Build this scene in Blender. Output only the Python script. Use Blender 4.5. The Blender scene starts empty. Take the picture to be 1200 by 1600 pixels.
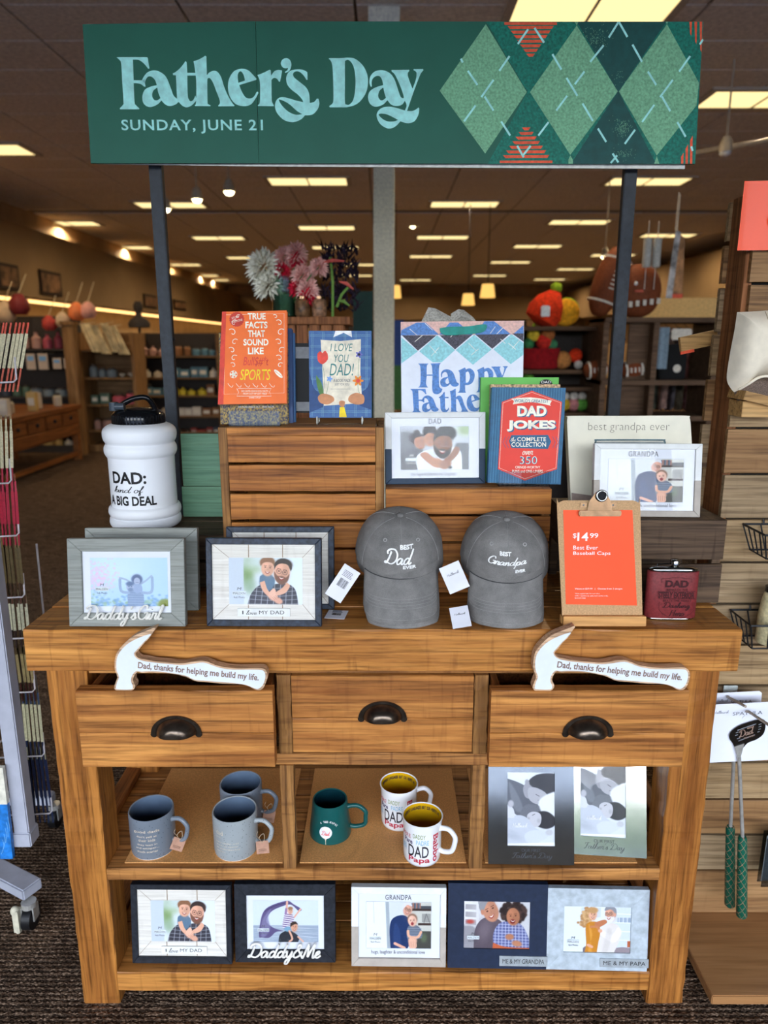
import bpy, bmesh, math, random
import numpy as np
from mathutils import Vector, Matrix

random.seed(11); RNG = np.random.default_rng(5)
PI = math.pi; R = math.radians
S = bpy.context.scene; C = S.collection

# ------------------------------------------------------------------ camera, light, exposure
CAM = Vector((0.0, -1.43, 1.59)); PITCH = R(13.15); FPX = 1130.0
cd = bpy.data.cameras.new('camera'); cam = bpy.data.objects.new('camera', cd); C.objects.link(cam)
cam.location = CAM; cam.rotation_euler = (PI/2 - PITCH, 0, 0)
cd.sensor_fit = 'VERTICAL'; cd.sensor_height = 36.0; cd.lens = FPX/1600*36.0
cd.clip_start = 0.05; cd.clip_end = 200
cd.dof.use_dof = True; cd.dof.focus_distance = 1.62; cd.dof.aperture_fstop = 3.1
S.camera = cam
S.view_settings.view_transform = 'Standard'; S.view_settings.look = 'None'
S.view_settings.gamma = 1.0; S.view_settings.use_curve_mapping = False
S.view_settings.exposure = 0.0
try:
    S.cycles.use_denoising = True; S.cycles.max_bounces = 7; S.cycles.diffuse_bounces = 4
    S.cycles.transparent_max_bounces = 16; S.cycles.caustics_reflective = False; S.cycles.caustics_refractive = False
    S.cycles.sample_clamp_indirect = 6.0
except Exception: pass

SKY = 12.0           # daylight strength
LAMP = 1.5          # ceiling fixtures
w = bpy.data.worlds.new('sky'); S.world = w; w.use_nodes = True
nt = w.node_tree; nt.nodes.clear()
tc = nt.nodes.new('ShaderNodeTexCoord'); sp = nt.nodes.new('ShaderNodeSeparateXYZ')
mr = nt.nodes.new('ShaderNodeMapRange'); rp = nt.nodes.new('ShaderNodeValToRGB')
bg = nt.nodes.new('ShaderNodeBackground'); ou = nt.nodes.new('ShaderNodeOutputWorld')
nt.links.new(tc.outputs['Generated'], sp.inputs[0]); nt.links.new(sp.outputs['Z'], mr.inputs[0])
mr.inputs[1].default_value = -0.05; mr.inputs[2].default_value = 0.9
nt.links.new(mr.outputs[0], rp.inputs[0]); nt.links.new(rp.outputs[0], bg.inputs[0]); nt.links.new(bg.outputs[0], ou.inputs[0])
cr = rp.color_ramp; cr.elements[0].color = (1.0, 0.98, 0.95, 1); cr.elements[1].color = (0.42, 0.60, 1.0, 1)
e = cr.elements.new(0.25); e.color = (0.84, 0.91, 1.0, 1)
bg.inputs[1].default_value = SKY

# ------------------------------------------------------------------ projection helpers (a pixel and a depth give a point)
CP, SP_ = math.cos(PITCH), math.sin(PITCH)
def ray(px, py):
    u = -(py-800)/FPX
    return Vector(((px-600)/FPX, CP + u*SP_, -SP_ + u*CP))
def at_y(px, py, Y):
    d = ray(px, py); t = (Y-CAM.y)/d.y; return CAM + d*t
def at_z(px, py, Z):
    d = ray(px, py); t = (Z-CAM.z)/d.z; return CAM + d*t

# ------------------------------------------------------------------ materials
def lin(c):
    out = []
    for v in c[:3]:
        v = v/255.0; out.append(v/12.92 if v <= 0.04045 else ((v+0.055)/1.055)**2.4)
    return (out[0], out[1], out[2], 1.0)
class N:
    def __init__(s, name):
        s.m = bpy.data.materials.new(name); s.m.use_nodes = True; s.t = s.m.node_tree; s.t.nodes.clear()
        s.out = s.n('OutputMaterial')
    def n(s, ty, **kw):
        nd = s.t.nodes.new('ShaderNode'+ty)
        for k, v in kw.items(): setattr(nd, k, v)
        return nd
    def l(s, a, b): s.t.links.new(a, b)
    def coords(s, scale, rnd=True, kind='Object'):
        tc = s.n('TexCoord'); mp = s.n('Mapping'); mp.inputs['Scale'].default_value = scale
        s.l(tc.outputs[kind], mp.inputs['Vector'])
        if rnd:
            oi = s.n('ObjectInfo'); mu = s.n('Math', operation='MULTIPLY'); mu.inputs[1].default_value = 37.0
            cb = s.n('CombineXYZ'); s.l(oi.outputs['Random'], mu.inputs[0])
            for i in range(3): s.l(mu.outputs[0], cb.inputs[i])
            s.l(cb.outputs[0], mp.inputs['Location'])
        return mp.outputs[0]
    def noise(s, vec, scale=1, detail=4, rough=.55, dist=0):
        n = s.n('TexNoise'); s.l(vec, n.inputs['Vector']); n.inputs['Scale'].default_value = scale
        n.inputs['Detail'].default_value = detail; n.inputs['Roughness'].default_value = rough; n.inputs['Distortion'].default_value = dist
        return n.outputs['Fac']
    def ramp(s, fac, stops):
        r = s.n('ValToRGB'); s.l(fac, r.inputs[0]); el = r.color_ramp.elements
        while len(el) < len(stops): el.new(0.5)
        for e_, (p, c) in zip(el, stops): e_.position = p; e_.color = lin(c)
        return r.outputs[0]
    def mix(s, fac, a, b, mode='MIX'):
        m = s.n('MixRGB', blend_type=mode)
        for i, v in ((0, fac), (1, a), (2, b)):
            if hasattr(v, 'is_output') or hasattr(v, 'links'): s.l(v, m.inputs[i])
            elif i == 0: m.inputs[0].default_value = v
            else: m.inputs[i].default_value = lin(v)
        return m.outputs[0]
    def pbr(s, col, rough=.5, metal=0, bump=None, bs=.2, bd=.002, spec=.25, coat=0, trans=0, emit=None, es=0):
        p = s.n('BsdfPrincipled')
        if hasattr(col, 'links'): s.l(col, p.inputs['Base Color'])
        else: p.inputs['Base Color'].default_value = lin(col)
        if hasattr(rough, 'links'): s.l(rough, p.inputs['Roughness'])
        else: p.inputs['Roughness'].default_value = rough
        p.inputs['Metallic'].default_value = metal
        p.inputs['Specular IOR Level'].default_value = spec; p.inputs['Coat Weight'].default_value = coat
        p.inputs['Transmission Weight'].default_value = trans
        if emit: p.inputs['Emission Color'].default_value = lin(emit); p.inputs['Emission Strength'].default_value = es
        if bump is not None:
            b = s.n('Bump'); s.l(bump, b.inputs['Height']); b.inputs['Strength'].default_value = bs; b.inputs['Distance'].default_value = bd
            s.l(b.outputs[0], p.inputs['Normal'])
        s.l(p.outputs[0], s.out.inputs[0]); return s.m
_mc = {}
def plain(name, col, rough=.5, metal=0, var=.06, scale=60, bs=.0, coat=0, spec=.28):
    if name in _mc: return _mc[name]
    k = N(name); v = k.coords((scale,)*3); f = k.noise(v, 1, 3)
    d = tuple(max(0, c*(1-var*1.6)) for c in col); b = tuple(min(255, c*(1+var)) for c in col)
    _mc[name] = k.pbr(k.ramp(f, [(.3, d), (.7, b)]), rough, metal, f if bs else None, bs, .001, spec, coat)
    return _mc[name]
def wood(name, c1, c2, axis=0, scale=1.0, rough=.5, knot=0.0, saw=0.0, dark=(50, 30, 16), contrast=1.0, bs=.35, soft=1.0):
    k = N(name)
    def sc(a, b): v = [b, b, b]; v[axis] = a; return tuple(x*scale for x in v)
    v1 = k.coords(sc(1.3, 34)); f1 = k.noise(v1, 1, 6, .6, 1.2)
    v2 = k.coords(sc(5, 150)); f2 = k.noise(v2, 1, 3, .6, .2)
    v3 = k.coords(sc(4, 11)); f3 = k.noise(v3, 1, 4, .6, .5)
    col = k.ramp(f1, [(.5-.22/contrast, c2), (.5, tuple((a+b)/2 for a, b in zip(c1, c2))), (.5+.2/contrast, c1)])
    g = k.ramp(f2, [(.30, (130, 118, 105)), (.55, (255, 255, 255))])
    col = k.mix(.75*soft, col, g, 'MULTIPLY')
    st = k.ramp(f3, [(.33, tuple(min(255, x+95) for x in dark)), (.48, (255, 255, 255))])
    col = k.mix(.35*soft, col, st, 'MULTIPLY')
    if saw:
        sv = [7, 7, 7]; sv[axis] = 60
        v4 = k.coords(tuple(sv)); f4 = k.noise(v4, 1, 2, .5, .4)
        col = k.mix(saw, col, k.ramp(f4, [(.28, (150, 125, 105)), (.42, (255, 255, 255))]), 'MULTIPLY')
    if knot:
        vo = k.n('TexVoronoi'); kv = k.coords(sc(3.0, 7.5)); nw = k.n('TexNoise'); k.l(kv, nw.inputs['Vector']); nw.inputs['Scale'].default_value = 3
        ad = k.mix(.12, kv, nw.outputs['Color'], 'ADD'); k.l(ad, vo.inputs['Vector']); vo.inputs['Scale'].default_value = .8
        col = k.mix(k.ramp(vo.outputs['Distance'], [(.045, (255*knot,)*3), (.11, (0, 0, 0))]), col, dark)
    return k.pbr(col, rough, 0, f2, bs, .0015)
def thin_glass(name, refl=1.8, tint=(255, 255, 255), rough=0.0):
    k = N(name); tr = k.n('BsdfTransparent'); tr.inputs[0].default_value = lin(tint)
    gl = k.n('BsdfGlossy'); gl.inputs['Roughness'].default_value = rough
    fr = k.n('Fresnel'); fr.inputs[0].default_value = 1.5; mu = k.n('Math', operation='MULTIPLY', use_clamp=True); mu.inputs[1].default_value = refl
    mx = k.n('MixShader'); k.l(fr.outputs[0], mu.inputs[0]); k.l(mu.outputs[0], mx.inputs[0]); k.l(tr.outputs[0], mx.inputs[1]); k.l(gl.outputs[0], mx.inputs[2])
    k.l(mx.outputs[0], k.out.inputs[0]); return k.m
def emis(name, col, s):
    k = N(name); e_ = k.n('Emission'); e_.inputs[0].default_value = lin(col); e_.inputs[1].default_value = s; k.l(e_.outputs[0], k.out.inputs[0]); return k.m
def attr_mat(name, rough=.4):
    k = N(name); a = k.n('Attribute'); a.attribute_name = 'Col'; return k.pbr(a.outputs['Color'], rough)

# ------------------------------------------------------------------ mesh building
class M:
    def __init__(s): s.b = bmesh.new()
    def _add(s, vs, fs, T=None):
        v = [s.b.verts.new(T @ Vector(p) if T else p) for p in vs]
        for f in fs:
            try: s.b.faces.new([v[i] for i in f])
            except ValueError: pass
        return s
    def box(s, x0, x1, y0, y1, z0, z1, T=None):
        vs = [(x, y, z) for z in (z0, z1) for y in (y0, y1) for x in (x0, x1)]
        return s._add(vs, [(0, 2, 3, 1), (4, 5, 7, 6), (0, 1, 5, 4), (2, 6, 7, 3), (0, 4, 6, 2), (1, 3, 7, 5)], T)
    def prism(s, pts, y0, y1, T=None):          # pts in the XZ plane, front at y0
        n = len(pts); a = sum(pts[i][0]*pts[(i+1) % n][1]-pts[(i+1) % n][0]*pts[i][1] for i in range(n))
        if a < 0: pts = pts[::-1]
        vs = [(p[0], y0, p[1]) for p in pts] + [(p[0], y1, p[1]) for p in pts]
        fs = [tuple(range(n)), tuple(range(2*n-1, n-1, -1))] + [(i+n, (i+1) % n+n, (i+1) % n, i) for i in range(n)]
        return s._add(vs, fs, T)
    def tube(s, pts, r, seg=8, closed=False, T=None, caps=True):
        P = [Vector(p) for p in pts]; n = len(P); rr = r if isinstance(r, (list, tuple)) else [r]*n
        rings = []; up = None
        for i, p in enumerate(P):
            a = P[i-1] if (i > 0 or closed) else p; b = P[(i+1) % n] if (i < n-1 or closed) else p
            d = (b-a)
            if d.length < 1e-9: d = Vector((0, 0, 1))
            d.normalize()
            if up is None: up = Vector((0, 0, 1)) if abs(d.z) < .9 else Vector((1, 0, 0))
            x = d.cross(up)
            if x.length < 1e-6: x = d.orthogonal()
            x.normalize(); up = x.cross(d).normalized()
            rings.append([p + (x*math.cos(2*PI*k/seg)+up*math.sin(2*PI*k/seg))*rr[i] for k in range(seg)])
        vs = [v for q in rings for v in q]; fs = []
        for i in range(n if closed else n-1):
            j = (i+1) % n
            for k in range(seg): fs.append((i*seg+k, i*seg+(k+1) % seg, j*seg+(k+1) % seg, j*seg+k))
        if caps and not closed: fs += [tuple(range(seg))[::-1], tuple((n-1)*seg+k for k in range(seg))]
        return s._add(vs, fs, T)
    def lathe(s, prof, seg=32, T=None, sx=1, sy=1, cap0=True, cap1=True):
        vs = []; n = len(prof)
        for r_, z in prof:
            for k in range(seg): a = 2*PI*k/seg; vs.append((r_*math.cos(a)*sx, r_*math.sin(a)*sy, z))
        fs = [(i*seg+k, i*seg+(k+1) % seg, (i+1)*seg+(k+1) % seg, (i+1)*seg+k) for i in range(n-1) for k in range(seg)]
        if cap0: fs.append(tuple(range(seg))[::-1])
        if cap1: fs.append(tuple((n-1)*seg+k for k in range(seg)))
        return s._add(vs, fs, T)
    def ball(s, c, rx, ry=None, rz=None, seg=16, rings=10, T=None):
        ry = ry or rx; rz = rz or rx
        prof = [(max(1e-4, math.sin(PI*i/rings)), -math.cos(PI*i/rings)) for i in range(rings+1)]
        TT = Matrix.Translation(c) @ Matrix.Diagonal((rx, ry, rz, 1)); return s.lathe(prof, seg, (T @ TT) if T else TT)
    def grid(s, f, nu, nv, T=None, wrapu=False):
        vs = [f(i/(nu if wrapu else nu-1), j/(nv-1)) for j in range(nv) for i in range(nu)]
        fs = []
        for j in range(nv-1):
            for i in range(nu if wrapu else nu-1): fs.append((j*nu+i, j*nu+(i+1) % nu, (j+1)*nu+(i+1) % nu, (j+1)*nu+i))
        return s._add(vs, fs, T)
    def mesh(s, me, T=None):
        t = bmesh.new(); t.from_mesh(me)
        if T: t.transform(T)
        tm = bpy.data.meshes.new('t'); t.to_mesh(tm); t.free(); s.b.from_mesh(tm); bpy.data.meshes.remove(tm); return s
    def make(s, name, mat, parent=None, smooth=False, bevel=0, seg=2, loc=None, rot=None, merge=False):
        b = s.b
        if merge: bmesh.ops.remove_doubles(b, verts=b.verts, dist=1e-5)
        if bevel: bmesh.ops.bevel(b, geom=list(b.edges), offset=bevel, segments=seg, affect='EDGES', clamp_overlap=True)
        bmesh.ops.recalc_face_normals(b, faces=b.faces) if s.closed else None
        me = bpy.data.meshes.new(name); b.to_mesh(me); b.free()
        if smooth:
            for p in me.polygons: p.use_smooth = True
            try: me.set_sharp_from_angle(angle=R(50))
            except Exception: pass
        if mat: me.materials.append(mat)
        return put(name, me, parent, loc, rot)
    closed = True
def put(name, me, parent=None, loc=None, rot=None):
    o = bpy.data.objects.new(name, me); C.objects.link(o)
    if parent: o.parent = parent
    if loc is not None: o.location = loc
    if rot is not None: o.rotation_euler = rot
    return o
def tag(o, label=None, cat=None, group=None, kind=None):
    if label: o['label'] = label
    if cat: o['category'] = cat
    if group: o['group'] = group
    if kind: o['kind'] = kind
    return o
def thing(name, label, cat, loc=(0, 0, 0), rot=(0, 0, 0), group=None):
    o = bpy.data.objects.new(name, None); C.objects.link(o); o.location = loc; o.rotation_euler = rot
    o.empty_display_size = .05
    return tag(o, label, cat, group)
def struct(o): o['kind'] = 'structure'; return o
def kids(o): return [c for c in bpy.data.objects if c.parent == o]
def copy_tree(o, loc=None, rot=None, label=None, group=None, parent=None):
    c = o.copy(); C.objects.link(c); c.parent = parent
    if loc is not None: c.location = loc
    if rot is not None: c.rotation_euler = rot
    if label: c['label'] = label
    if group: c['group'] = group
    for ch in kids(o): copy_tree(ch, parent=c)
    return c

def outline(pts, n=6):
    """points (x,y) are smooth, (x,y,1) are corners; closed loop"""
    P = [(p[0], p[1]) for p in pts]; cor = [len(p) > 2 for p in pts]; m = len(P); out = []
    for i in range(m):
        a, b = P[i], P[(i+1) % m]
        p0 = P[i-1] if not cor[i] else a; p3 = P[(i+2) % m] if not cor[(i+1) % m] else b
        if cor[i] and cor[(i+1) % m]: out.append(a); continue
        for k in range(n):
            t = k/n; t2 = t*t; t3 = t2*t
            out.append(tuple(.5*((2*a[q])+(-p0[q]+b[q])*t+(2*p0[q]-5*a[q]+4*b[q]-p3[q])*t2+(-p0[q]+3*a[q]-3*b[q]+p3[q])*t3) for q in (0, 1)))
    return out
def spline(P, n=6):
    out = []; m = len(P)
    for i in range(m-1):
        a, b = P[i], P[i+1]; p0 = P[i-1] if i else a; p3 = P[i+2] if i+2 < m else b
        for k in range(n):
            t = k/n; t2 = t*t; t3 = t2*t
            out.append(tuple(.5*((2*a[q])+(-p0[q]+b[q])*t+(2*p0[q]-5*a[q]+4*b[q]-p3[q])*t2+(-p0[q]+3*a[q]-3*b[q]+p3[q])*t3) for q in range(len(a))))
    out.append(tuple(P[-1])); return out
def fill_mesh(loops, extrude=0.0):
    """filled 2D shape with holes, in XZ plane, front face toward -Y"""
    cu = bpy.data.curves.new('c', 'CURVE'); cu.dimensions = '2D'; cu.fill_mode = 'BOTH'; cu.extrude = extrude
    for L in loops:
        s_ = cu.splines.new('POLY'); s_.points.add(len(L)-1); s_.use_cyclic_u = True
        for i, p in enumerate(L): s_.points[i].co = (p[0], p[1], 0, 1)
    o = bpy.data.objects.new('c', cu); me = bpy.data.meshes.new_from_object(o)
    bpy.data.objects.remove(o); bpy.data.curves.remove(cu)
    me.transform(Matrix.Rotation(PI/2, 4, 'X')); return me
def text_mesh(s_, bold=0.0, extrude=0.0, shear=0.0, spacing=1.0, align='LEFT', line=1.0, res=3):
    cu = bpy.data.curves.new('t', 'FONT'); cu.body = s_; cu.offset = bold; cu.extrude = extrude; cu.shear = shear
    cu.space_character = spacing; cu.align_x = align; cu.space_line = line; cu.resolution_u = res
    o = bpy.data.objects.new('t', cu); me = bpy.data.meshes.new_from_object(o)
    bpy.data.objects.remove(o); bpy.data.curves.remove(cu)
    me.transform(Matrix.Rotation(PI/2, 4, 'X')); return me
def fit(me, x0, z0, x1, z1, y=0.0, ext=None):
    n = len(me.vertices); co = np.empty(n*3, np.float32); me.vertices.foreach_get('co', co); co = co.reshape(-1, 3)
    a, b = co.min(0), co.max(0)
    co[:, 0] = x0 + (co[:, 0]-a[0])/max(1e-6, b[0]-a[0])*(x1-x0)
    co[:, 2] = z0 + (co[:, 2]-a[2])/max(1e-6, b[2]-a[2])*(z1-z0)
    co[:, 1] = y if ext is None else y - ext*(b[1]-co[:, 1])/max(1e-6, b[1]-a[1])
    me.vertices.foreach_set('co', co.ravel()); me.update(); return me
def bend(me, Rr, phi0=0, off=.0006, maxlen=.006, taper=None):
    b = bmesh.new(); b.from_mesh(me); bmesh.ops.triangulate(b, faces=b.faces)
    for _ in range(3):
        ed = [e_ for e_ in b.edges if e_.calc_length() > maxlen]
        if not ed: break
        bmesh.ops.subdivide_edges(b, edges=ed, cuts=1); bmesh.ops.triangulate(b, faces=b.faces)
    for v in b.verts:
        rr = (taper(v.co.z) if taper else Rr)
        a = v.co.x/Rr + phi0; q = rr + off - v.co.y
        v.co.x, v.co.y = q*math.sin(a), -q*math.cos(a)
    b.to_mesh(me); b.free(); return me

class Flat:
    """a flat thing standing on a surface, leaning back by tilt; uv() takes a pixel to its plane"""
    def __init__(s, name, label, cat, bl, br, z, tilt=0, yaw=None, group=None, Y=None):
        if Y is None: a, b = at_z(*bl, z), at_z(*br, z)
        else: a, b = at_y(*bl, Y), at_y(*br, Y); z = (a.z+b.z)/2
        if yaw is None: yaw = math.atan2(b.y-a.y, b.x-a.x)
        m_ = (a+b)/2; s.o = thing(name, label, cat, (m_.x, m_.y, z), (-tilt, 0, yaw), group)
        s.mat = Matrix.Translation((m_.x, m_.y, z)) @ Matrix.Rotation(yaw, 4, 'Z') @ Matrix.Rotation(-tilt, 4, 'X')
        s.inv = s.mat.inverted(); s.tilt = tilt
    def uv(s, px, py, y=0.0):
        o = s.inv @ CAM; d = s.inv.to_3x3() @ ray(px, py); t = (y-o.y)/d.y; p = o + d*t; return (p.x, p.z)
    def rect(s, x0, y0, x1, y1):
        a, b, c, d = s.uv(x0, y0), s.uv(x1, y0), s.uv(x1, y1), s.uv(x0, y1)
        return ((a[0]+d[0])/2, (c[1]+d[1])/2, (b[0]+c[0])/2, (a[1]+b[1])/2)
    def text(s, body, box, mat, y=-.0008, name='lettering', bold=0, ext=None, parent=None, **kw):
        x0, z0, x1, z1 = s.rect(*box); me = text_mesh(body, bold=bold, extrude=.1 if ext else 0, **kw)
        fit(me, x0, z0, x1, z1, y, ext); me.materials.append(mat); return put(name, me, parent or s.o)
    def ploc(s, pts, y0, y1, mat, name, parent=None, px=True, smooth=False):
        P = [s.uv(*p[:2]) for p in pts] if px else pts
        if smooth: P = outline(P)
        return M().prism(P, y0, y1).make(name, mat, parent or s.o)
# ------------------------------------------------------------------ hand lettering
LET = {  # connected script letters: strokes in x-height units, and an advance
 'a': ([[(.95,.8),(.55,1),(.12,.6),(.25,.05),(.7,.2),(1,.95),(.95,.25),(1.15,.02),(1.4,.3)]], 1.32),
 'd': ([[(.95,.8),(.55,1),(.12,.6),(.25,.05),(.75,.2),(1.15,1.3),(1.3,2.2),(1.0,.7),(1.02,.12),(1.25,.02),(1.45,.3)]], 1.38),
 'y': ([[(0,.75),(.18,1),(.22,.35),(.45,.05),(.8,.35),(1,1),(.85,-.2),(.55,-1),(.2,-.95),(.35,-.4),(1.2,.25)]], 1.2),
 's': ([[(0,.2),(.4,.75),(.5,1.05),(.7,.6),(.6,.05),(.2,.05),(.5,.0),(1.0,.3)]], .95),
 "'": ([[(.15,2.1),(.2,1.9),(.08,1.6)]], .4),
 'i': ([[(.1,.3),(.3,1),(.25,.3),(.42,.02),(.7,.3)], [(.42,1.55),(.44,1.6)]], .62),
 'r': ([[(.05,.3),(.25,1.1),(.4,.95),(.75,1.0),(.6,.3),(.8,.02),(1.05,.3)]], .95),
 'l': ([[(.0,.3),(.45,1.2),(.62,2.1),(.42,2.2),(.25,1.2),(.3,.1),(.55,.02),(.8,.3)]], .72),
 'e': ([[(0,.3),(.45,.5),(.72,.8),(.5,1.02),(.18,.7),(.2,.15),(.55,0),(1.0,.35)]], .92),
 'n': ([[(0,.6),(.15,1),(.17,.4),(.12,.0),(.3,.65),(.65,1),(.78,.6),(.75,.1),(.95,.02),(1.15,.3)]], 1.1),
 'p': ([[(0,.5),(.25,1),(.2,0),(.05,-1)], [(.2,.4),(.5,.95),(.9,.85),(.95,.3),(.6,.0),(.3,.15),(.9,.05),(1.3,.3)]], 1.25),
 't': ([[(.05,.3),(.4,1.1),(.55,1.9),(.35,.6),(.42,.05),(.65,.02),(.85,.3)], [(.1,1.25),(.85,1.35)]], .78),
 'h': ([[(.0,.3),(.45,1.3),(.6,2.1),(.4,2.2),(.25,1.2),(.15,0),(.35,.7),(.7,1),(.85,.6),(.8,.1),(1,.02),(1.2,.3)]], 1.15),
 'k': ([[(.0,.3),(.45,1.3),(.6,2.1),(.4,2.2),(.25,1.2),(.15,0)], [(.2,.45),(.7,1),(.75,.75),(.3,.5),(.6,.1),(.85,0),(1.05,.3)]], 1.0),
 'o': ([[(.7,.95),(.35,1),(.1,.5),(.3,.02),(.7,.1),(.85,.6),(.6,1),(.75,.75),(1.15,.8)]], 1.05),
 'f': ([[(0,.3),(.45,1.3),(.6,2.1),(.42,2.2),(.3,1.2),(.2,-.6),(.3,-1),(.5,-.8),(.35,0),(.8,.3)]], .75),
 'v': ([[(0,.7),(.2,1),(.3,.3),(.45,.02),(.75,.5),(.8,1),(1.1,.85)]], 1.0),
 'u': ([[(.05,.4),(.2,1),(.2,.3),(.4,.02),(.8,.4),(.95,1),(.9,.25),(1.05,.02),(1.3,.3)]], 1.22),
 'm': ([[(0,.6),(.15,1),(.15,0),(.35,.7),(.6,1),(.68,.0),(.85,.7),(1.15,1),(1.25,.2),(1.4,.02),(1.6,.3)]], 1.5),
 'g': ([[(.95,.8),(.55,1),(.12,.6),(.25,.05),(.7,.2),(1,.95),(.95,-.3),(.6,-1),(.25,-.9),(.5,-.3),(1.35,.3)]], 1.25),
 'D': ([[(.75,1.9),(.6,1),(.35,.15),(.05,.1),(.15,.35),(.6,.15),(1.3,.05),(1.9,.6),(1.95,1.5),(1.4,2.15),(.6,2.2),(.1,1.85),(.25,1.5)]], 2.1),
 'G': ([[(1.5,1.7),(1.35,2.2),(.8,2.15),(.25,1.4),(.3,.4),(.9,.0),(1.5,.4),(1.65,1.05),(1.1,1.0),(1.7,1.05),(1.6,.2),(1.8,.05),(2.0,.3)]], 1.85),
 'M': ([[(.0,.1),(.2,.0),(.45,1.1),(.75,2.2),(.85,1.2),(.95,.1),(1.3,1.2),(1.75,2.2),(1.75,1.1),(1.8,.1),(2.0,.0),(2.2,.3)]], 2.1),
 'F': ([[(.2,1.6),(.2,2.0),(.8,2.15),(1.8,2.2)], [(1.0,2.15),(.8,1.1),(.6,.3),(.25,.0),(.05,.25)], [(.4,1.15),(1.4,1.2)]], 1.35),
 'B': ([[(.5,2.1),(.4,1),(.3,0)], [(.1,1.7),(.6,2.2),(1.3,2.1),(1.2,1.4),(.6,1.15),(1.3,1.0),(1.4,.3),(.8,0),(.2,.1)]], 1.6),
 'S': ([[(1.3,1.9),(.9,2.2),(.5,1.8),(.7,1.3),(1.1,.9),(1,.2),(.5,0),(.1,.3)]], 1.3),
 'I': ([[(.1,1.7),(.6,2.2),(.5,1),(.3,.1),(.0,.2)]], .8),
 'H': ([[(.3,2.1),(.25,1),(.15,0)], [(.2,1.1),(1.3,1.15)], [(1.4,2.1),(1.3,1),(1.25,0)]], 1.6),
 'P': ([[(.5,2.1),(.4,1),(.3,0)], [(.1,1.7),(.7,2.2),(1.4,2.0),(1.3,1.3),(.5,1.0)]], 1.5),
 '&': ([[(1.6,.1),(.9,1.1),(.6,1.8),(.9,2.1),(1.1,1.7),(.4,1.0),(.15,.4),(.5,0),(1.1,.3),(1.5,1.0)]], 1.6),
 ' ': ([], .7), '.': ([[(.1,.02),(.14,.05)]], .3)}
def script_mesh(s_, thick=.12, slant=.25, flat=1.0, seg=6, vary=True):
    """script lettering in XZ plane; stroke radius `thick` in x-height units"""
    m = M(); x = 0
    for ch in s_:
        st, adv = LET.get(ch, LET.get(ch.lower(), LET[' ']))
        for P in st:
            Q = spline(P, 5); pts = [(x+a+slant*b, 0, b) for a, b in Q]; rr = []
            for i in range(len(pts)):
                a = pts[max(0, i-1)]; b = pts[min(len(pts)-1, i+1)]; dx, dz = b[0]-a[0], b[2]-a[2]
                down = abs(dz)/(math.hypot(dx, dz)+1e-6); rr.append(thick*(.65+.45*down if vary else 1))
            m.tube(pts, rr, seg)
        x += adv
    me = bpy.data.meshes.new('script'); m.b.to_mesh(me); m.b.free()
    if flat != 1: me.transform(Matrix.Diagonal((1, flat, 1, 1)))
    return me
def script(F, body, box, mat, thick=.12, depth=.0006, y=0, name='lettering', parent=None, px=True, slant=.25, seg=6, **kw):
    me = script_mesh(body, thick, slant, seg=seg, **kw); x0, z0, x1, z1 = F.rect(*box) if px else box
    fit(me, x0, z0, x1, z1, y, depth); me.materials.append(mat)
    return put(name, me, parent or (F.o if isinstance(F, Flat) else F))

# heavy soft serif letters of the banner, outlined by hand (units of the tracing; y down)
def sh(L, dx): return [(p[0]+dx,)+tuple(p[1:]) for p in L]
GA = {
 'F': [[(52,70,1),(90,66),(380,66,1),(395,75),(402,120),(415,192,1),(400,195,1),(355,140),(300,100),(232,95,1),(240,322,1),(330,322,1),(372,300,1),(365,340),(372,392,1),(355,392,1),(320,365),(275,355),(240,355,1),(250,560),(270,600),(303,632,1),(300,642,1),(90,642,1),(88,630,1),(120,595),(128,560),(115,350),(102,140),(85,100)]],
 'a': [[(330,322,1),(360,270),(400,230),(470,212),(540,235),(600,290),(650,410),(680,490),(722,528,1),(735,560,1),(700,590),(640,606),(590,590),(545,545,1),(500,590),(420,618),(355,585),(335,510),(360,430),(420,395),(495,375,1),(475,320),(440,285),(400,282),(372,320),(366,360,1)],
       [(500,402,1),(455,440),(445,500),(470,540),(505,540),(535,518,1),(512,460)]],
 't': [[(672,245,1),(700,232),(760,180),(812,110,1),(825,125,1),(832,240,1),(925,240,1),(925,270,1),(832,270,1),(836,480),(850,535),(872,554),(900,535),(920,490,1),(935,540,1),(885,595),(830,620),(780,605),(735,560,1),(718,520,1),(715,460),(710,350),(706,268,1),(675,265,1)]],
 'h': [[(900,112,1),(960,92),(1030,52,1),(1042,62,1),(1047,265,1),(1080,232),(1130,217),(1170,235),(1205,290),(1230,370),(1260,450),(1295,520),(1330,575),(1352,600,1),(1348,608,1),(1175,610,1),(1172,600,1),(1190,575),(1185,530),(1150,440),(1130,385),(1105,330),(1080,300),(1060,302),(1052,335),(1055,560),(1065,585),(1088,600,1),(1085,608,1),(915,606,1),(915,598,1),(928,560),(930,350),(915,200)]]}
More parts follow.
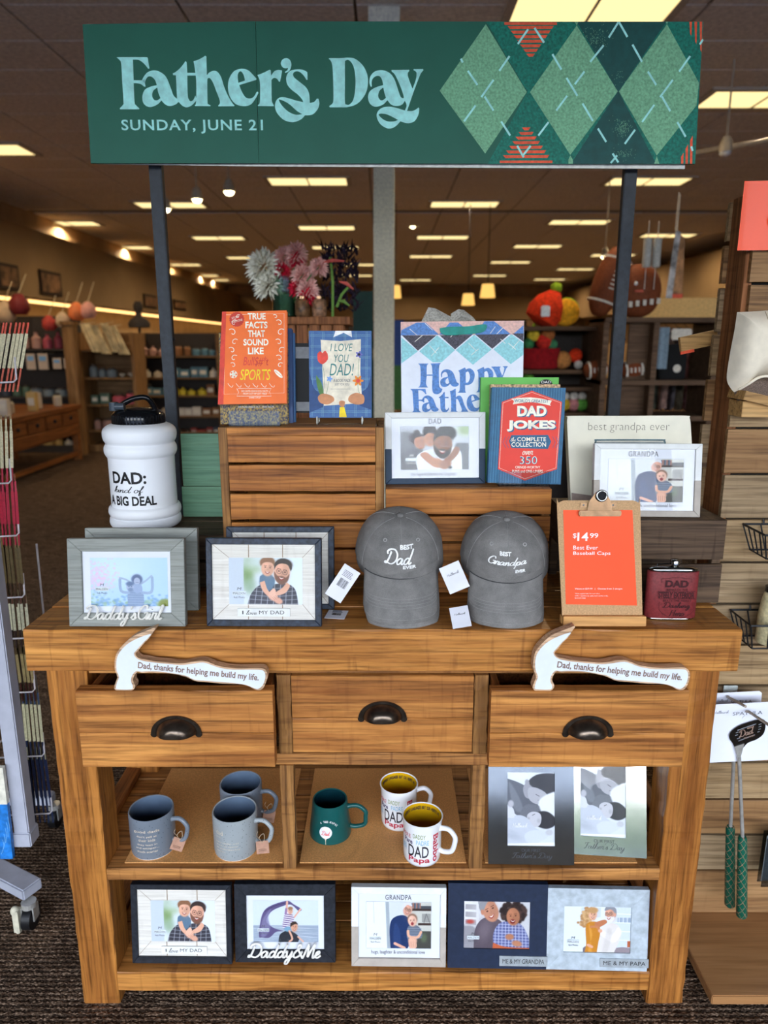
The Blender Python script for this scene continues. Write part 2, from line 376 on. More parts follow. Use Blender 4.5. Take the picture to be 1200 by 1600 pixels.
GB = {
 'e': [[(465,305,1),(420,255),(370,210),(300,195),(220,220),(165,300),(150,400),(170,500),(230,580),(320,608),(400,590),(450,530),(480,475),(484,455),(468,450),(445,490),(420,515),(380,522),(340,505),(300,440),(275,375,1),(462,318,1)], [(338,325,1),(325,270),(300,228),(275,228),(258,270),(265,350,1)]],
 'r': [[(475,265,1),(540,240),(610,205,1),(622,212,1),(626,272,1),(660,225),(700,208),(745,212,1),(745,230),(735,290),(724,338,1),(712,336,1),(690,305),(655,297),(630,320,1),(632,500),(637,560),(656,598,1),(655,608,1),(478,606,1),(480,595,1),(500,570),(505,450),(500,330)]],
 "'": [[(790,78),(750,95),(733,138),(752,178),(785,190),(812,185,1),(805,210),(777,230,1),(783,242,1),(825,220),(846,175),(846,125),(825,90)]],
 's': [[(1025,232,1),(1028,315,1),(1015,318,1),(985,270),(940,230),(895,225),(868,250),(880,290),(940,340),(1010,400),(1045,470),(1052,572,1),(1100,560),(1130,525,1),(1147,525,1),(1158,575),(1140,640),(1090,695),(1040,708),(1000,708,1),(960,750),(900,778),(840,783),(760,755),(690,680),(668,600),(690,535),(740,508),(810,518),(900,545),(980,563,1),(965,530),(920,480),(850,425),(805,370),(792,300),(810,245),(850,212),(920,202),(980,208)],
       [(712,540),(740,540),(800,568),(850,605),(910,660),(968,695,1),(900,702),(820,670),(750,605)]]}
GC = {
 'D': [[(60,82,1),(75,78,1),(200,78),(270,72),(350,85),(430,150),(480,240),(495,340),(475,450),(420,540),(350,595),(260,620,1),(70,620,1),(68,605,1),(100,580),(112,540),(112,400),(104,200),(90,120)], [(240,130),(240,350),(240,560),(260,590),(290,588),(330,540),(352,430),(355,300),(340,190),(310,125),(275,98),(250,105)]],
 'a': [[(537,390,1),(525,395,1),(510,350),(520,280),(570,225),(650,210),(730,240),(785,310),(830,440),(855,505),(882,520,1),(900,548,1),(870,590),(810,606),(750,590),(708,542,1),(660,590),(580,615),(520,585),(495,520),(510,450),(570,405),(660,375,1),(650,320),(625,280),(590,275),(550,300),(535,340)], [(662,402,1),(620,440),(607,500),(630,540),(660,540),(692,515,1),(675,460)]],
 'y': [[(752,208,1),(948,206,1),(950,218,1),(932,250),(945,310),(985,415,1),(1020,320),(1030,250),(1020,225),(997,212,1),(997,200,1),(1100,198,1),(1105,210,1),(1075,250),(1050,310),(990,470),(925,660,1),(980,660),(1020,645),(1048,622,1),(1060,630,1),(1050,700),(1010,770),(950,795),(900,790),(850,775,1),(810,820),(760,850),(700,850),(630,805),(592,730),(600,670),(650,625),(730,613),(800,625),(900,655,1),(918,610),(915,580),(900,548,1),(882,520,1),(888,505),(870,440),(830,340),(790,260),(755,225,1)], [(612,700),(650,690),(720,705),(825,760,1),(780,775),(710,775),(650,745)]]}
GD = {
 'H': [[(220,120,1),(330,120,1),(312,150),(312,235,1),(372,235,1),(365,150),(350,120,1),(458,115,1),(440,160),(440,330),(450,370),(475,385,1),(460,420),(420,440),(380,425),(368,370),(372,248,1),(312,248,1),(305,330),(325,370,1),(222,370,1),(245,330),(245,160)]],
 'p': [[(640,195,1),(710,160,1),(720,182,1),(760,170),(800,200),(812,250),(790,315),(750,342),(712,345,1),(712,400),(720,425,1),(630,425,1),(655,390),(655,230)], [(718,215,1),(718,320,1),(745,312),(762,260),(745,205)]]}
def glyph_letters(F, specs, mat, y=-.0008, name='letter'):
    """specs: (loops, origin px, scale) - every letter a part"""
    for loops, (ox, oy), sc in specs:
        LL = [[F.uv(ox+x/sc[0], oy+y_/sc[1]) for x, y_ in outline(L, 5)] for L in loops]
        me = fill_mesh(LL); me.transform(Matrix.Translation((0, y, 0))); me.materials.append(mat); put(name, me, F.o)

# ------------------------------------------------------------------ photo prints: painted with numpy, carried as vertex colours
class Paint:
    def __init__(s, w, h, bgc):
        s.w, s.h = w, h; s.Y, s.X = np.mgrid[0:h, 0:w].astype(np.float32); s.a = np.empty((h, w, 3), np.float32); s.a[:] = bgc
    def put(s, mask, col): s.a += (np.array(col, np.float32)-s.a)*np.clip(mask, 0, 1)[..., None]; return s
    def e(s, cx, cy, rx, ry, col, rot=0, soft=0.0, al=1.0):
        c, n = math.cos(R(rot)), math.sin(R(rot)); dx, dy = s.X-cx, s.Y-cy
        d = np.sqrt(((dx*c+dy*n)/rx)**2+((-dx*n+dy*c)/ry)**2)
        m = 1/(1+np.exp((d-1)*min(rx, ry)/max(.6, soft)*1.5)); return s.put(m*al, col)
    def p(s, pts, col, sm=1, al=1.0, soft=.7):
        P = outline(pts, 5) if sm else [q[:2] for q in pts]; inside = np.zeros((s.h, s.w), bool); dist = np.full((s.h, s.w), 1e9, np.float32); n = len(P)
        for i in range(n):
            x0, y0 = P[i]; x1, y1 = P[(i+1) % n]
            if y0 != y1: inside ^= ((s.Y < y0) != (s.Y < y1)) & (s.X < (x1-x0)*(s.Y-y0)/(y1-y0)+x0)
            L = (x1-x0)**2+(y1-y0)**2+1e-9; t = np.clip(((s.X-x0)*(x1-x0)+(s.Y-y0)*(y1-y0))/L, 0, 1)
            dist = np.minimum(dist, np.hypot(s.X-x0-t*(x1-x0), s.Y-y0-t*(y1-y0)))
        sd = np.where(inside, dist, -dist); s.lm = np.clip(sd/soft*.5+.5, 0, 1); return s.put(s.lm*al, col)
    def l(s, pts, wd, col, sm=1, al=1.0, clip=None):
        P = spline(pts, 4) if sm and len(pts) > 2 else pts; dist = np.full((s.h, s.w), 1e9, np.float32)
        for (x0, y0), (x1, y1) in zip(P[:-1], P[1:]):
            L = (x1-x0)**2+(y1-y0)**2+1e-9; t = np.clip(((s.X-x0)*(x1-x0)+(s.Y-y0)*(y1-y0))/L, 0, 1)
            dist = np.minimum(dist, np.hypot(s.X-x0-t*(x1-x0), s.Y-y0-t*(y1-y0)))
        m = np.clip(wd/2-dist+.5, 0, 1)*al
        return s.put(m*clip if clip is not None else m, col)
    def noise(s, amt, cell=3):
        g = RNG.normal(0, 1, (s.h//cell+2, s.w//cell+2)).astype(np.float32); yy = (s.Y/cell).astype(int); xx = (s.X/cell).astype(int)
        s.a += (g[yy, xx]*amt)[..., None]; return s
    def face(s, cx, cy, rx, ry, skin, rot=0, glasses=False, smile=True, beard=None, dark=(70, 40, 35), look=0):
        c, n = math.cos(R(rot)), math.sin(R(rot))
        def q(u, v): return (cx+(u*c-v*n)*rx, cy+(u*n+v*c)*ry)
        s.e(cx, cy, rx, ry, skin, rot, 1.2)
        s.e(*q(.35, .1), rx*.6, ry*.8, tuple(v*.86 for v in skin), rot, 7, .6)
        s.e(*q(-.3, -.35), rx*.4, ry*.35, tuple(min(255, v*1.1) for v in skin), rot, 6, .6)
        if beard:
            s.p([q(-.95, .05), q(-.75, .7), q(-.2, 1.05), q(.35, 1.03), q(.85, .6), q(.95, 0), q(.6, .35), q(.1, .3), q(-.5, .35)], beard, 1, .92, 2)
        for u in (-.38+look, .38+look):
            s.e(*q(u, -.1), rx*.13, ry*.06, dark, rot, .6); s.l([q(u-.2, -.3), q(u+.2, -.3)], max(1, ry*.05), dark, 0, .8)
            if glasses:
                P = [q(u+.3*math.cos(t), -.08+.22*math.sin(t)) for t in np.linspace(0, 2*PI, 14)]; s.l(P, 1.6, (50, 40, 40), 0)
        s.l([q(look, -.1), q(look+.1, .18), q(look-.08, .2)], 1.4, tuple(v*.75 for v in skin), 0)
        if smile:
            s.p([q(-.38+look, .4), q(look, .5), q(.38+look, .4), q(.22+look, .62), q(look, .7), q(-.22+look, .62)], (150, 60, 55), 1)
            s.p([q(-.3+look, .43), q(look, .5), q(.3+look, .43), q(look, .59)], (250, 245, 238), 1)
        else: s.l([q(-.25+look, .5), q(look, .54), q(.25+look, .5)], 1.8, (150, 80, 75), 0)
        return s
    def mesh(s, step=2):
        h, w_ = s.h//step, s.w//step; a = np.clip(s.a[:h*step, :w_*step], 0, 255).reshape(h, step, w_, step, 3).mean((1, 3))/255
        a = np.where(a <= .04045, a/12.92, ((a+.055)/1.055)**2.4); me = bpy.data.meshes.new('photo')
        xs, zs = np.meshgrid(np.linspace(0, 1, w_), np.linspace(1, 0, h)); co = np.stack([xs, np.zeros_like(xs), zs], -1).reshape(-1, 3).astype(np.float32)
        i = (np.arange(h-1)[:, None]*w_+np.arange(w_-1)[None]).ravel(); f = np.stack([i+w_, i+w_+1, i+1, i], -1).astype(np.int32)
        me.vertices.add(len(co)); me.vertices.foreach_set('co', co.ravel()); me.loops.add(f.size); me.loops.foreach_set('vertex_index', f.ravel())
        me.polygons.add(len(f)); me.polygons.foreach_set('loop_start', np.arange(0, f.size, 4, dtype=np.int32)); me.update(calc_edges=True)
        ca = me.color_attributes.new('Col', 'FLOAT_COLOR', 'POINT'); ca.data.foreach_set('color', np.concatenate([a.reshape(-1, 3), np.ones((h*w_, 1))], 1).astype(np.float32).ravel())
        me.materials.append(M_PHOTO); return me
def photo(F, me, box, y=-.0004, parent=None, px=True, name='photo_print'):
    x0, z0, x1, z1 = F.rect(*box) if px else box
    o = put(name, me, parent or F.o); o.location = (x0, y, z0); o.scale = (x1-x0, 1, z1-z0); return o
M_PHOTO = attr_mat('photo_print', .38)
SK1, SK2, SK3 = (226, 172, 145), (150, 98, 70), (236, 196, 175)

def art_dad_boy():
    c = Paint(334, 214, (214, 222, 230)); c.e(300, 90, 90, 130, (222, 234, 244), 0, 25)
    c.e(85, 70, 26, 60, (120, 150, 95), 0, 9); c.e(115, 40, 34, 26, (160, 184, 140), 0, 12); c.e(95, 130, 24, 30, (150, 175, 150), 0, 12); c.e(160, 25, 90, 20, (200, 214, 214), 0, 12)
    c.p([(0,0,1),(67,0,1),(67,214,1),(0,214,1)], (196, 206, 218))
    c.p([(84,214,1),(100,165),(140,125),(200,120),(262,118),(300,145),(314,214,1)], (58, 58, 68)); sh_ = c.lm.copy()
    for i in range(-2, 12): c.l([(80+i*26, 100), (60+i*28, 214)], 3.2, (190, 192, 200), 0, .7, sh_)
    for i in range(6): c.l([(80, 128+i*20), (200, 140+i*18), (320, 128+i*20)], 3, (190, 192, 200), 1, .6, sh_)
    c.e(172, 110, 34, 42, (92, 118, 142), 0, 2); c.p([(140,88),(160,80),(205,90),(200,130),(150,125)], (92, 118, 142))
    c.p([(140,112,1),(162,105,1),(178,150),(215,178),(205,196),(170,170),(150,145)], SK1); c.p([(262,112,1),(276,128),(255,160),(215,172),(208,160),(240,138)], SK1)
    c.e(200, 178, 22, 17, (232, 180, 155), 20, 1.5); c.p([(180,165),(200,140),(212,150),(205,175)], (235, 185, 160)); c.e(222, 195, 22, 14, (220, 165, 140), 25, 1.5)
    for i in range(4): c.l([(186+i*8, 184-i*4), (200+i*8, 196-i*3)], 1.2, (180, 120, 100), 0)
    c.e(175, 20, 34, 24, (140, 100, 76), -5, 2); c.face(176, 48, 29, 36, SK1, 6)
    c.p([(143,40,1),(146,12),(170,0),(198,4),(208,22),(205,40,1),(196,24),(170,20),(150,28)], (138, 98, 72))
    c.e(250, 30, 38, 26, (62, 50, 48), 8, 2); c.face(240, 68, 36, 50, (222, 166, 140), 8, True, True, (112, 76, 62))
    c.p([(205,55,1),(210,22),(240,4),(275,14),(286,45),(280,62,1),(268,34),(240,26),(218,34)], (60, 48, 46))
    return c.noise(2).mesh()
def art_girl_shoulders():
    c = Paint(420, 266, (178, 208, 240)); c.e(120, 60, 160, 90, (200, 222, 245), 0, 40)
    for i in range(260):
        x, y = RNG.normal(40, 45), RNG.normal(120, 60); c.e(x, y, 5, 4, (226, 188, 214) if y < 170 else (150, 178, 205), 0, 2, .6)
    for i in range(200): c.e(RNG.uniform(0, 420), RNG.normal(250, 22), 8, 6, (122, 160, 200) if RNG.random() < .7 else (150, 180, 150), 0, 2, .7)
    c.e(405, 255, 40, 30, (130, 140, 60), 0, 4)
    c.p([(200,266,1),(200,200),(215,180),(260,176),(285,190),(288,266,1)], (140, 160, 190))
    for i in range(6): c.l([(200, 190+i*13), (288, 192+i*13)], 2, (110, 130, 165), 0)
    c.l([(205,190),(165,180),(160,120)], 15, (150, 170, 200)); c.l([(280,190),(330,185),(335,108)], 15, (150, 170, 200))
    c.l([(240,150),(195,120),(160,110)], 10, (160, 178, 205)); c.l([(262,150),(300,125),(332,98)], 10, (160, 178, 205))
    c.e(252, 118, 30, 28, (90, 105, 140), 0, 3); c.e(252, 128, 17, 20, (170, 180, 205), 0, 1); c.l([(245,135),(260,135)], 2, (90,100,130), 0)
    c.p([(230,150),(250,142),(276,150),(278,185),(240,190)], (150, 168, 200))
    c.e(215, 160, 21, 25, (165, 178, 205), 0, 1); c.e(213, 142, 21, 12, (95, 115, 150), 0, 2); c.e(217, 174, 14, 11, (120, 138, 170), 0, 2); c.e(208, 157, 3, 2, (70, 85, 120)); c.e(222, 157, 3, 2, (70, 85, 120))
    return c.noise(2).mesh()
def art_three():
    c = Paint(400, 254, (190, 196, 204)); c.e(300, 30, 130, 50, (222, 228, 232), 0, 20); c.e(380, 20, 40, 30, (150, 176, 120), 0, 14)
    c.p([(0,60),(60,40),(120,100),(150,254,1),(0,254,1)], (86, 86, 92), 1, 1, 6); c.p([(320,110),(400,100,1),(400,254,1),(330,254,1)], (110, 114, 120), 1, 1, 5); c.e(30, 90, 60, 60, (120, 122, 128), 0, 14)
    c.p([(100,254,1),(90,190),(120,150),(200,130),(340,130),(360,254,1)], (232, 236, 240)); c.e(200, 180, 60, 40, (214, 220, 228), 0, 10)
    c.e(90, 70, 36, 34, (45, 32, 32), 0, 3); c.e(95, 36, 17, 15, (45, 32, 32), 0, 2); c.e(60, 60, 10, 9, (45, 32, 32)); c.face(112, 92, 32, 40, (190, 130, 98), -12)
    c.p([(70,85),(75,50),(110,42),(140,55),(120,58),(90,66)], (45, 32, 32))
    c.e(170, 30, 40, 36, (36, 28, 30), 0, 3); c.face(170, 72, 33, 44, (196, 138, 106), -4); c.p([(134,62),(140,22),(175,8),(208,25),(206,60),(190,42),(160,40)], (36, 28, 30))
    c.e(268, 40, 58, 42, (26, 22, 24), 5, 3); c.face(246, 110, 54, 72, (150, 100, 74), 6, False, True, (36, 26, 26))
    c.p([(192,90),(200,45),(245,28),(300,40),(308,80),(285,60),(240,56),(210,68)], (26, 22, 24))
    c.p([(115,160),(150,150),(190,180),(235,205),(225,240),(180,225),(130,185)], (188, 128, 96)); c.e(210, 212, 40, 27, (196, 138, 106), 10, 2); c.p([(320,120),(345,130),(330,170),(260,230),(235,215),(290,160)], (150, 100, 74)); c.e(262, 222, 36, 26, (160, 108, 82), -20, 2)
    for i in range(5): c.l([(185+i*14, 200), (196+i*14, 226)], 1.6, (130, 85, 62), 0)
    c.e(290, 240, 12, 8, (60, 60, 66)); return c.noise(2).mesh()
def art_grandpa():
    c = Paint(340, 242, (206, 212, 214)); c.p([(100,0,1),(118,0,1),(128,242,1),(110,242,1)], (160, 170, 178), 0); c.p([(0,0,1),(100,0,1),(110,242,1),(0,242,1)], (226, 232, 236), 0); c.l([(38,0),(42,110)], 1.3, (150, 158, 166), 0)
    c.p([(240,0,1),(340,0,1),(340,242,1),(225,242,1)], (196, 196, 188), 0)
    c.p([(232,34,1),(340,34,1),(340,46,1),(232,46,1)], (60, 46, 42), 0); c.p([(270,108,1),(340,108,1),(340,120,1),(270,120,1)], (60, 46, 42), 0)
    for i in range(8): c.p([(236+i*6,6,1),(241+i*6,6,1),(241+i*6,34,1),(236+i*6,34,1)], [(80,90,110),(150,90,70),(60,60,70)][i % 3], 0)
    c.p([(284,20,1),(338,20,1),(338,36,1),(284,36,1)], (70, 74, 80), 0); c.p([(290,60,1),(335,60,1),(335,104,1),(290,104,1)], (150, 150, 146), 0); c.l([(300,108),(312,60),(330,106)], 2.4, (90, 90, 92), 0)
    c.p([(260,150,1),(340,150,1),(340,242,1),(250,242,1)], (70, 70, 66), 0); c.e(300, 185, 16, 22, (90, 104, 80), 0, 5)
    c.p([(128,242,1),(122,150),(132,95),(165,72),(205,72),(240,110),(245,175),(215,242,1)], (32, 52, 96)); c.p([(150,242),(140,190),(150,110),(175,150),(180,242)], (48, 70, 118), 1, .7, 4)
    c.e(212, 32, 25, 33, (200, 200, 204), 0, 2); c.face(216, 42, 22, 30, (216, 160, 138), 18, True, True, None, (80, 60, 60)); c.p([(188,40),(190,14),(210,2),(232,8),(238,22),(215,16),(200,28)], (212, 212, 216))
    c.p([(212,150),(222,124),(262,120),(288,145),(290,180),(240,200),(215,190)], (98, 108, 126))
    for i in range(5): c.l([(214, 138+i*11), (288, 136+i*12)], 2.5, (140, 150, 166), 0)
    c.e(240, 88, 26, 28, (128, 92, 74), 0, 2); c.face(240, 98, 22, 28, (232, 184, 162), -5); c.e(240, 112, 7, 8, (140, 50, 55), 0, 1)
    c.l([(218,150),(222,175),(245,185)], 13, SK1); c.l([(285,155),(270,180),(240,182)], 13, SK1)
    c.e(242, 200, 23, 21, (222, 168, 145), 0, 2); c.l([(150,215),(200,238)], 14, (226, 170, 148), 0); c.p([(222,200),(235,185),(258,200),(262,235),(228,240)], (228, 176, 152))
    for i in range(4): c.l([(230+i*9, 205), (229+i*10, 232)], 1.3, (170, 120, 100), 0)
    return c.noise(2).mesh()
def art_baby():
    c = Paint(266, 418, (206, 212, 222)); c.e(60, 20, 80, 40, (225, 230, 238), 0, 20)
    c.p([(0,40,1),(60,60),(110,90),(150,150),(180,215),(140,260),(60,250),(0,180,1)], (92, 96, 106)); c.p([(10,60),(60,130),(90,220),(40,210)], (120, 124, 134), 1, .8, 5); c.p([(100,190),(150,185),(190,200),(175,240),(120,262),(70,250)], (105, 108, 118))
    c.p([(90,90),(120,50),(150,70),(170,110),(130,150),(100,140)], (150, 150, 158)); c.p([(120,60),(150,25),(200,10),(266,10,1),(266,120,1),(250,118),(225,130),(160,100)], (48, 48, 54), 1, 1, 3)
    c.p([(118,95),(160,90),(215,120),(210,150),(182,180),(150,178),(120,150)], (168, 168, 176)); c.l([(160,128),(178,138)], 3, (60, 60, 66), 0); c.l([(170,160),(186,158)], 2, (90, 90, 98), 0); c.e(112, 62, 12, 18, (150, 150, 158), -10, 1.5)
    c.p([(175,170),(215,130),(266,110,1),(266,290,1),(200,240)], (222, 226, 232), 1, 1, 5)
    c.p([(130,255),(175,225),(225,225),(266,260),(262,300),(215,320),(160,300)], (44, 44, 50), 1, 1, 3); c.p([(112,245),(140,225),(178,232),(190,260),(180,300),(150,310),(120,285)], (190, 190, 198)); c.l([(140,245),(154,238)], 3, (60, 60, 66), 0); c.e(120, 262, 6, 6, (160, 160, 168), 0, 2); c.e(175, 275, 10, 12, (170, 170, 178), 0, 2)
    c.p([(0,265,1),(60,245),(110,260),(150,310),(190,340),(170,400),(60,418,1),(0,418,1)], (188, 194, 206)); c.p([(0,200,1),(20,195),(38,215),(42,255),(20,262),(0,250,1)], (205, 208, 216)); c.e(22, 182, 16, 20, (178, 178, 188), 0, 2)
    c.p([(100,350),(150,328),(215,335),(225,365),(170,395),(110,395)], (200, 206, 216)); c.e(232, 340, 20, 16, (186, 188, 196), 0, 2)
    for i in range(5): c.e(RNG.uniform(10, 90), RNG.uniform(300, 400), 24, 6, (165, 170, 184), 20, 5, .6)
    c.p([(0,405,1),(266,395,1),(266,418,1),(0,418,1)], (230, 234, 240), 0); return c.noise(2).mesh()
def art_beach():
    c = Paint(345, 220, (206, 216, 230)); c.p([(0,130,1),(345,130,1),(345,220,1),(0,220,1)], (158, 170, 186), 0)
    for i in range(60): x, y = RNG.uniform(0, 345), RNG.uniform(134, 218); c.e(x, y, 22, 1.6, (206, 214, 224) if i % 2 else (132, 146, 166), 0, 1, .7)
    c.p([(30,190),(35,130),(55,60),(100,25),(180,2),(215,20),(255,45),(240,55),(200,22),(150,32),(95,60),(70,110),(110,145),(158,160),(120,165),(85,195),(45,195)], (92, 82, 122)); c.p([(40,180),(50,100),(95,45),(80,90),(90,150),(60,190)], (128, 124, 160), 1, .8, 4); c.l([(60,60),(110,30),(180,10)], 3, (60, 50, 90))
    c.l([(180,8),(176,60)], 11, (222, 170, 150), 0); c.l([(250,45),(215,90)], 9, (222, 170, 150), 0)
    c.p([(172,60),(195,70),(215,85),(205,130),(178,150),(155,138),(160,95)], (226, 222, 232)); k = c.lm.copy()
    for i in range(8): c.l([(150, 68+i*11), (220, 78+i*11)], 4.5, (92, 62, 120), 0, 1, k)
    c.l([(175,45),(172,70)], 12, (150, 120, 160), 0); c.face(196, 55, 13, 17, (222, 170, 145), 5); c.e(197, 41, 13, 8, (150, 110, 80), 0, 1)
    c.p([(132,220,1),(140,180),(170,160),(200,160),(240,190),(235,220,1)], (46, 50, 58)); c.e(185, 150, 22, 14, (120, 160, 185), 0, 1.5); c.l([(190,160),(205,200),(190,215)], 10, (222, 170, 145)); c.l([(235,190),(262,215)], 8, (222, 170, 145), 0)
    c.face(216, 140, 17, 24, (216, 160, 132), 8); c.p([(196,140),(198,118),(222,110),(236,126),(222,124),(205,132)], (60, 48, 44)); return c.noise(2).mesh()
def art_grandpa_kid():
    c = Paint(346, 244, (196, 196, 200)); c.p([(0,0,1),(80,0,1),(80,120,1),(0,120,1)], (222, 222, 224), 0)
    for i in range(3): c.p([(10,20+i*38,1),(66,22+i*38,1),(66,48+i*38,1),(10,46+i*38,1)], (160, 156, 160), 0)
    c.e(36, 108, 20, 10, (180, 60, 50), 0, 3); c.e(150, 60, 90, 70, (206, 204, 208), 0, 20); c.p([(0,130,1),(60,140),(90,244,1),(0,244,1)], (150, 148, 154), 1, 1, 4)
    c.p([(55,244,1),(60,150),(95,95),(150,85),(200,110),(210,170),(190,244,1)], (88, 78, 88)); c.e(110, 150, 30, 50, (112, 100, 110), 20, 12)
    c.p([(75,5),(110,0),(150,0),(160,20),(110,60),(90,50)], (150, 150, 156)); c.face(138, 52, 40, 58, (192, 134, 108), -22, False, True); c.p([(78,30),(95,0,1),(140,0,1),(120,14),(105,50),(98,70)], (142, 142, 148)); c.e(98, 60, 9, 14, (190, 130, 104), -10, 1)
    for i in range(150): a = RNG.uniform(0, 2*PI); r_ = RNG.uniform(28, 62); c.e(258+r_*math.cos(a)*1.05, 58+r_*math.sin(a)*.85, 10, 9, (44, 34, 34) if i % 3 else (72, 54, 50), 0, 2)
    c.p([(160,244,1),(155,170),(185,115),(240,105),(300,120),(340,190),(346,244,1)], (96, 102, 150)); k = c.lm.copy()
    for i in range(12): c.l([(150+i*17, 100), (146+i*18, 244)], 3.2, (196, 202, 226), 0, .85, k)
    for i in range(9): c.l([(150, 118+i*15), (346, 122+i*15)], 3, (196, 202, 226), 0, .8, k)
    c.face(256, 80, 34, 44, (178, 118, 88), -3); c.e(254, 104, 13, 11, (120, 40, 40), 0, 1); c.p([(243,98),(255,102),(267,98),(255,106)], (248, 240, 235))
    c.e(240, 182, 22, 15, (178, 118, 88), 0, 2); c.e(278, 215, 26, 15, (184, 124, 94), 10, 2); c.p([(152,244,1),(155,212,1),(220,232),(346,236,1),(346,244,1)], (188, 96, 62)); return c.noise(2).mesh()
def art_papa():
    c = Paint(348, 244, (220, 228, 238)); c.p([(90,10,1),(190,10,1),(190,60,1),(90,60,1)], (200, 210, 222), 0); c.p([(265,0,1),(348,0,1),(348,230,1),(265,230,1)], (206, 216, 228), 0)
    for i in range(4): c.l([(268, 40+i*45), (346, 42+i*45)], 4, (236, 240, 246), 0)
    for i in range(10): c.p([(276+i*7,60,1),(281+i*7,60,1),(281+i*7,84,1),(276+i*7,84,1)], [(150,165,185),(190,196,204),(120,140,165)][i % 3], 0)
    c.p([(255,222,1),(300,212),(348,216,1),(348,244,1),(250,244,1)], (146, 134, 140)); c.p([(105,220),(125,212),(140,244,1),(105,244,1)], (120, 110, 116)); c.p([(330,180,1),(345,180,1),(345,212,1),(330,212,1)], (180, 96, 60), 0)
    c.p([(172,244,1),(178,160),(200,110),(240,90),(280,100),(298,140),(285,190),(262,244,1)], (222, 216, 212)); c.p([(280,110),(298,140),(260,190),(190,150),(178,130),(195,120),(248,150)], (236, 230, 226)); c.p([(225,120),(250,140),(230,244,1),(200,244,1)], (200, 194, 190), 1, .5, 5)
    c.face(238, 44, 26, 38, (216, 160, 136), -5, True, True, (226, 226, 230), (70, 60, 60), -.3); c.p([(210,26),(216,6),(244,0),(266,14),(270,44),(260,60),(258,34),(240,18)], (140, 142, 150)); c.e(262, 46, 6, 10, (214, 154, 130), 0, 1)
    for i in range(140): t = RNG.uniform(0, 1); c.e(128+RNG.normal(0, 14)-t*14, 15+t*90+RNG.normal(0, 5), 7, 6, (176, 132, 88) if i % 2 else (206, 166, 118), 0, 1.5)
    c.p([(112,244,1),(120,200),(115,110),(140,84),(180,90),(190,140),(182,190),(175,244,1)], (196, 128, 44)); c.p([(130,100),(150,150),(130,230),(150,240)], (222, 158, 70), 1, .8, 4); c.p([(160,90),(210,72),(222,88),(180,112)], (190, 120, 84))
    c.face(150, 48, 20, 27, (226, 172, 145), 8); c.e(150, 24, 26, 16, (190, 146, 98), 0, 2); c.l([(140,110),(172,110),(185,128)], 12, (196, 128, 84)); c.e(190, 130, 11, 9, (222, 165, 138), 0, 1); c.l([(130,205),(150,214)], 14, (222, 165, 138), 0)
    return c.noise(2).mesh()
# ------------------------------------------------------------------ shared materials
W_TOP = wood('honey_wood', (214, 150, 77), (147, 89, 39), 0, 1, .42, .8, .45, dark=(62, 36, 20))
W_LEG = wood('honey_wood_upright', (191, 127, 60), (130, 77, 33), 2, 1, .42, .8, .15, dark=(62, 36, 20))
W_DRAW = wood('drawer_wood', (209, 144, 75), (141, 84, 39), 0, .9, .5, .6, .25, dark=(48, 32, 24), contrast=1.2)
W_RAIL = wood('rail_wood', (197, 137, 75), (122, 77, 39), 0, 1.2, .55, .7, .5, dark=(58, 40, 28), contrast=1.2)
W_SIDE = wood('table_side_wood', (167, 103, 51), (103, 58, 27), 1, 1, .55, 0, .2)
W_CRATE = wood('crate_slat_wood', (214, 142, 68), (141, 82, 35), 0, .8, .5, .9, .2, dark=(52, 30, 20), contrast=1.1)
W_CPOST = wood('crate_post_wood', (182, 131, 74), (113, 74, 39), 2, 1, .6, 0, .4)
W_CTOP = wood('crate_top_wood', (190, 135, 77), (125, 82, 44), 0, 1, .55, 0, .2)
W_DARK = wood('dark_riser_wood', (104, 82, 62), (64, 48, 36), 0, 1, .65, .5, .55, dark=(32, 24, 20), contrast=1.3)
W_PALE = [wood('pale_slat_%d' % i, a, b, 0, .8, .6, .8, .15, dark=(84, 62, 44)) for i, (a, b) in enumerate([((178, 150, 112), (138, 110, 76)), ((166, 128, 86), (124, 88, 54)), ((170, 146, 114), (134, 110, 80))])]
W_PLANK = wood('red_brown_plank', (176, 116, 72), (116, 70, 40), 2, .9, .65, .9, .3, dark=(44, 24, 14))
W_HARD = plain('hardboard', (206, 148, 88), .6, 0, .08, 300)
W_TAN = wood('tan_bracket_wood', (206, 164, 106), (180, 136, 80), 0, 1, .5, 0, 0)
BLACKM = plain('black_metal', (30, 32, 36), .4, 0, .1, 40)
POSTM = plain('slate_painted_metal', (38, 44, 52), .5, 0, .12, 60, spec=.3)
WHITE = plain('white_print', (246, 246, 244), .5); BLACK = plain('black_print', (20, 20, 22), .5); INK = plain('grey_ink', (84, 86, 94), .5)
GLASS = thin_glass('picture_glass', .27)
ACRYL = thin_glass('clear_acrylic', .9, (244, 248, 250))

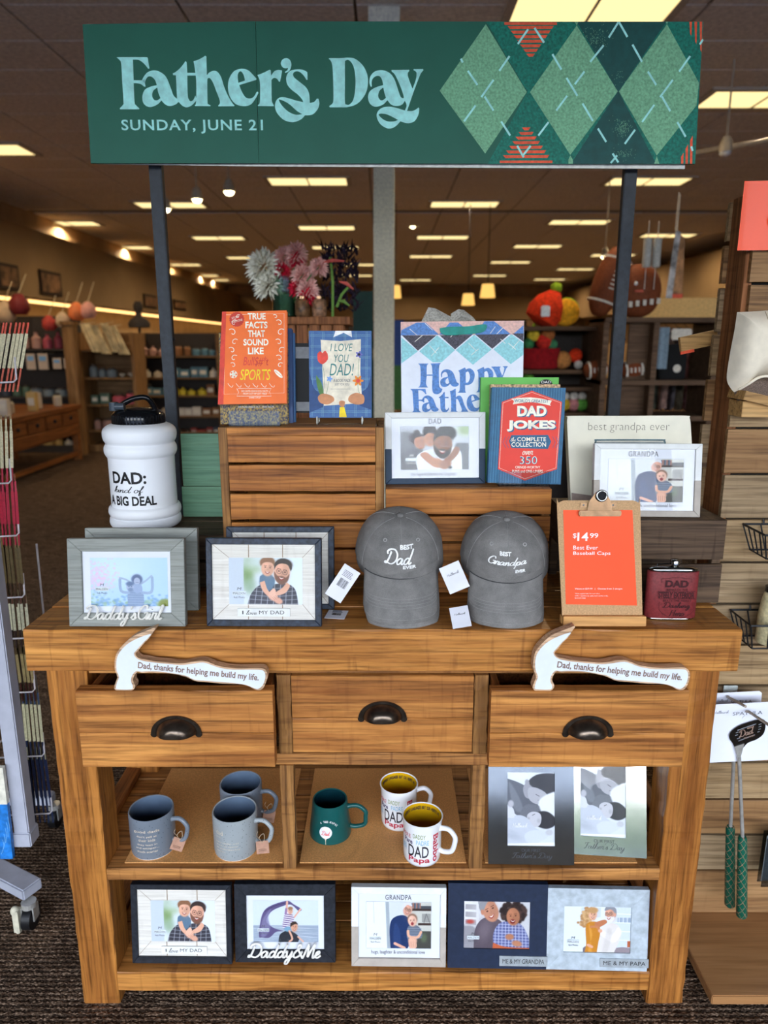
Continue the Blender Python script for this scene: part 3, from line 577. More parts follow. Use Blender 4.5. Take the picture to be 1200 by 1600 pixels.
def plank(x0, x1, y0, y1, z0, z1, mat, name, parent=None, wob=.0012, bev=.002, axis=0, n=10):
    """a board with slightly uneven, softened edges, long along axis"""
    m = M(); L = [(x0, x1), (y0, y1), (z0, z1)]; a0, a1 = L[axis]; o = [i for i in (0, 1, 2) if i != axis]
    def pt(t, k):
        u = [(0, 0), (bev, 0)][0]
        p = [0, 0, 0]; p[axis] = a0+(a1-a0)*t; b_ = L[o[0]]; c_ = L[o[1]]
        cs = [(b_[0]+bev, c_[0]), (b_[1]-bev, c_[0]), (b_[1], c_[0]+bev), (b_[1], c_[1]-bev), (b_[1]-bev, c_[1]), (b_[0]+bev, c_[1]), (b_[0], c_[1]-bev), (b_[0], c_[0]+bev)]
        p[o[0]], p[o[1]] = cs[k]; p[o[0]] += random.uniform(-wob, wob); p[o[1]] += random.uniform(-wob, wob); return tuple(p)
    vs = [pt(i/n, k) for i in range(n+1) for k in range(8)]
    fs = [(i*8+k, i*8+(k+1) % 8, (i+1)*8+(k+1) % 8, (i+1)*8+k) for i in range(n) for k in range(8)]
    fs += [tuple(range(8)), tuple(n*8+k for k in range(7, -1, -1))]
    m._add(vs, fs); return m.make(name, mat, parent)

# ------------------------------------------------------------------ the room
CZ = 3.86; XL, XR, YF, YB = -6.3, 8.2, -4.2, 29.0
def carpet():
    k = N('carpet'); v = k.coords((1, 1, 1), False); sx = k.n('SeparateXYZ'); k.l(v, sx.inputs[0])
    wv = k.n('TexWave', wave_type='BANDS', bands_direction='Y'); k.l(v, wv.inputs['Vector']); wv.inputs['Scale'].default_value = 22; wv.inputs['Distortion'].default_value = 5; wv.inputs['Detail'].default_value = 3; wv.inputs['Detail Scale'].default_value = 6
    vo = k.n('TexVoronoi'); mp = k.coords((110, 170, 1), False); k.l(mp, vo.inputs['Vector']); vo.inputs['Scale'].default_value = 1
    n1 = k.noise(k.coords((9, 26, 1), False), 1, 4)
    col = k.ramp(vo.outputs['Distance'], [(.1, (186, 160, 136)), (.55, (104, 84, 68))])
    col = k.mix(.8, col, k.ramp(wv.outputs['Fac'], [(.25, (70, 62, 58)), (.6, (255, 250, 245))]), 'MULTIPLY')
    col = k.mix(.7, col, k.ramp(n1, [(.35, (150, 140, 130)), (.6, (255, 255, 255))]), 'MULTIPLY')
    h = k.mix(.5, vo.outputs['Distance'], wv.outputs['Fac'], 'MIX'); return k.pbr(col, .95, 0, h, .9, .006, .1)
struct(M().box(XL, XR, YF, YB, -.1, 0).make('floor', carpet()))
WALLM = plain('tan_wall_paint', (176, 150, 116), .8, 0, .05, 2)
CEILM = plain('ceiling_tile_board', (232, 224, 212), .9, 0, .06, 30, .4)
GRIDM = plain('ceiling_grid_metal', (96, 88, 80), .6)
struct(M().box(XL-.2, XL, YF, YB, 0, CZ+.15).make('wall_left', WALLM)); struct(M().box(XR, XR+.2, YF, YB, 0, CZ+.15).make('wall_right', WALLM))
struct(M().box(XL, XR, YB, YB+.2, 0, CZ+.15).make('wall_back', WALLM))
ceil = struct(M().box(XL, XR, YF, YB, CZ+.02, CZ+.15).make('ceiling', GRIDM))
tile = M().box(-.60, .60, -.297, .297, 0, .022).make('ceiling_tile', CEILM, ceil, bevel=.004, seg=1); tl = True
for j in range(15):
    for i in range(12):
        x, y = XL+.61+i*1.22, 3.3+j*.61
        if tl: tile.location = (x, y, CZ); tl = False
        else:
            t = tile.copy(); C.objects.link(t); t.location = (x, y, CZ-.0005*random.random())
far = M()
for j in range(27):
    for i in range(12): far.box(XL+.01+i*1.22, XL+1.2+i*1.22, 12.46+j*.61, 13.05+j*.61, CZ, CZ+.02)
tag(far.make('far_ceiling_tile', CEILM, ceil), kind='stuff')
# storefront behind the photographer: mullioned glass with the daylight beyond
struct(M().box(XL, XR, YF-.15, YF, 3.05, CZ+.15).make('wall_front', WALLM)); 
SILL = plain('storefront_metal', (120, 124, 128), .4, .3); SG = thin_glass('storefront_glass', 1.0)
struct(M().box(XL, XR, YF-.15, YF, 0, .12).make('baseboard_front', SILL))
for i in range(7):
    x0 = XL+i*2.07; fr = M(); x1 = x0+2.07
    fr.box(x0, x0+.07, YF-.12, YF-.02, .12, 3.05).box(x1-.03, x1, YF-.12, YF-.02, .12, 3.05).box(x0+.07, x1-.03, YF-.12, YF-.02, 2.98, 3.05).box(x0+.07, x1-.03, YF-.12, YF-.02, .12, .2)
    o = struct(fr.make('window_%d' % (i+1), SILL)); M().box(x0+.07, x1-.03, YF-.075, YF-.07, .2, 2.98).make('pane', SG, o)
    ld = bpy.data.lights.new('daylight_portal', 'AREA'); ld.shape = 'RECTANGLE'; ld.size = 2.0; ld.size_y = 2.8; ld.cycles.is_portal = True
    lo = bpy.data.objects.new('daylight_portal', ld); C.objects.link(lo); lo.location = (x0+1.05, YF-.2, 1.6); lo.rotation_euler = (PI/2, 0, 0)
struct(M().box(-60, 60, -70, YF-.3, -.15, -.05).make('ground', plain('asphalt', (120, 120, 122), .9, 0, .1, 4)))
hd = M()
for i in range(60): hd.ball((-50+i*1.7, -48+random.uniform(-2, 2), random.uniform(1, 2.4)), 1.8, 1.5, random.uniform(2, 3), 8, 6)
tag(hd.make('far_hedge', plain('hedge_leaves', (60, 84, 46), .9, 0, .4, 3)), 'green hedge across the car park outside the storefront', 'hedge', kind='stuff')

# bulkheads along the walls, with a warm light strip under the left one
BULK = plain('bulkhead_paint', (150, 124, 92), .8, 0, .04, 1)
struct(M().box(XL, XL+.55, 5, YB, 2.32, CZ-.45).make('trim_1', BULK)); struct(M().box(XR-.9, XR, 7, YB, 2.5, CZ-.3).make('trim_2', BULK))
struct(M().box(XL, XR, YB-.6, YB, 2.5, CZ-.5).make('trim_3', BULK))
cove = thing('strip_light', 'warm strip light under the bulkhead along the left wall', 'light', (XL+.3, 15, 2.3))
M().box(-.06, .06, -9, 13, -.04, .02).make('diffuser', emis('warm_strip_glow', (255, 196, 120), 3.0), cove)
M().box(-.09, .09, -9.02, 13.02, .0, .018).make('housing', plain('strip_housing', (200, 190, 170), .5), cove)

# fluorescent troffers: (left px, right px, centre row px)
TROF = [(790,1068,8),(1124,1262,153),(-90,30,232),(415,548,282),(205,328,319),(942,1082,282),(668,783,318),(50,164,348),(852,958,346),(463,558,355),(297,386,371),(648,735,370),(162,237,386),(483,565,386),(995,1093,367),(798,882,384),(636,710,400),(350,425,402),(920,995,398),(261,306,413),(765,830,409),(868,930,420),(735,795,430),(285,345,430),(305,362,437),(623,675,437),(832,885,436),(545,575,413),(540,572,430)]
FIXM = emis('lamp_glow', (255, 226, 158), LAMP); FIXF = plain('troffer_frame', (200, 190, 172), .5)
t0 = thing('ceiling_light', 'x', 'light', (0, 0, CZ), group='fluorescent ceiling lights')
M().box(-.55, -.01, -.24, .24, -.012, .01).make('diffuser', FIXM, t0); M().box(.01, .55, -.24, .24, -.012, .01).make('diffuser', FIXM, t0)
M().box(-.61, .61, -.30, -.24, -.02, .012).box(-.61, .61, .24, .30, -.02, .012).box(-.61, -.55, -.24, .24, -.02, .012).box(.55, .61, -.24, .24, -.02, .012).box(-.01, .01, -.24, .24, -.02, .012).make('light_frame', FIXF, t0)
PLACE = ['large glowing ceiling light directly above the argyle end of the banner','ceiling light cut by the right edge at banner height','dim ceiling light at the far left edge level with the banner bottom','widest of the ceiling lights just under the lettering of the banner','ceiling light behind the left post with spotlights near it','ceiling light behind the right post directly under the banner','ceiling light right of the white column, nearest the banner','ceiling light nearest the left edge of the picture','ceiling light left of the right post, second below the banner','ceiling light above the pink flowers, second under the banner','ceiling light between left post and flowers, upper one','ceiling light right of the white column, second down','ceiling light just left of the left dark post','ceiling light directly above the dark purple flowers','ceiling light behind the hanging wind chimes','ceiling light above the red plush toy, upper one','ceiling light right of the white column, third down','ceiling light left of the white flowers','ceiling light touching the left of the right post','small ceiling light just right of the left post, highest of three','ceiling light above the pendant lamps, upper one','ceiling light above the red plush, lowest one but one','ceiling light right above the pendant lamps','small ceiling light right of the left post, middle of three','small ceiling light right of the left post, lowest of three','ceiling light right of the white column, lowest','ceiling light directly above the red plush toy','tiny ceiling light between purple flowers and white column, upper','tiny ceiling light between purple flowers and white column, lower']
ld = bpy.data.lights.new('lamp_light', 'SPOT'); ld.energy = 110; ld.color = (1, .76, .46); ld.spot_size = R(165); ld.spot_blend = .6; ld.shadow_soft_size = 0
lo = bpy.data.objects.new('lamp_light', ld); C.objects.link(lo); lo.parent = t0; lo.location = (0, 0, -.05)
for i, (xa, xb, yy) in enumerate(TROF):
    p = at_z((xa+xb)/2, yy, CZ)
    if i == 0: t0.location = (p.x, p.y, CZ-.002); t0['label'] = PLACE[0]
    else: copy_tree(t0, (p.x, p.y, CZ-.002), label=PLACE[i])
SPOT = emis('spot_glow', (255, 236, 180), 14)
for i, (px, py, Y, lb) in enumerate([(358,300,6.5,'round glowing track spotlight right of the left post'),(308,312,6.9,'round glowing track spotlight in front of a ceiling light'),(259,327,7.3,'round glowing track spotlight touching the left post'),(945,401,9.5,'round white glowing spotlight left of the right post'),(645,354,14,'small glowing spotlight beside the white column'),(1133,238,5.2,'unlit track spotlight near the right edge of the ceiling')]):
    p = at_y(px, py, Y); t = thing('track_spotlight', lb, 'light', p, group='track spotlights')
    M().lathe([(.03, .12), (.05, .08), (.06, 0)], 14, cap1=False).make('lamp_housing', plain('spot_white', (190, 180, 160), .5), t, smooth=True)
    M().ball((0, 0, 0), .05, .05, .035, 12, 8).make('bulb', SPOT if i < 5 else WHITE, t, smooth=True); M().tube([(0, 0, .1), (0, 0, CZ-p.z)], .008, 6).make('stem', plain('spot_white', (190, 180, 160), .5), t)
tr = thing('light_track', 'pale ceiling track carrying spotlights near the right edge', 'track', at_y(1165, 220, 5.2))
M().tube([(-.9, 1.0, .0), (.8, -.6, 0)], .02, 8).make('rail', plain('spot_white', (190, 180, 160), .5), tr)

# white column
p = at_y(600, 300, 4.34); col = thing('column', 'off-white square column rising behind the banner and display', 'column', (p.x, 4.34, 0))
CM = plain('column_paint', (240, 235, 212), .6); M().box(-.078, .078, -.078, .078, 0, CZ-.02).make('shaft', CM, col, bevel=.006); M().box(-.11, .11, -.11, .11, CZ-.16, CZ-.001).make('head_plate', CM, col, bevel=.004)

# ------------------------------------------------------------------ the display table
tb = thing('display_table', 'honey-brown rustic wooden display table with three cup-pull drawers and open shelves', 'table', (0, 0, 0))
for y0, y1 in ((0, .135), (.137, .27), (.272, .41), (.412, .55)): plank(-.763, .757, y0, y1, .905, 1.0, W_TOP, 'top_board', tb, .0012, .003, 0, 26)
for x0, x1, wb in ((-.742, -.652, .0012), (.648, .738, .0012)):
    plank(x0, x1, .035, .125, 0, .905, W_LEG, 'leg', tb, wb, .003, 2, 26); plank(x0, x1, .43, .52, 0, .905, W_LEG, 'leg', tb, .001, .003, 2, 12)
plank(-.652, .648, .045, .075, .879, .905, W_RAIL, 'top_rail', tb)
plank(-.652, .648, .037, .07, .658, .687, W_RAIL, 'drawer_rail', tb, n=20)
plank(-.652, .648, .033, .10, .356, .387, W_RAIL, 'shelf_rail', tb, n=20)
plank(-.652, .648, .033, .13, .040, .093, W_TOP, 'bottom_rail', tb, n=20)
for x0 in (-.237, .200):
    plank(x0, x0+.031, .036, .066, .687, .879, W_CPOST, 'divider', tb, axis=2); plank(x0, x0+.031, .036, .066, .387, .658, W_CPOST, 'divider', tb, axis=2)
    plank(x0+.002, x0+.02, .066, .43, .40, .905, W_SIDE, 'divider_panel', tb, axis=1) if 0 else None
for x0, x1 in ((-.742, -.70), (.698, .738)):
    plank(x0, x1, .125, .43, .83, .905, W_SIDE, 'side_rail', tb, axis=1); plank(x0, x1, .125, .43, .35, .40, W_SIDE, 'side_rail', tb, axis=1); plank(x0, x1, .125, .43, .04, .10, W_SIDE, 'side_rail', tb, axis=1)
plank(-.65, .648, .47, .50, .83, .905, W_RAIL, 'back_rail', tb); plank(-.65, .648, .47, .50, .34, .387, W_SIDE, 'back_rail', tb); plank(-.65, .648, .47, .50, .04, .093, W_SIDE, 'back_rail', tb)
for k in range(5): plank(-.698, .696, .102+k*.074, .172+k*.074, .368, .385, W_RAIL, 'shelf_board', tb); plank(-.698, .696, .132+k*.068, .197+k*.068, .07, .09, W_TOP, 'shelf_board', tb)
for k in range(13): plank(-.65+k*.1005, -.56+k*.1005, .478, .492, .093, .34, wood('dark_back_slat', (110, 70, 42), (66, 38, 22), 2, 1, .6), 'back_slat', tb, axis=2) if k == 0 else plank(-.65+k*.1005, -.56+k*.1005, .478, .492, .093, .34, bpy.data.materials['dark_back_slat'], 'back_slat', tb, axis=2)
# drawers
def drawer(x0, x1, yf, z0, z1, nm, knots):
    d = thing('drawer', nm, 'drawer'); d.parent = tb
    for k in ('label', 'category'): del d[k]
    d.location = ((x0+x1)/2, yf, z0); W_ = (x1-x0)/2; H = z1-z0
    sp_ = H*.45
    plank(-W_, W_, 0, .03, 0, sp_, W_DRAW, 'front_board', d, .0006, .002, 0, 14); plank(-W_, W_, .0004, .03, sp_+.0006, H, W_DRAW, 'front_board', d, .0006, .002, 0, 14)
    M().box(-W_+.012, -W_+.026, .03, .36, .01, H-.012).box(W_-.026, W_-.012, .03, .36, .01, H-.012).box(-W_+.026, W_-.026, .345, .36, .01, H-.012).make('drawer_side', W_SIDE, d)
    M().box(-W_+.02, W_-.02, .03, .35, .012, .02).make('drawer_bottom', W_HARD, d)
    # cup pull: flange, hood
    hz = H*.53; m = M()
    def hood(u, v):
        a = PI*u; r_ = .043; z = math.sin(a)*.031; x = -math.cos(a)*r_*1.0; t = v*PI/2
        return (x*math.cos(t)**.8 if v < 1 else 0, -.024*math.sin(t)-.002, hz-.012+z*math.cos(t)**.8 if v < 1 else hz-.012)
    m.grid(lambda u, v: (-math.cos(PI*u)*.0445*(1-v*.999)**.55, -.003-.027*math.sin(v*PI/2), hz-.013+math.sin(PI*u)*.0345*(1-v*.999)**.55+.001), 25, 10)
    m.grid(lambda u, v: (-.0445*(1-v*.999)**.55*(1-2*u), -.003-.027*math.sin(v*PI/2), hz-.0125), 13, 10); m.make('cup_pull', PULL, d, smooth=True)
    fl = [(-.0525+0*i, 0) for i in range(0)]; out = [(math.cos(a)*.054, hz-.013+math.sin(a)*.041) for a in np.linspace(0, PI, 24)]; out = out[::1]
    inn = [(math.cos(a)*.040, hz-.013+math.sin(a)*.029) for a in np.linspace(PI, 0, 24)]
    lobes = [(-.0475+.0075*math.cos(a), hz-.014+.0075*math.sin(a)) for a in np.linspace(PI, 2*PI, 8)]; lobr = [(.0475+.0075*math.cos(a), hz-.014+.0075*math.sin(a)) for a in np.linspace(PI, 2*PI, 8)]
    me = fill_mesh([out+lobes+inn+lobr], .0015); me.transform(Matrix.Translation((0, -.0018, 0))); me.materials.append(PULL); put('pull_plate', me, d)
    return d
k = N('aged_bronze'); PULL = k.pbr(k.ramp(k.noise(k.coords((60,)*3), 1, 4), [(.3, (70, 60, 52)), (.7, (112, 100, 88))]), .25, .9)
drawer(-.648, -.2345, -.038, .700, .879, 'd', 0); drawer(-.2045, .198, .036, .690, .877, 'd', 0); drawer(.2255, .641, -.038, .700, .879, 'd', 0)
for s_ in (-.655, .645):
    for x0 in ([s_+.004, s_+.43] if 0 else []): pass
plank(-.652, .648, .075, .09, .895, .905, W_SIDE, 'top_runner', tb)
# loose hardboard liners on the shelf
for nm, x0, x1, lb in (('a', -.615, -.24, 'brown hardboard sheet under the three speckled mugs'), ('b', -.20, .195, 'brown hardboard sheet under the green and white mugs'), ('c', .24, .60, 'brown hardboard sheet under the silver frames')):
    tag(M().box(x0, x1, .05, .44, .3885, .3915).make('shelf_liner', W_HARD, bevel=.0005, seg=1), lb, 'hardboard sheet', 'hardboard sheets lining the shelf')

# ------------------------------------------------------------------ crates and risers
def crate(nm, lb, x0, x1, y0, y1, z0, z1, slats, mat, post, inset=True, pw=.02, gap=.007, sh=.062, grp=None, front='between'):
    t = thing(nm, lb, 'crate', ((x0+x1)/2, y0, z0), group=grp); W_ = (x1-x0)/2; D = y1-y0; H = z1-z0
    for s_ in (-1, 1):
        a, b = (W_-pw, W_) if s_ > 0 else (-W_, -W_+pw)
        plank(a, b, 0 if front == 'between' else .0125, .03, 0, H, post, 'post', t, .0006, .0015, 2); plank(a, b, D-.03, D, 0, H, post, 'post', t, .0006, .0015, 2)
        zz = H-.004
        while zz-sh > 0: plank(a if s_ < 0 else a+.006, b-.006 if s_ < 0 else b, .03, D-.03, zz-sh, zz, post, 'side_slat', t, .0005, .001, 1, 4); zz -= sh+gap
    zz = H; a, b = (-W_+pw, W_-pw) if front == 'between' else (-W_, W_)
    if front == 'between': plank(a, b, .001, .014, H-.019, H, mat, 'top_batten', t, .0005, .001); zz = H-.0195
    k = 0
    while zz-sh > -.01 and k < slats:
        plank(a+.0005, b-.0005, .003 if front == 'between' else 0, .015 if front == 'between' else .012, max(0, zz-sh), zz, mat, 'slat', t, .0006, .001); plank(a+.001, b-.001, D-.012, D, max(0, zz-sh), zz, mat, 'back_slat', t, .0006, .001, n=4)
        zz -= sh+gap; k += 1
    n = max(2, round((D-.016)/.075)); wd = (D-.016)/n
    for i in range(n): plank(-W_+pw if front == 'between' else -W_, W_-pw if front == 'between' else W_, .0155+i*wd, .0155+(i+1)*wd-.003, H-.012, H, W_CTOP if mat is W_CRATE else mat, 'top_board', t, .0005, .001, n=4)
    return t
crate('wooden_crate', 'tall honey-brown slatted wooden crate under the orange book', -.384, .0, .24, .47, 1.0015, 1.400, 6, W_CRATE, W_CPOST)
crate('wooden_crate', 'low honey-brown slatted wooden crate behind the two grey caps', .004, .392, .225, .47, 1.0035, 1.258, 4, W_CRATE, W_CPOST, front='over', gap=.006, sh=.06)
crate('dark_riser', 'dark weathered wooden riser box behind the maroon flask', .43, .775, .155, .40, 1.0025, 1.200, 2, W_DARK, W_DARK, front='over', gap=.012, sh=.092)
crate('dark_riser', 'dark wooden riser under the white jug', -.64, -.387, .262, .47, 1.0025, 1.137, 2, W_DARK, W_DARK, front='over', gap=.008, sh=.062)

# ------------------------------------------------------------------ banner on two posts
def post(px, lb, w=.033):
    p = at_y(px, 400, .60); t = thing('sign_post', lb, 'post', (p.x, .60, 0)); M().box(-w/2, w/2, 0, .025, 0, 2.36).make('tube', POSTM, t, bevel=.002); M().box(-.09, .09, -.02, .12, 0, .008).make('foot_plate', POSTM, t, bevel=.002)
    M().box(-w/2-.003, w/2+.003, -.004, .029, 2.35, 2.362).make('end_cap', BLACKM, t)
    for z in (1.0, 1.6): M().tube([(w/2, .012, z), (w/2+.004, .012, z)], .003, 6).make('screw', BLACKM, t)
post(251, 'dark slate metal post left of the display holding up the banner'); post(977, 'dark slate metal post at the right holding up the banner')
BY = .555; SGN = Flat('banner_sign', 'dark green banner reading the holiday name and date with argyle diamonds', 'sign', (142, 255), (1087, 256), 0, R(2.0), yaw=0, Y=BY)
GREEN = plain('banner_green', (30, 98, 80), .5, 0, .02, 8); G2 = plain('banner_sage', (122, 182, 142), .5, 0, .10, 180); G3 = plain('banner_teal', (8, 116, 98), .5, 0, .14, 160); G4 = plain('banner_deep', (16, 78, 74), .5, 0, .06, 60); RED_ = plain('banner_coral', (244, 92, 58), .5, 0, .08, 90); AQUA = plain('banner_aqua', (172, 240, 234), .5, 0, .05, 50)
L0 = [SGN.uv(*q) for q in [(129, 38), (399, 33), (404, 255), (142, 255)]]; L1 = [SGN.uv(*q) for q in [(399.6, 33), (1099, 34), (1086, 256), (404.6, 255)]]
M().prism(L0, 0, .006).make('panel', GREEN, SGN.o); M().prism(L1, .0005, .0065).make('panel', GREEN, SGN.o)
M().prism([SGN.uv(*q) for q in [(133, 34), (820, 40), (1086, 42), (1073, 262), (406, 258), (146, 254)]], .012, .017).make('back_panel', plain('foam_board', (222, 220, 212), .6), SGN.o)
M().box(-.6, .6, .017, .030, .05, .09).box(-.6, .6, .017, .030, .26, .30).make('mounting_rail', BLACKM, SGN.o)
ARG = M_ = None
def dia(pts, mat, y, nm='diamond'): M().prism([SGN.uv(*q) for q in pts], y, y+.0003).make(nm, mat, SGN.o)
dia([(760,34),(1099,34),(1086,256),(762,256),(824,144)], G3, -.0003, 'field')
dia([(824,144),(760,34),(762,256)], G3, -.0003, 'field') if 0 else None
dia([(901,34),(1041,34),(966,144)], G4, -.0007); dia([(966,142),(892,256),(1025,256)], G4, -.0007)
for c in ([(759,38),(823,144),(758,240),(687,142)], [(901,40),(965,143),(891,242),(828,144)], [(1042,38),(1092,130),(1088,165),(1026,243),(967,143)]): dia(c, G2, -.0009)
for c in ([(888,250),(891,243),(895,250),(895,256),(888,256)], [(1022,256),(1026,244),(1030,256)], [(898,34),(904,34),(901,40)], [(1040,34),(1044,34),(1042,38)]): dia(c, G2, -.001, 'diamond_tip')
for cy, sg in ((34, 1), (254, -1)):
    for i in range(8):
        hw = 41-i*4.9; y_ = cy+sg*(2+i*7.2); cx = 829 if sg > 0 else 822
        dia([(cx-hw, y_-2.2), (cx+hw, y_-2.6), (cx+hw-3, y_+2), (cx-hw+4, y_+2.4)] if i else [(cx-hw, y_-1), (cx+hw, y_-1), (cx+hw, y_+3), (cx-hw, y_+3)], RED_, -.0009, 'stripe')
for x_ in (1079, 1087, 1095): dia([(x_-2, 34), (x_+2, 34), (x_+1, 34+(x_-1070)*1.6+8), (x_-1, 34+(x_-1070)*1.6+4)], RED_, -.0009, 'stripe')
for x_ in (1066, 1073, 1080): dia([(x_-2, 256-(x_-1060)*1.8), (x_+2, 250-(x_-1060)*1.9), (x_+1.5, 256), (x_-2, 256)], RED_, -.0009, 'stripe')
DS = [(720,92,723,98),(731,111,746,133),(796,88,780,111),(771,125,752,152),(757,151,771,173),(743,165,725,190),(783,190,797,212),(825,46,809,69),(835,44,850,67),(863,85,877,109),(885,122,902,150),(913,112,898,132),(943,71,922,97),(966,35,951,59),(967,35,980,58),(988,70,1003,97),(886,150,869,173),(910,162,926,189),(857,191,841,212),(934,201,947,222),(992,203,976,225),(1012,112,1025,133),(1051,125,1031,152),(1034,151,1047,174),(1022,164,1003,191),(1078,88,1061,112),(1058,191,1071,214),(808,228,818,246),(829,228,817,243),(957,240,966,254),(964,243,954,255),(1080,229,1082,236),(1098,62,1093,70)]
for a, b, c_, d in DS:
    A, B = SGN.uv(a, b), SGN.uv(c_, d); dx, dz = B[0]-A[0], B[1]-A[1]; L = math.hypot(dx, dz); nx, nz = -dz/L*.0024, dx/L*.0024
    M().prism([(A[0]+nx, A[1]+nz), (B[0]+nx, B[1]+nz), (B[0]-nx, B[1]-nz), (A[0]-nx, A[1]-nz)], -.0013, -.001).make('dash', AQUA, SGN.o)
sp_ = M()
for cx, cy, sx, sy, n in ((930, 60, 22, 18, 130), (972, 200, 12, 12, 170), (975, 240, 14, 8, 70), (966, 120, 8, 10, 20)):
    for i in range(n):
        x_, y_ = cx+random.gauss(0, sx*.55), cy+random.gauss(0, sy*.55)
        if y_ < 36 or y_ > 254: continue
        u, v = SGN.uv(x_, y_); sp_.prism([(u-.0007, v-.0009), (u+.0007, v-.0009), (u+.0004, v+.0009)], -.0012, -.001)
tag(sp_.make('speckle', G2, SGN.o), kind='stuff')
q = 7.0588
glyph_letters(SGN, [([L for L in GA[c_]], (175, 80), (q, q)) for c_ in 'Fath'] + [(GB[c_], (335, 80), (q, q)) for c_ in "er's"] + [(GC[c_], (505, 80), (q, q)) for c_ in 'Day'], AQUA)
SGN.text('SUNDAY, JUNE 21', (190, 187, 411, 209), AQUA, bold=.018, spacing=1.12, y=-.001)
# ------------------------------------------------------------------ picture frames
NAVY = plain('navy_frame_wood', (40, 48, 62), .45, 0, .25, 90, .2); BLK = plain('black_frame_wood', (34, 37, 44), .45, 0, .2, 90, .2)
GREYW = wood('grey_washed_wood', (150, 153, 146), (128, 131, 126), 0, 2.2, .5, 0, 0, dark=(110, 116, 118), bs=.15, soft=.45)
FWHITE = plain('white_frame', (222, 223, 221), .5, 0, .02, 40); FNAVY = plain('deep_blue_frame', (28, 52, 76), .5); TAUPE = plain('taupe_frame', (176, 166, 156), .5, 0, .03, 40)
MATW = plain('white_mat_card', (220, 223, 231), .6, 0, .01, 20); CARD = plain('card_black', (30, 30, 34), .8)
CHROME = plain('polished_steel', (168, 168, 166), .12, 1, .03, 20); SILVER = plain('cast_silver_letters', (240, 238, 230), .3, .15, .05, 80)
WWASH = wood('whitewashed_board', (236, 232, 224), (214, 208, 198), 0, 2, .6, 0, .1, dark=(190, 184, 176), bs=.1, soft=.3)
def frame(F, tl, br, bw, mats, art=None, abox=None, matbox=None, depth=.018, matm=None, glass=True, two=None, back=True, lip=.003):
    """F: Flat; tl,br outer corners px; bw border widths (l,b,r,t) in m; mats: frame material or (upper, lower) with a split px row"""
    x0, z0, x1, z1 = F.rect(tl[0], tl[1], br[0], br[1]); z0 = 0.0
    l, b, r, t = bw; X0, Z0, X1, Z1 = x0+l, z0+b, x1-r, z1-t
    up, lo = mats if isinstance(mats, tuple) else (mats, mats)
    M().prism([(x0, z1), (x1, z1), (X1, Z1), (X0, Z1)], 0, depth).make('top_rail', up, F.o, bevel=.0012, seg=1)
    M().prism([(x0, z0), (x1, z0), (X1, Z0), (X0, Z0)], 0, depth).make('bottom_rail', lo, F.o, bevel=.0012, seg=1)
    if two:
        zs = F.uv(tl[0], two)[1]
        for a, A in ((x0, X0), (x1, X1)):
            M().prism([(a, zs), (A, zs), (A, Z1), (a, z1)], 0, depth).make('side_rail', up, F.o, bevel=.0008, seg=1)
            M().prism([(a, z0), (A, Z0), (A, zs), (a, zs)], 0, depth).make('side_rail', lo, F.o, bevel=.0008, seg=1)
    else:
        for a, A in ((x0, X0), (x1, X1)): M().prism([(a, z0), (A, Z0), (A, Z1), (a, z1)], 0, depth).make('side_rail', up, F.o, bevel=.0012, seg=1)
    my = .0055
    M().prism([(X0-.002, Z0-.002), (X1+.002, Z0-.002), (X1+.002, Z1+.002), (X0-.002, Z1+.002)], my, my+.002).make('mat_board', matm or MATW, F.o)
    if art:
        m = .0012 if matm is None else 0
        a0, c0, a1, c1 = F.rect(*abox)
        M().prism([(a0-.0015, c0-.0015), (a1+.0015, c0-.0015), (a1+.0015, c1+.0015), (a0-.0015, c1+.0015)], my-.0006, my).make('photo_edge', INK if matm is None else FWHITE, F.o) if 0 else None
        photo(F, art, (a0, c0, a1, c1), my-.0008, px=False)
    if glass: M().prism([(X0-.001, Z0-.001), (X1+.001, Z0-.001), (X1+.001, Z1+.001), (X0-.001, Z1+.001)], lip, lip+.0012).make('glass', GLASS, F.o)
    M().prism([(x0+.004, z0+.002), (x1-.004, z0+.002), (x1-.004, z1-.004), (x0+.004, z1-.004)], depth-.004, depth+.001).make('back_board', CARD, F.o)
    if back:
        h = (z1-z0)*.7; tl_ = F.tilt; yb = depth+.001
        d = h*math.tan(tl_*1.6+.12); M().prism([(-.02, h), (.02, h), (.03, h*.05), (-.03, h*.05)], 0, .002, Matrix.Translation((0, yb, 0)) @ Matrix.Translation((0, 0, h)) @ Matrix.Rotation(.0+tl_*1.9+.04, 4, 'X') @ Matrix.Translation((0, 0, -h))).make('easel_leg', CARD, F.o)
    return x0, z0, x1, z1
AR_DAD, AR_GIRL, AR_THREE, AR_GPA, AR_BABY, AR_BEACH, AR_GK, AR_PAPA = art_dad_boy(), art_girl_shoulders(), art_three(), art_grandpa(), art_baby(), art_beach(), art_grandpa_kid(), art_papa()
def maker_mark(F, cx, cy, w_, mat=INK, y=.004):
    F.text('M', (cx-w_*.16, cy-w_*.42, cx+w_*.16, cy-w_*.22), mat, y=y, name='maker_mark', shear=.2)
    a = F.rect(cx-w_/2, cy-w_*.14, cx+w_/2, cy+w_*.14); M().prism([(a[0], a[1]), (a[2], a[1]), (a[2], a[3]), (a[0], a[3])], y+.0001, y+.0003).make('maker_plate', plain('maker_plate', (214, 222, 226), .5), F.o)
    F.text('MALDEN', (cx-w_*.44, cy-w_*.08, cx+w_*.44, cy+w_*.08), mat, y=y-.0003, name='maker_mark'); F.text('4x6 Photo', (cx-w_*.4, cy+w_*.22, cx+w_*.4, cy+w_*.36), mat, y=y, name='maker_mark')
MP = .0044

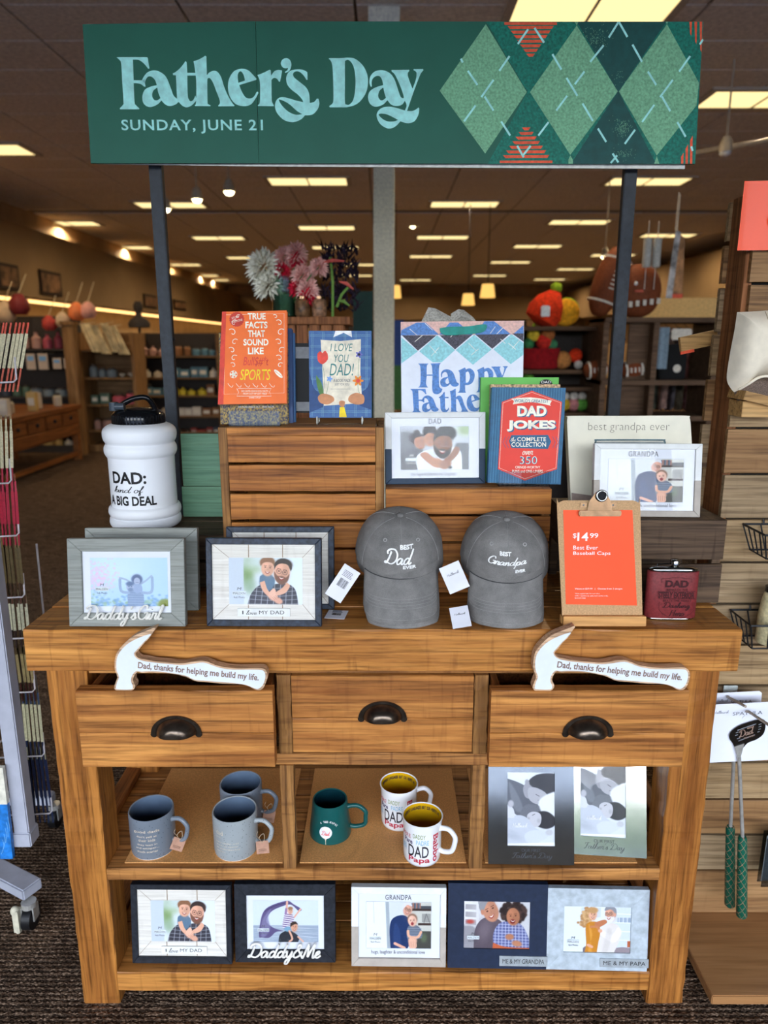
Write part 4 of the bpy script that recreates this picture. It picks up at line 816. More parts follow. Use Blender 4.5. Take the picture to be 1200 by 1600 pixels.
# grey-washed frames, left
def grey(lb, tl, tr, br, bl, withart):
    F = Flat('picture_frame', lb, 'picture frame', bl, br, 1.0025, R(9), group=None)
    s_ = 1 if withart else 0
    if withart:
        x0, z0, x1, z1 = frame(F, (106, 841.5), (288.5, 979), (.0300, .0290, .0300, .0275), GREYW, AR_GIRL, (140, 872, 261, 948), lip=.003)
        script(F, "Daddy'sGirl", (132, 944, 258, 978), SILVER, .17, .006, -.0015, name='cast_lettering'); maker_mark(F, 158, 921, 21, INK, MP)
    else: frame(F, (134, 825), (309, 955), (.030, .029, .030, .0275), GREYW, AR_GIRL, (168, 853, 278, 930))
    return F
grey('grey-washed wooden photo frame with cast script words on its lower edge, front of two', (108, 841), (291, 842), (286, 979), (104, 979), True)
grey('grey-washed wooden photo frame standing behind the front grey one, below the white jug', (136, 825), (310, 824), (307, 954), (134, 954), False)
# navy frames with whitewashed boards
def dadframe(lb, z, bl, br, otl, obr, inner, abox, cap, fm, lines, tilt=R(9), mark=True, mat=BLK):
    F = Flat('picture_frame', lb, 'picture frame', bl, br, z, tilt); x0, z0, x1, z1 = F.rect(*otl, *obr); i = F.rect(*inner)
    frame(F, otl, obr, (i[0]-x0, i[1], x1-i[2], z1-i[3]), fm, AR_DAD, abox, matm=WWASH, glass=True)
    for lx in lines:
        for a, b in ((inner[1], abox[1]), (abox[3], inner[3])):
            u = F.rect(lx-.6, a+.5, lx+.6, b-.5); M().box(u[0], u[2], .0049, .0053, u[1], u[3]).make('board_joint', plain('joint_brown', (150, 128, 104), .7), F.o)
    a = F.rect(*cap); M().box(a[0], a[2], .002, .0046, a[1], a[3]).make('caption_plate', FWHITE, F.o)
    w_ = cap[2]-cap[0]; h = cap[3]-cap[1]; c0 = cap[0]
    F.text('I', (c0+w_*.09, cap[1]+h*.28, c0+w_*.11, cap[3]-h*.28), BLACK, y=.0018); script(F, 'love', (c0+w_*.16, cap[1]+h*.2, c0+w_*.37, cap[3]-h*.2), BLACK, .09, .0003, .0018)
    F.text('MY DAD', (c0+w_*.41, cap[1]+h*.28, c0+w_*.89, cap[3]-h*.28), BLACK, y=.0018)
    for (ax, ay), (bx, by) in (((inner[0], inner[1]), (abox[0], abox[1])), ((inner[2], inner[1]), (abox[2], abox[1])), ((inner[0], inner[3]), (abox[0], abox[3])), ((inner[2], inner[3]), (abox[2], abox[3]))):
        A, B = F.uv(ax, ay), F.uv(bx, by); M().tube([(A[0], .0051, A[1]), (B[0], .0051, B[1])], .0004, 4).make('mitre_line', plain('joint_brown', (150, 128, 104), .7), F.o)
    if mark: maker_mark(F, abox[0]+(abox[2]-abox[0])*.14, abox[1]+(abox[3]-abox[1])*.76, (abox[2]-abox[0])*.19, INK, MP)
    return F
dadframe('navy wooden frame with whitewashed boards and man and boy photo, front on the tabletop', 1.0025, (320, 978.5), (499.5, 979.5), (322, 841), (502, 979), (331, 851, 492, 969), (357, 872, 472, 945), (371, 951, 453, 963.5), NAVY, (387.5, 441))
dadframe('navy wooden frame hidden behind the front man and boy frame on the tabletop', 1.0025, (352, 952), (521, 952), (354, 823), (522, 953), (363, 832, 513, 944), (386, 852, 494, 920), (400, 926, 477, 938), NAVY, (412, 462), mark=False)
BZ = .0945
dadframe('black wooden frame with whitewashed boards and a man and boy photo on the bottom shelf', BZ, (206, 1505.5), (361, 1507), (205, 1383), (361.5, 1507), (214.5, 1391, 353, 1496), (235, 1409, 335, 1473), (252, 1480, 323, 1491.5), BLK, (260, 307), R(8))
F = Flat('picture_frame', 'black wooden frame with cast words and a beach photo on the bottom shelf', 'picture frame', (367, 1504), (524, 1504.5), BZ, R(8)); x0, z0, x1, z1 = F.rect(366.5, 1382, 524, 1504)
i = F.rect(385, 1400, 506, 1485); frame(F, (366.5, 1382), (524, 1504), (i[0]-x0, i[1], x1-i[2], z1-i[3]), BLK, AR_BEACH, (395, 1409, 497, 1474)); script(F, 'Daddy&Me', (387, 1472, 502, 1505), SILVER, .17, .006, -.0015, name='cast_lettering'); maker_mark(F, 411, 1455, 18, INK, MP)
# two-tone captioned frames
SERIF = plain('grey_serif_ink', (92, 92, 98), .6)
def captioned(lb, z, bl, br, otl, obr, inner, art, abox, top, tbox, cap, cbox, mats, split, tilt=R(9), mark=None, yaw=None):
    F = Flat('picture_frame', lb, 'picture frame', bl, br, z, tilt, yaw); x0, z0, x1, z1 = F.rect(*otl, *obr); i = F.rect(*inner)
    frame(F, otl, obr, (i[0]-x0, i[1], x1-i[2], z1-i[3]), mats, art, abox, two=split)
    F.text(top, tbox, SERIF, y=MP, bold=.01, spacing=1.1); F.text(cap, cbox, SERIF, y=MP)
    a = F.rect(*abox)
    for p_, q_ in (((a[0], a[1]), (a[2], a[1])), ((a[2], a[1]), (a[2], a[3])), ((a[2], a[3]), (a[0], a[3])), ((a[0], a[3]), (a[0], a[1]))): M().tube([(p_[0], .0048, p_[1]), (q_[0], .0048, q_[1])], .0005, 4).make('mat_bevel', plain('mat_bevel', (200, 204, 212), .6), F.o)
    if mark: maker_mark(F, *mark, INK if mark[2] < 30 and art is not AR_THREE else WHITE, MP)
    return F
captioned('white over dark blue frame headed DAD standing on the low crate', 1.2585, (604, 757), (757, 755.5), (602, 644), (758.5, 757), (612, 653, 749, 747), AR_THREE, (626, 666, 733, 734), 'DAD', (670, 654, 690, 662), 'the legend behind the laughter', (642, 738, 714, 744.5), (FWHITE, FNAVY), 702, mark=(643, 718, 19))
captioned('white over taupe frame headed GRANDPA on top of the dark riser', 1.2015, (932, 807), (1100, 808.5), (928, 693), (1096, 808), (937.5, 702, 1086, 798), AR_GPA, (951, 717, 1069, 785), 'GRANDPA', (983, 705, 1030, 713.5), 'hugs, laughter & unconditional love', (960, 787, 1058, 794), (FWHITE, TAUPE), 750, R(9), (972, 771, 22))
captioned('white over taupe frame headed GRANDPA in the middle of the bottom shelf', BZ, (548, 1510), (697.5, 1512), (549, 1387), (697, 1511), (560, 1398, 688, 1498.5), AR_GPA, (572, 1411, 674, 1484), 'GRANDPA', (602, 1400, 643, 1408), 'hugs, laughter & unconditional love', (580, 1486.5, 664, 1494), (FWHITE, TAUPE), 1448, R(8), (586.5, 1468, 19))
def flatframe(lb, bl, br, otl, obr, mat, art, abox, cap, cbox, yaw=None):
    F = Flat('picture_frame', lb, 'picture frame', bl, br, BZ, R(8), yaw); x0, z0, x1, z1 = F.rect(*otl, *obr); z0 = 0; i = F.rect(*abox)
    for P, nm in (([(x0, z1), (x1, z1), (i[2], i[3]), (i[0], i[3])], 'top_rail'), ([(x0, z0), (x1, z0), (i[2], i[1]), (i[0], i[1])], 'bottom_rail'), ([(x0, z0), (i[0], i[1]), (i[0], i[3]), (x0, z1)], 'side_rail'), ([(x1, z0), (i[2], i[1]), (i[2], i[3]), (x1, z1)], 'side_rail')): M().prism(P, 0, .014).make(nm, mat, F.o)
    photo(F, art, (i[0]-.001, i[1]-.001, i[2]+.001, i[3]+.001), .003, px=False); M().box(i[0], i[2], .0035, .005, i[1], i[3]).make('photo_backing', CARD, F.o)
    M().box(i[0], i[2], .0012, .002, i[1], i[3]).make('glass', GLASS, F.o); M().box(x0+.003, x1-.003, .0135, .0155, .003, z1-.003).make('back_board', CARD, F.o)
    a = F.rect(*cbox); M().box(a[0], a[2], -.0025, .0, a[1], a[3]).make('caption_plate', plain('brushed_plate', (196, 204, 210), .35, .5), F.o, bevel=.0004, seg=1)
    h = cbox[3]-cbox[1]; F.text(cap, (cbox[0]+5, cbox[1]+h*.27, cbox[2]-5, cbox[3]-h*.27), BLACK, y=-.0028); maker_mark(F, abox[0]+(abox[2]-abox[0])*.14, abox[1]+(abox[3]-abox[1])*.76, 19, INK, .0008)
    h = z1*.7; M().prism([(-.02, h), (.02, h), (.03, .01), (-.03, .01)], 0, .002, Matrix.Translation((0, .016, h)) @ Matrix.Rotation(.25, 4, 'X') @ Matrix.Translation((0, 0, -h))).make('easel_leg', CARD, F.o)
flatframe('midnight blue flat frame with a metal caption strip and grandfather photo on the bottom shelf', (700, 1512), (855, 1515), (700, 1381), (855, 1514), plain('midnight_frame', (32, 42, 64), .5), AR_GK, (725, 1409, 828, 1483), 'ME & MY GRANDPA', (780, 1493.5, 855, 1509))
flatframe('pale grey flat frame with a metal caption strip, last frame on the bottom shelf', (856.5, 1514.5), (1012, 1518), (854, 1389), (1013, 1517), plain('pale_grey_frame', (176, 186, 194), .4), AR_PAPA, (881, 1417, 986, 1489), 'ME & MY PAPA', (937, 1497.5, 1013, 1511))
# polished silver frames in the right bay
def silver(lb, bl, br, otl, obr, abox, yaw, c1, c2, c3, tilt=R(15)):
    F = Flat('picture_frame', lb, 'picture frame', bl, br, .392, tilt, yaw); x0, z0, x1, z1 = F.rect(*otl, *obr); z0 = 0; i = F.rect(*abox)
    for P, nm in (([(x0, z1), (x1, z1), (i[2], i[3]), (i[0], i[3])], 'top_rail'), ([(x0, z0), (x1, z0), (i[2], i[1]), (i[0], i[1])], 'bottom_rail'), ([(x0, z0), (i[0], i[1]), (i[0], i[3]), (x0, z1)], 'side_rail'), ([(x1, z0), (i[2], i[1]), (i[2], i[3]), (x1, z1)], 'side_rail')): M().prism(P, 0, .008).make(nm, CHROME, F.o)
    photo(F, AR_BABY, (i[0]-.001, i[1]-.001, i[2]+.001, i[3]+.001), .003, px=False); M().box(i[0], i[2], .0035, .005, i[1], i[3]).make('photo_backing', CARD, F.o); M().box(i[0], i[2], .0012, .002, i[1], i[3]).make('glass', GLASS, F.o)
    ENG = plain('engraved_grey', (70, 70, 74), .5); F.text('OUR FIRST', c1, ENG, y=-.0003, name='engraving'); script(F, "Father's Day", c2, ENG, .08, .0002, -.0001, name='engraving'); script(F, 'Hallmark', c3, WHITE, .1, .0003, .0009, name='maker_mark')
    M().box(x0+.003, x1-.003, .008, .011, .003, z1-.003).make('back_board', CARD, F.o)
silver('polished silver upright frame with a father and baby photo, left of the pair', (766, 1350), (897, 1352), (763, 1165), (897, 1351), (793, 1207, 867, 1322), None, (815, 1326, 845, 1331), (800, 1332, 863, 1345), (801, 1286, 824, 1293))
silver('polished silver upright frame with a father and baby photo, right and tilted', (897, 1334.5), (1010, 1341.5), (895, 1160), (1010, 1338), (907, 1191, 978, 1308), None, (928, 1312, 960, 1317), (912, 1317, 976, 1332), (917, 1274, 940, 1281), R(19))

# ------------------------------------------------------------------ things standing on the crates and risers
def sheet(F, pts, y, mat, nm, th=.0003): return M().prism([F.uv(*q) for q in pts], y, y+th).make(nm, mat, F.o)
def book(name, lb, bl, br, z, otl, obr, th, cover, tilt, page=None, yaw=0, spine=None, group=None, lift=0, Y=None):
    F = Flat(name, lb, 'book', bl, br, z, tilt, yaw, group, Y)
    if Y is not None and z is not None: dz = z-F.o.location.z; F.o.location.z = z; F.mat = Matrix.Translation((0, 0, dz)) @ F.mat; F.inv = F.mat.inverted(); x0, z0, x1, z1 = F.rect(*otl, *obr); z0 = lift
    M().box(x0, x1, 0, .002, z0, z1).make('front_cover', cover, F.o, bevel=.0006, seg=1); M().box(x0, x1, th-.002, th, z0, z1).make('back_cover', cover, F.o, bevel=.0006, seg=1)
    M().box(x0, x0+.003, .002, th-.002, z0, z1).make('spine', spine or cover, F.o); M().box(x0+.003, x1-.003, .002, th-.002, z0+.002, z1-.002).make('pages', page or plain('page_edges', (226, 220, 204), .8, 0, .06, 400), F.o)
    return F, (x0, z0, x1, z1)
ORG = plain('orange_cover', (246, 112, 34), .45, 0, .02, 20); REDC = plain('coral_spine', (222, 66, 48), .5); YEL = plain('yellow_print', (250, 214, 30), .5); BBL = plain('blue_book_cover', (44, 72, 120), .4)
TZ = 1.4005
def foil():
    k = N('gold_foil_cover'); f = k.noise(k.coords((260, 260, 200)), 1, 5, .7); g = k.noise(k.coords((40, 40, 120)), 1, 3)
    return k.pbr(k.ramp(f, [(.42, (26, 36, 70)), (.60, (176, 146, 70))]), .45, 0)
F, b = book('book', 'blue and gold foil book under and behind the orange book', (343, 660), (449, 659), TZ, (343, 520), (449, 660), .022, foil(), R(8), Y=.305)
F.text('300 MORE INSIDE OUT, TRUE FACTS', (372, 634.5, 428, 637.5), WHITE, y=-.0004)
ey = F
F2, b2 = book('book', 'second dark blue book behind the orange book, slightly to the right', (353, 658), (457, 657.5), TZ, (353, 513), (457, 657), .02, BBL, R(8), Y=.330)
F3, b3 = book('book', 'third blue book at the back of the stack behind the orange book', (358, 656), (461, 656), TZ, (358, 520), (461, 656), .014, plain('mid_blue_cover', (62, 104, 150), .4), R(8), Y=.352)
F4 = Flat('book', 'bright orange sports trivia paperback with white and yellow title', 'book', (341, 632), (446.5, 629.5), TZ, R(9), yaw=0, Y=.272)
q4 = [F4.uv(*q) for q in [(340.5, 632), (447.5, 630), (448, 485), (347, 487)]]
M().prism(q4, 0, .001).make('front_cover', ORG, F4.o); M().prism([(x, z) for x, z in q4], .017, .018).make('back_cover', ORG, F4.o); M().prism([(q4[0][0], q4[0][1]), (q4[1][0]-.002, q4[1][1]+.001), (q4[2][0]-.002, q4[2][1]-.001), (q4[3][0], q4[3][1])], .001, .017).make('pages', plain('page_edges', (226, 220, 204), .8), F4.o)
sheet(F4, [(340.5, 632), (349, 632), (353.5, 487), (347, 487)], -.0004, REDC, 'spine_strip')
CREAM = plain('cream_print', (252, 240, 220), .5)
for s_, bx in (('TRUE', (387, 489, 415, 499.5)), ('FACTS', (383.5, 502.5, 418, 513)), ('THAT', (387.5, 516, 414, 526.5)), ('SOUND', (380.5, 529.5, 419.5, 540)), ('LIKE', (387.5, 543, 412, 553.5))): F4.text(s_, bx, CREAM, y=-.0003, bold=.03)
for s_, bx, mt in (('Bull$#*t', (380, 557, 420, 573), REDC), ('SPORTS', (375, 577, 423, 594), YEL)): F4.text(s_, bx, mt, y=-.0003, shear=.25, bold=.005)
F4.text('300 GAME-CHANGING FACTS', (377, 609.5, 419, 612.5), CREAM, y=-.0003); F4.text('FROM OUT OF LEFT FIELD', (380, 613.8, 417, 616.6), CREAM, y=-.0003); F4.text('SHANE CARLEY', (389, 620, 408, 622.5), CREAM, y=-.0003)
def pline(F, P, w_, mat, y=-.0003, nm='ornament', sm=True, close=False):
    Q = spline(P, 5) if sm else P; m = M(); uv = [F.uv(*p) for p in Q]; m.tube([(u, 0, v) for u, v in uv], w_, 5, close); me = bpy.data.meshes.new(nm); m.b.to_mesh(me); m.b.free()
    me.transform(Matrix.Translation((0, y, 0)) @ Matrix.Diagonal((1, .25, 1, 1))); me.materials.append(mat); return put(nm, me, F.o)
for dx, sg in ((366, 1), (436, -1)):
    for (cx, cy, r_, rev) in ((0, 505, 6, 1), (-3, 520, 7, -1), (1, 535, 6, 1), (-4, 548, 6, -1), (0, 560, 6, 1), (-2, 571, 5, -1), (6, 495, 4, 1)):
        pline(F4, [(dx+sg*cx+rev*sg*r_*t*math.cos(t*5.5), cy+r_*t*math.sin(t*5.5)) for t in np.linspace(.15, 1, 9)],   .0008, CREAM)
pline(F4, [(372, 607), (424, 607), (421, 612), (424, 619), (370, 619), (373, 613), (370, 607)], .0005, CREAM, sm=False); pline(F4, [(352, 492), (350, 616), (444, 614), (444, 490), (352, 492)], .0003, CREAM, sm=False)
for i in range(6): pline(F4, [(360+i*13+4*math.cos(t), 602+3*math.sin(t*1.5)) for t in np.linspace(0, 5, 8)], .0005, CREAM)
P = [F4.uv(365+6*math.cos(t), 585+6*math.sin(t)) for t in np.linspace(0, 2*PI, 17)[:-1]]; M().prism(P, -.0004, -.0001).make('ball_print', CREAM, F4.o)
for t in np.linspace(0, 2*PI, 6)[:-1]: P = [F4.uv(365+4.2*math.cos(t)+1.5*math.cos(a), 585+4.2*math.sin(t)+1.5*math.sin(a)) for a in np.linspace(0, 2*PI, 6)[:-1]]; M().prism(P, -.0006, -.0003).make('ball_patch', ORG, F4.o)
P = [F4.uv(435+7.5*math.cos(t)*.8+3*math.sin(t), 584+6*math.sin(t)+3*math.cos(t)) for t in np.linspace(0, 2*PI, 17)[:-1]]; M().prism(P, -.0004, -.0001).make('ball_print', CREAM, F4.o); pline(F4, [(430, 580), (440, 588)], .0005, ORG, -.0006, sm=False)
P = [F4.uv(370+(12 if i % 2 else 11)*math.cos(t), 499+(12 if i % 2 else 11)*math.sin(t)) for i, t in enumerate(np.linspace(0, 2*PI, 41)[:-1])]; M().prism(P, -.0004, -.0001).make('seal', plain('seal_red', (206, 60, 44), .5), F4.o)
def rtext(F, s_, c, w_, h, rot, mat, y=-.0006, nm='lettering', **kw):
    a = F.uv(*c); u = F.uv(c[0]+w_, c[1]); W_ = abs(u[0]-a[0]); v = F.uv(c[0], c[1]+h); H = abs(v[1]-a[1]); me = text_mesh(s_, **kw); fit(me, -W_/2, -H/2, W_/2, H/2, 0); me.materials.append(mat)
    o = put(nm, me, F.o, (a[0], y, a[1]), (0, -R(rot), 0)); return o
rtext(F4, 'STUMP', (368, 496), 12, 3.4, 14, CREAM); rtext(F4, 'EVERYONE', (370.5, 501.5), 17, 3.4, 14, CREAM)
def easel(lb, x0, x1, y0, z, depth=.05, lip=.02, back=.10, tilt=R(9), plate=True, loc=None):
    t = thing('acrylic_easel', lb, 'easel', ((x0+x1)/2, y0, z)); W_ = (x1-x0)/2
    if plate:
        M().box(-W_, W_, 0, .0025, 0, lip).make('front_lip', ACRYL, t, bevel=.0005, seg=1); M().box(-W_, W_, .0025, depth, 0, .0025).make('foot', ACRYL, t); M().box(-W_, W_, 0, .0025, 0, back, Matrix.Translation((0, depth, 0)) @ Matrix.Rotation(-tilt, 4, 'X')).make('back_plate', ACRYL, t)
    else:
        for s_ in (-1, 1): M().box(s_*W_-.0015, s_*W_+.0015, -.006, depth, 0, .003).box(s_*W_-.0015, s_*W_+.0015, -.006, -.003, 0, lip).box(s_*W_-.0015, s_*W_+.0015, .0, .003, 0, back, Matrix.Translation((0, depth, 0)) @ Matrix.Rotation(-tilt, 4, 'X')).make('arm', plain('clear_rod', (190, 190, 180), .1), t)
        M().box(-W_, W_, .006, .009, .0, .003).box(-W_, W_, .006, .009, .0, .003).make('cross_bar', ACRYL, t)
    return t
pe = at_z(395, 662, TZ); easel('clear acrylic easel holding the orange and foil books', at_y(357, 662, .26).x, at_y(437, 662, .26).x, .262, TZ, .125, .036)
# card book I LOVE YOU DAD
F = Flat('gift_book', 'blue plaid gift book lettered I LOVE YOU DAD with illustrated flowers', 'book', (482, 652), (579, 653), TZ+.003, R(9), yaw=0, Y=.30); x0, z0, x1, z1 = F.rect(483, 517, 580.5, 652); z0 = 0
PLB = plain('denim_blue', (66, 104, 158), .5, 0, .04, 60); M().box(x0, x1, 0, .0015, z0, z1).make('front_cover', PLB, F.o); M().box(x0+.001, x1-.002, .0015, .008, z0+.001, z1-.002).make('pages', plain('page_edges', (226, 220, 204), .8), F.o); M().box(x0, x1, .008, .0095, z0, z1).make('back_cover', PLB, F.o)
PALEB = plain('pale_check_line', (132, 182, 192), .5)
for i in range(6):
    for d in (0, 2.2): pline(F, [(487+i*17+d, 518), (486+i*17+d, 651)], .0003, PALEB, -.0002, 'check_line', False)
for i in range(8):
    for d in (0, 2.2): pline(F, [(484, 523+i*17+d), (579, 523+i*17+d)], .0003, PALEB, -.0002, 'check_line', False)
DBL = plain('sleeve_blue', (40, 74, 126), .5); sheet(F, [q[:2] for q in outline([(483,575,1),(490,605),(505,620),(505,636,1),(484,645,1)])], -.0005, DBL, 'sleeve'); sheet(F, [q[:2] for q in outline([(580,585,1),(574,605),(560,618),(562,634,1),(580,640,1)])], -.0005, DBL, 'sleeve')
sheet(F, [(524, 517), (549, 517), (550, 527), (537, 520), (521, 527)], -.0005, WHITE, 'collar'); sheet(F, [(501, 531), (532, 533), (564, 530), (563, 580), (566, 630), (535, 632), (506, 634), (504, 580)], -.0008, plain('paper_cream', (236, 226, 204), .6), 'letter_sheet')
TEAL = plain('teal_ink', (60, 128, 124), .5)
for s_, bx in (('I LOVE', (516, 537, 551, 549)), ('YOU', (522, 554, 545, 566)), ('DAD!', (515, 568, 553, 587))): F.text(s_, bx, TEAL, y=-.0012, shear=.2)
F.text('A BOOK MADE', (521, 592, 548, 597), INK, y=-.0012, shear=.2); F.text('JUST FOR YOU', (523, 599, 546, 603.5), INK, y=-.0012, shear=.2); pline(F, [(516, 608), (547, 608)], .0003, INK, -.0011, 'rule', False)
def petal(F, cx, cy, r_, n, mat, mat2, y=-.0012):
    P = [F.uv(cx+r_*(.75+.25*math.cos(n*t))*math.cos(t), cy+r_*(.75+.25*math.cos(n*t))*math.sin(t)) for t in np.linspace(0, 2*PI, 33)[:-1]]; M().prism(P, y, y+.0003).make('flower_print', mat, F.o)
    if mat2: P = [F.uv(cx+r_*.35*math.cos(t), cy+r_*.35*math.sin(t)) for t in np.linspace(0, 2*PI, 9)[:-1]]; M().prism(P, y-.0003, y).make('flower_heart', mat2, F.o)
TUL = plain('tulip_red', (232, 74, 60), .5); LEAF = plain('leaf_print', (86, 130, 70), .5); SKN = plain('print_skin', (206, 140, 96), .5)
sheet(F, outline([(496,553,1),(500,549),(504,552,1),(508,548),(512,553,1),(512,562),(504,569),(497,564)]), -.0012, TUL, 'tulip_print'); petal(F, 561, 554, 6, 5, plain('violet_print', (112, 110, 190), .5), BLACK); petal(F, 559.5, 595, 9, 6, plain('orange_print', (240, 140, 40), .5), TUL); petal(F, 515, 592, 5, 5, plain('sky_print', (120, 160, 220), .5), None)
sheet(F, outline([(494,586,1),(502,598),(506,615,1),(500,616),(495,600)]), -.0012, LEAF, 'leaf_print'); pline(F, [(504, 569), (507, 590), (505, 616)], .0004, LEAF, -.0012); pline(F, [(561, 560), (559, 600), (562, 616)], .0004, LEAF, -.0012); pline(F, [(514, 596), (510, 616)], .0004, LEAF, -.0012)
sheet(F, outline([(497,620),(505,615),(519,619),(522,626),(512,632),(500,629)]), -.0014, SKN, 'hand_print'); sheet(F, outline([(568,618),(556,614),(546,619),(545,627),(556,632),(568,630)]), -.0014, SKN, 'hand_print'); sheet(F, outline([(531,634),(530,628),(534,626),(539,628),(537,636)]), -.0014, SKN, 'hand_print'); sheet(F, [(531, 636), (538, 636), (542, 652), (530, 652)], -.0014, YEL, 'sleeve_print')
pz = at_z(530, 656, TZ); easel('small clear easel with two prongs under the I LOVE YOU DAD book', at_y(496, 656, .3).x, at_y(566, 656, .3).x, .294, TZ, .05, .02, .08, plate=False)
# black panel between books
F = Flat('tablet_panel', 'black glossy panel with grey bands between the orange book and the blue gift book', 'panel', (456, 645), (530, 645), TZ, R(5), yaw=0, Y=.385); x0, z0, x1, z1 = F.rect(450, 536, 530, 645)
M().box(x0, x1, 0, .008, 0, z1).make('body', plain('gloss_black', (10, 10, 12), .5), F.o, bevel=.001)
for a, b in ((542, 560), (628, 642)): u = F.rect(458, a, 526, b); M().box(u[0], u[2], -.0006, .0001, u[1], u[3]).make('grey_band', plain('band_grey', (150, 152, 156), .4), F.o)
# ------------------------------------------------------------------ gift bag, joke books, grandpa block
def fix_z(F, z): dz = z-F.o.location.z; F.o.location.z = z; F.mat = Matrix.Translation((0, 0, dz)) @ F.mat; F.inv = F.mat.inverted(); return F
LZ = 1.2585
F = Flat('gift_bag', 'white argyle gift bag with blue greeting letters and grey tissue', 'gift bag', (629, 715), (816, 715), LZ, R(2), yaw=0, Y=.36); fix_z(F, LZ)
PB = plain('bag_paper', (226, 230, 240), .5, 0, .02, 30); a, b = F.uv(626, 503), F.uv(819, 500); W0, W1 = F.uv(629, 700)[0], F.uv(816, 700)[0]; H = a[1]
M()._add([(W0, 0, 0), (W1, 0, 0), (b[0], 0, H), (a[0], 0, H), (W0, .08, 0), (W1, .08, 0), (b[0]-.004, .05, H), (a[0]+.004, .05, H)], [(0, 1, 2, 3), (5, 4, 7, 6), (4, 5, 1, 0), (4, 0, 3, 7), (1, 5, 6, 2)]).make('bag_body', PB, F.o)
BL1 = plain('bag_blue', (86, 132, 196), .5, 0, .1, 200); BL2 = plain('bag_aqua', (146, 208, 214), .5, 0, .06, 200); BL3 = plain('bag_charcoal', (66, 62, 74), .5, 0, .3, 300); PK = plain('bag_pink', (226, 182, 170), .5, 0, .06, 150)
k_ = -.0004
def bp(pts, mat, y=-.0003, nm='diamond_print'): sheet(F, pts, y, mat, nm)
bp([(626, 503), (819, 501), (818, 523), (626, 524)], PK, -.0003)
for pts in ([(651,504),(665,504),(686,523),(626,524),(627,516)], [(703,504),(716,504),(739,523),(686,523)], [(757,502),(772,502),(798,522),(742,523)], [(818,508),(818,521),(803,521)]): bp(pts, BL1, -.0006)
for pts in ([(628,524),(682,524),(653,548)], [(687,524),(738,523),(711,546)], [(743,523),(796,522),(769,545)], [(800,521),(818,521),(818,534)]): bp(pts, BL3, -.0006)
for pts in ([(627,527),(653,549),(627,568)], [(683,524),(711,547),(690,566),(676,566),(655,549)], [(741,523),(768,546),(739,570),(712,547)], [(799,522),(818,536),(818,554),(798,569),(771,546)]): bp(pts, BL2, -.0006)
for d in ((640,514,652,524),(660,524,648,534),(664,505,676,516),(716,512,704,527),(732,536,744,548),(748,545,736,555),(671,540,682,552),(686,543,674,556),(774,510,766,521),(786,512,776,522),(782,530,790,537),(794,536,806,546),(812,531,800,545)):
    A, B = F.uv(*d[:2]), F.uv(*d[2:]); m = M(); m.tube([(A[0], 0, A[1]), (B[0], 0, B[1])], .0007, 4); me = bpy.data.meshes.new('d'); m.b.to_mesh(me); m.b.free(); me.transform(Matrix.Translation((0, -.0008, 0)) @ Matrix.Diagonal((1, .2, 1, 1))); me.materials.append(plain('bag_dash', (232, 230, 220), .5)); put('dash', me, F.o)
c6 = (6.667, 6.667)
def G_(L, tx, ty, ax, ay, sx, sy): return (L, (620+tx/6.667-ax/sx, 550+ty/6.667-ay/sy), (sx, sy))
glyph_letters(F, [(GD['H'], (620, 550), c6), G_(GC['a'], 452, 180, 495, 210, 13.8, 14.6), (GD['p'], (620, 550), c6), (GD['p'], (649, 549.2), c6), G_(GC['y'][:1], 985, 148, 752, 200, 13.8, 14.6),
  G_(GA['F'], 140, 385, 52, 66, 14.4, 15.4), G_(GA['a'], 262, 452, 335, 212, 15.2, 15.4), G_(GA['t'], 437, 412, 672, 110, 16.5, 15.4), G_(GA['h'], 553, 382, 900, 52, 15.7, 15.4), G_(GB['e'], 728, 442, 150, 195, 15.2, 15.4)], BL1, -.0008)
M().mesh(fill_mesh([[F.uv(*p[:2]) for p in outline([(687,513,1),(700,511),(730,510),(758,507),(758,516),(745,521),(700,524),(689,520)])]], .0015), Matrix.Translation((0, -.003, 0))).make('ribbon_handle', plain('teal_ribbon', (20, 140, 128), .5), F.o)
TS = plain('grey_tissue', (176, 172, 162), .7, 0, .14, 220, .3)
def tissue(pts, dy, bump):
    P = [F.uv(*p) for p in pts]; cx = sum(p[0] for p in P)/len(P); cz = sum(p[1] for p in P)/len(P); n = len(P); m = M()
    vs = [(p[0], dy+(.01 if i % 2 else 0), p[1]) for i, p in enumerate(P)]+[(cx, dy-bump, cz)]; m._add(vs, [(i, (i+1) % n, n) for i in range(n)]); m.closed = True; m.make('tissue', TS, F.o)
tissue([(658, 504), (671, 478), (681, 480), (709, 494), (712, 506)], .03, .012); tissue([(706, 503), (707, 488), (719, 481), (728, 482), (742, 494), (750, 503)], .035, .012); tissue([(690, 504), (705, 496), (740, 500), (760, 505)], .045, .006)
GRN = plain('bright_green_cover', (104, 186, 84), .5, 0, .02, 20)
Fg, bb = book('book', 'bright green hardback with a black starburst seal at the back of the joke books', (752, 745), (868, 745), LZ, (750, 589.5), (870.5, 757), .02, GRN, R(5), Y=.325)
P = [Fg.uv(853+(11 if i % 2 else 9.2)*math.cos(t), 600+(8 if i % 2 else 6.6)*math.sin(t)) for i, t in enumerate(np.linspace(0, 2*PI, 41)[:-1])]; M().prism(P, -.0006, -.0002).make('seal', BLACK, Fg.o); Fg.text('DAD', (846, 595, 861, 599), WHITE, y=-.0009)
Fm, bb = book('book', 'tan illustrated hardback between the green book and the joke book', (766, 750), (872, 750), LZ, (765, 600.5), (873, 757), .02, plain('map_cover', (190, 156, 120), .5, 0, .35, 160), R(5), Y=.298)
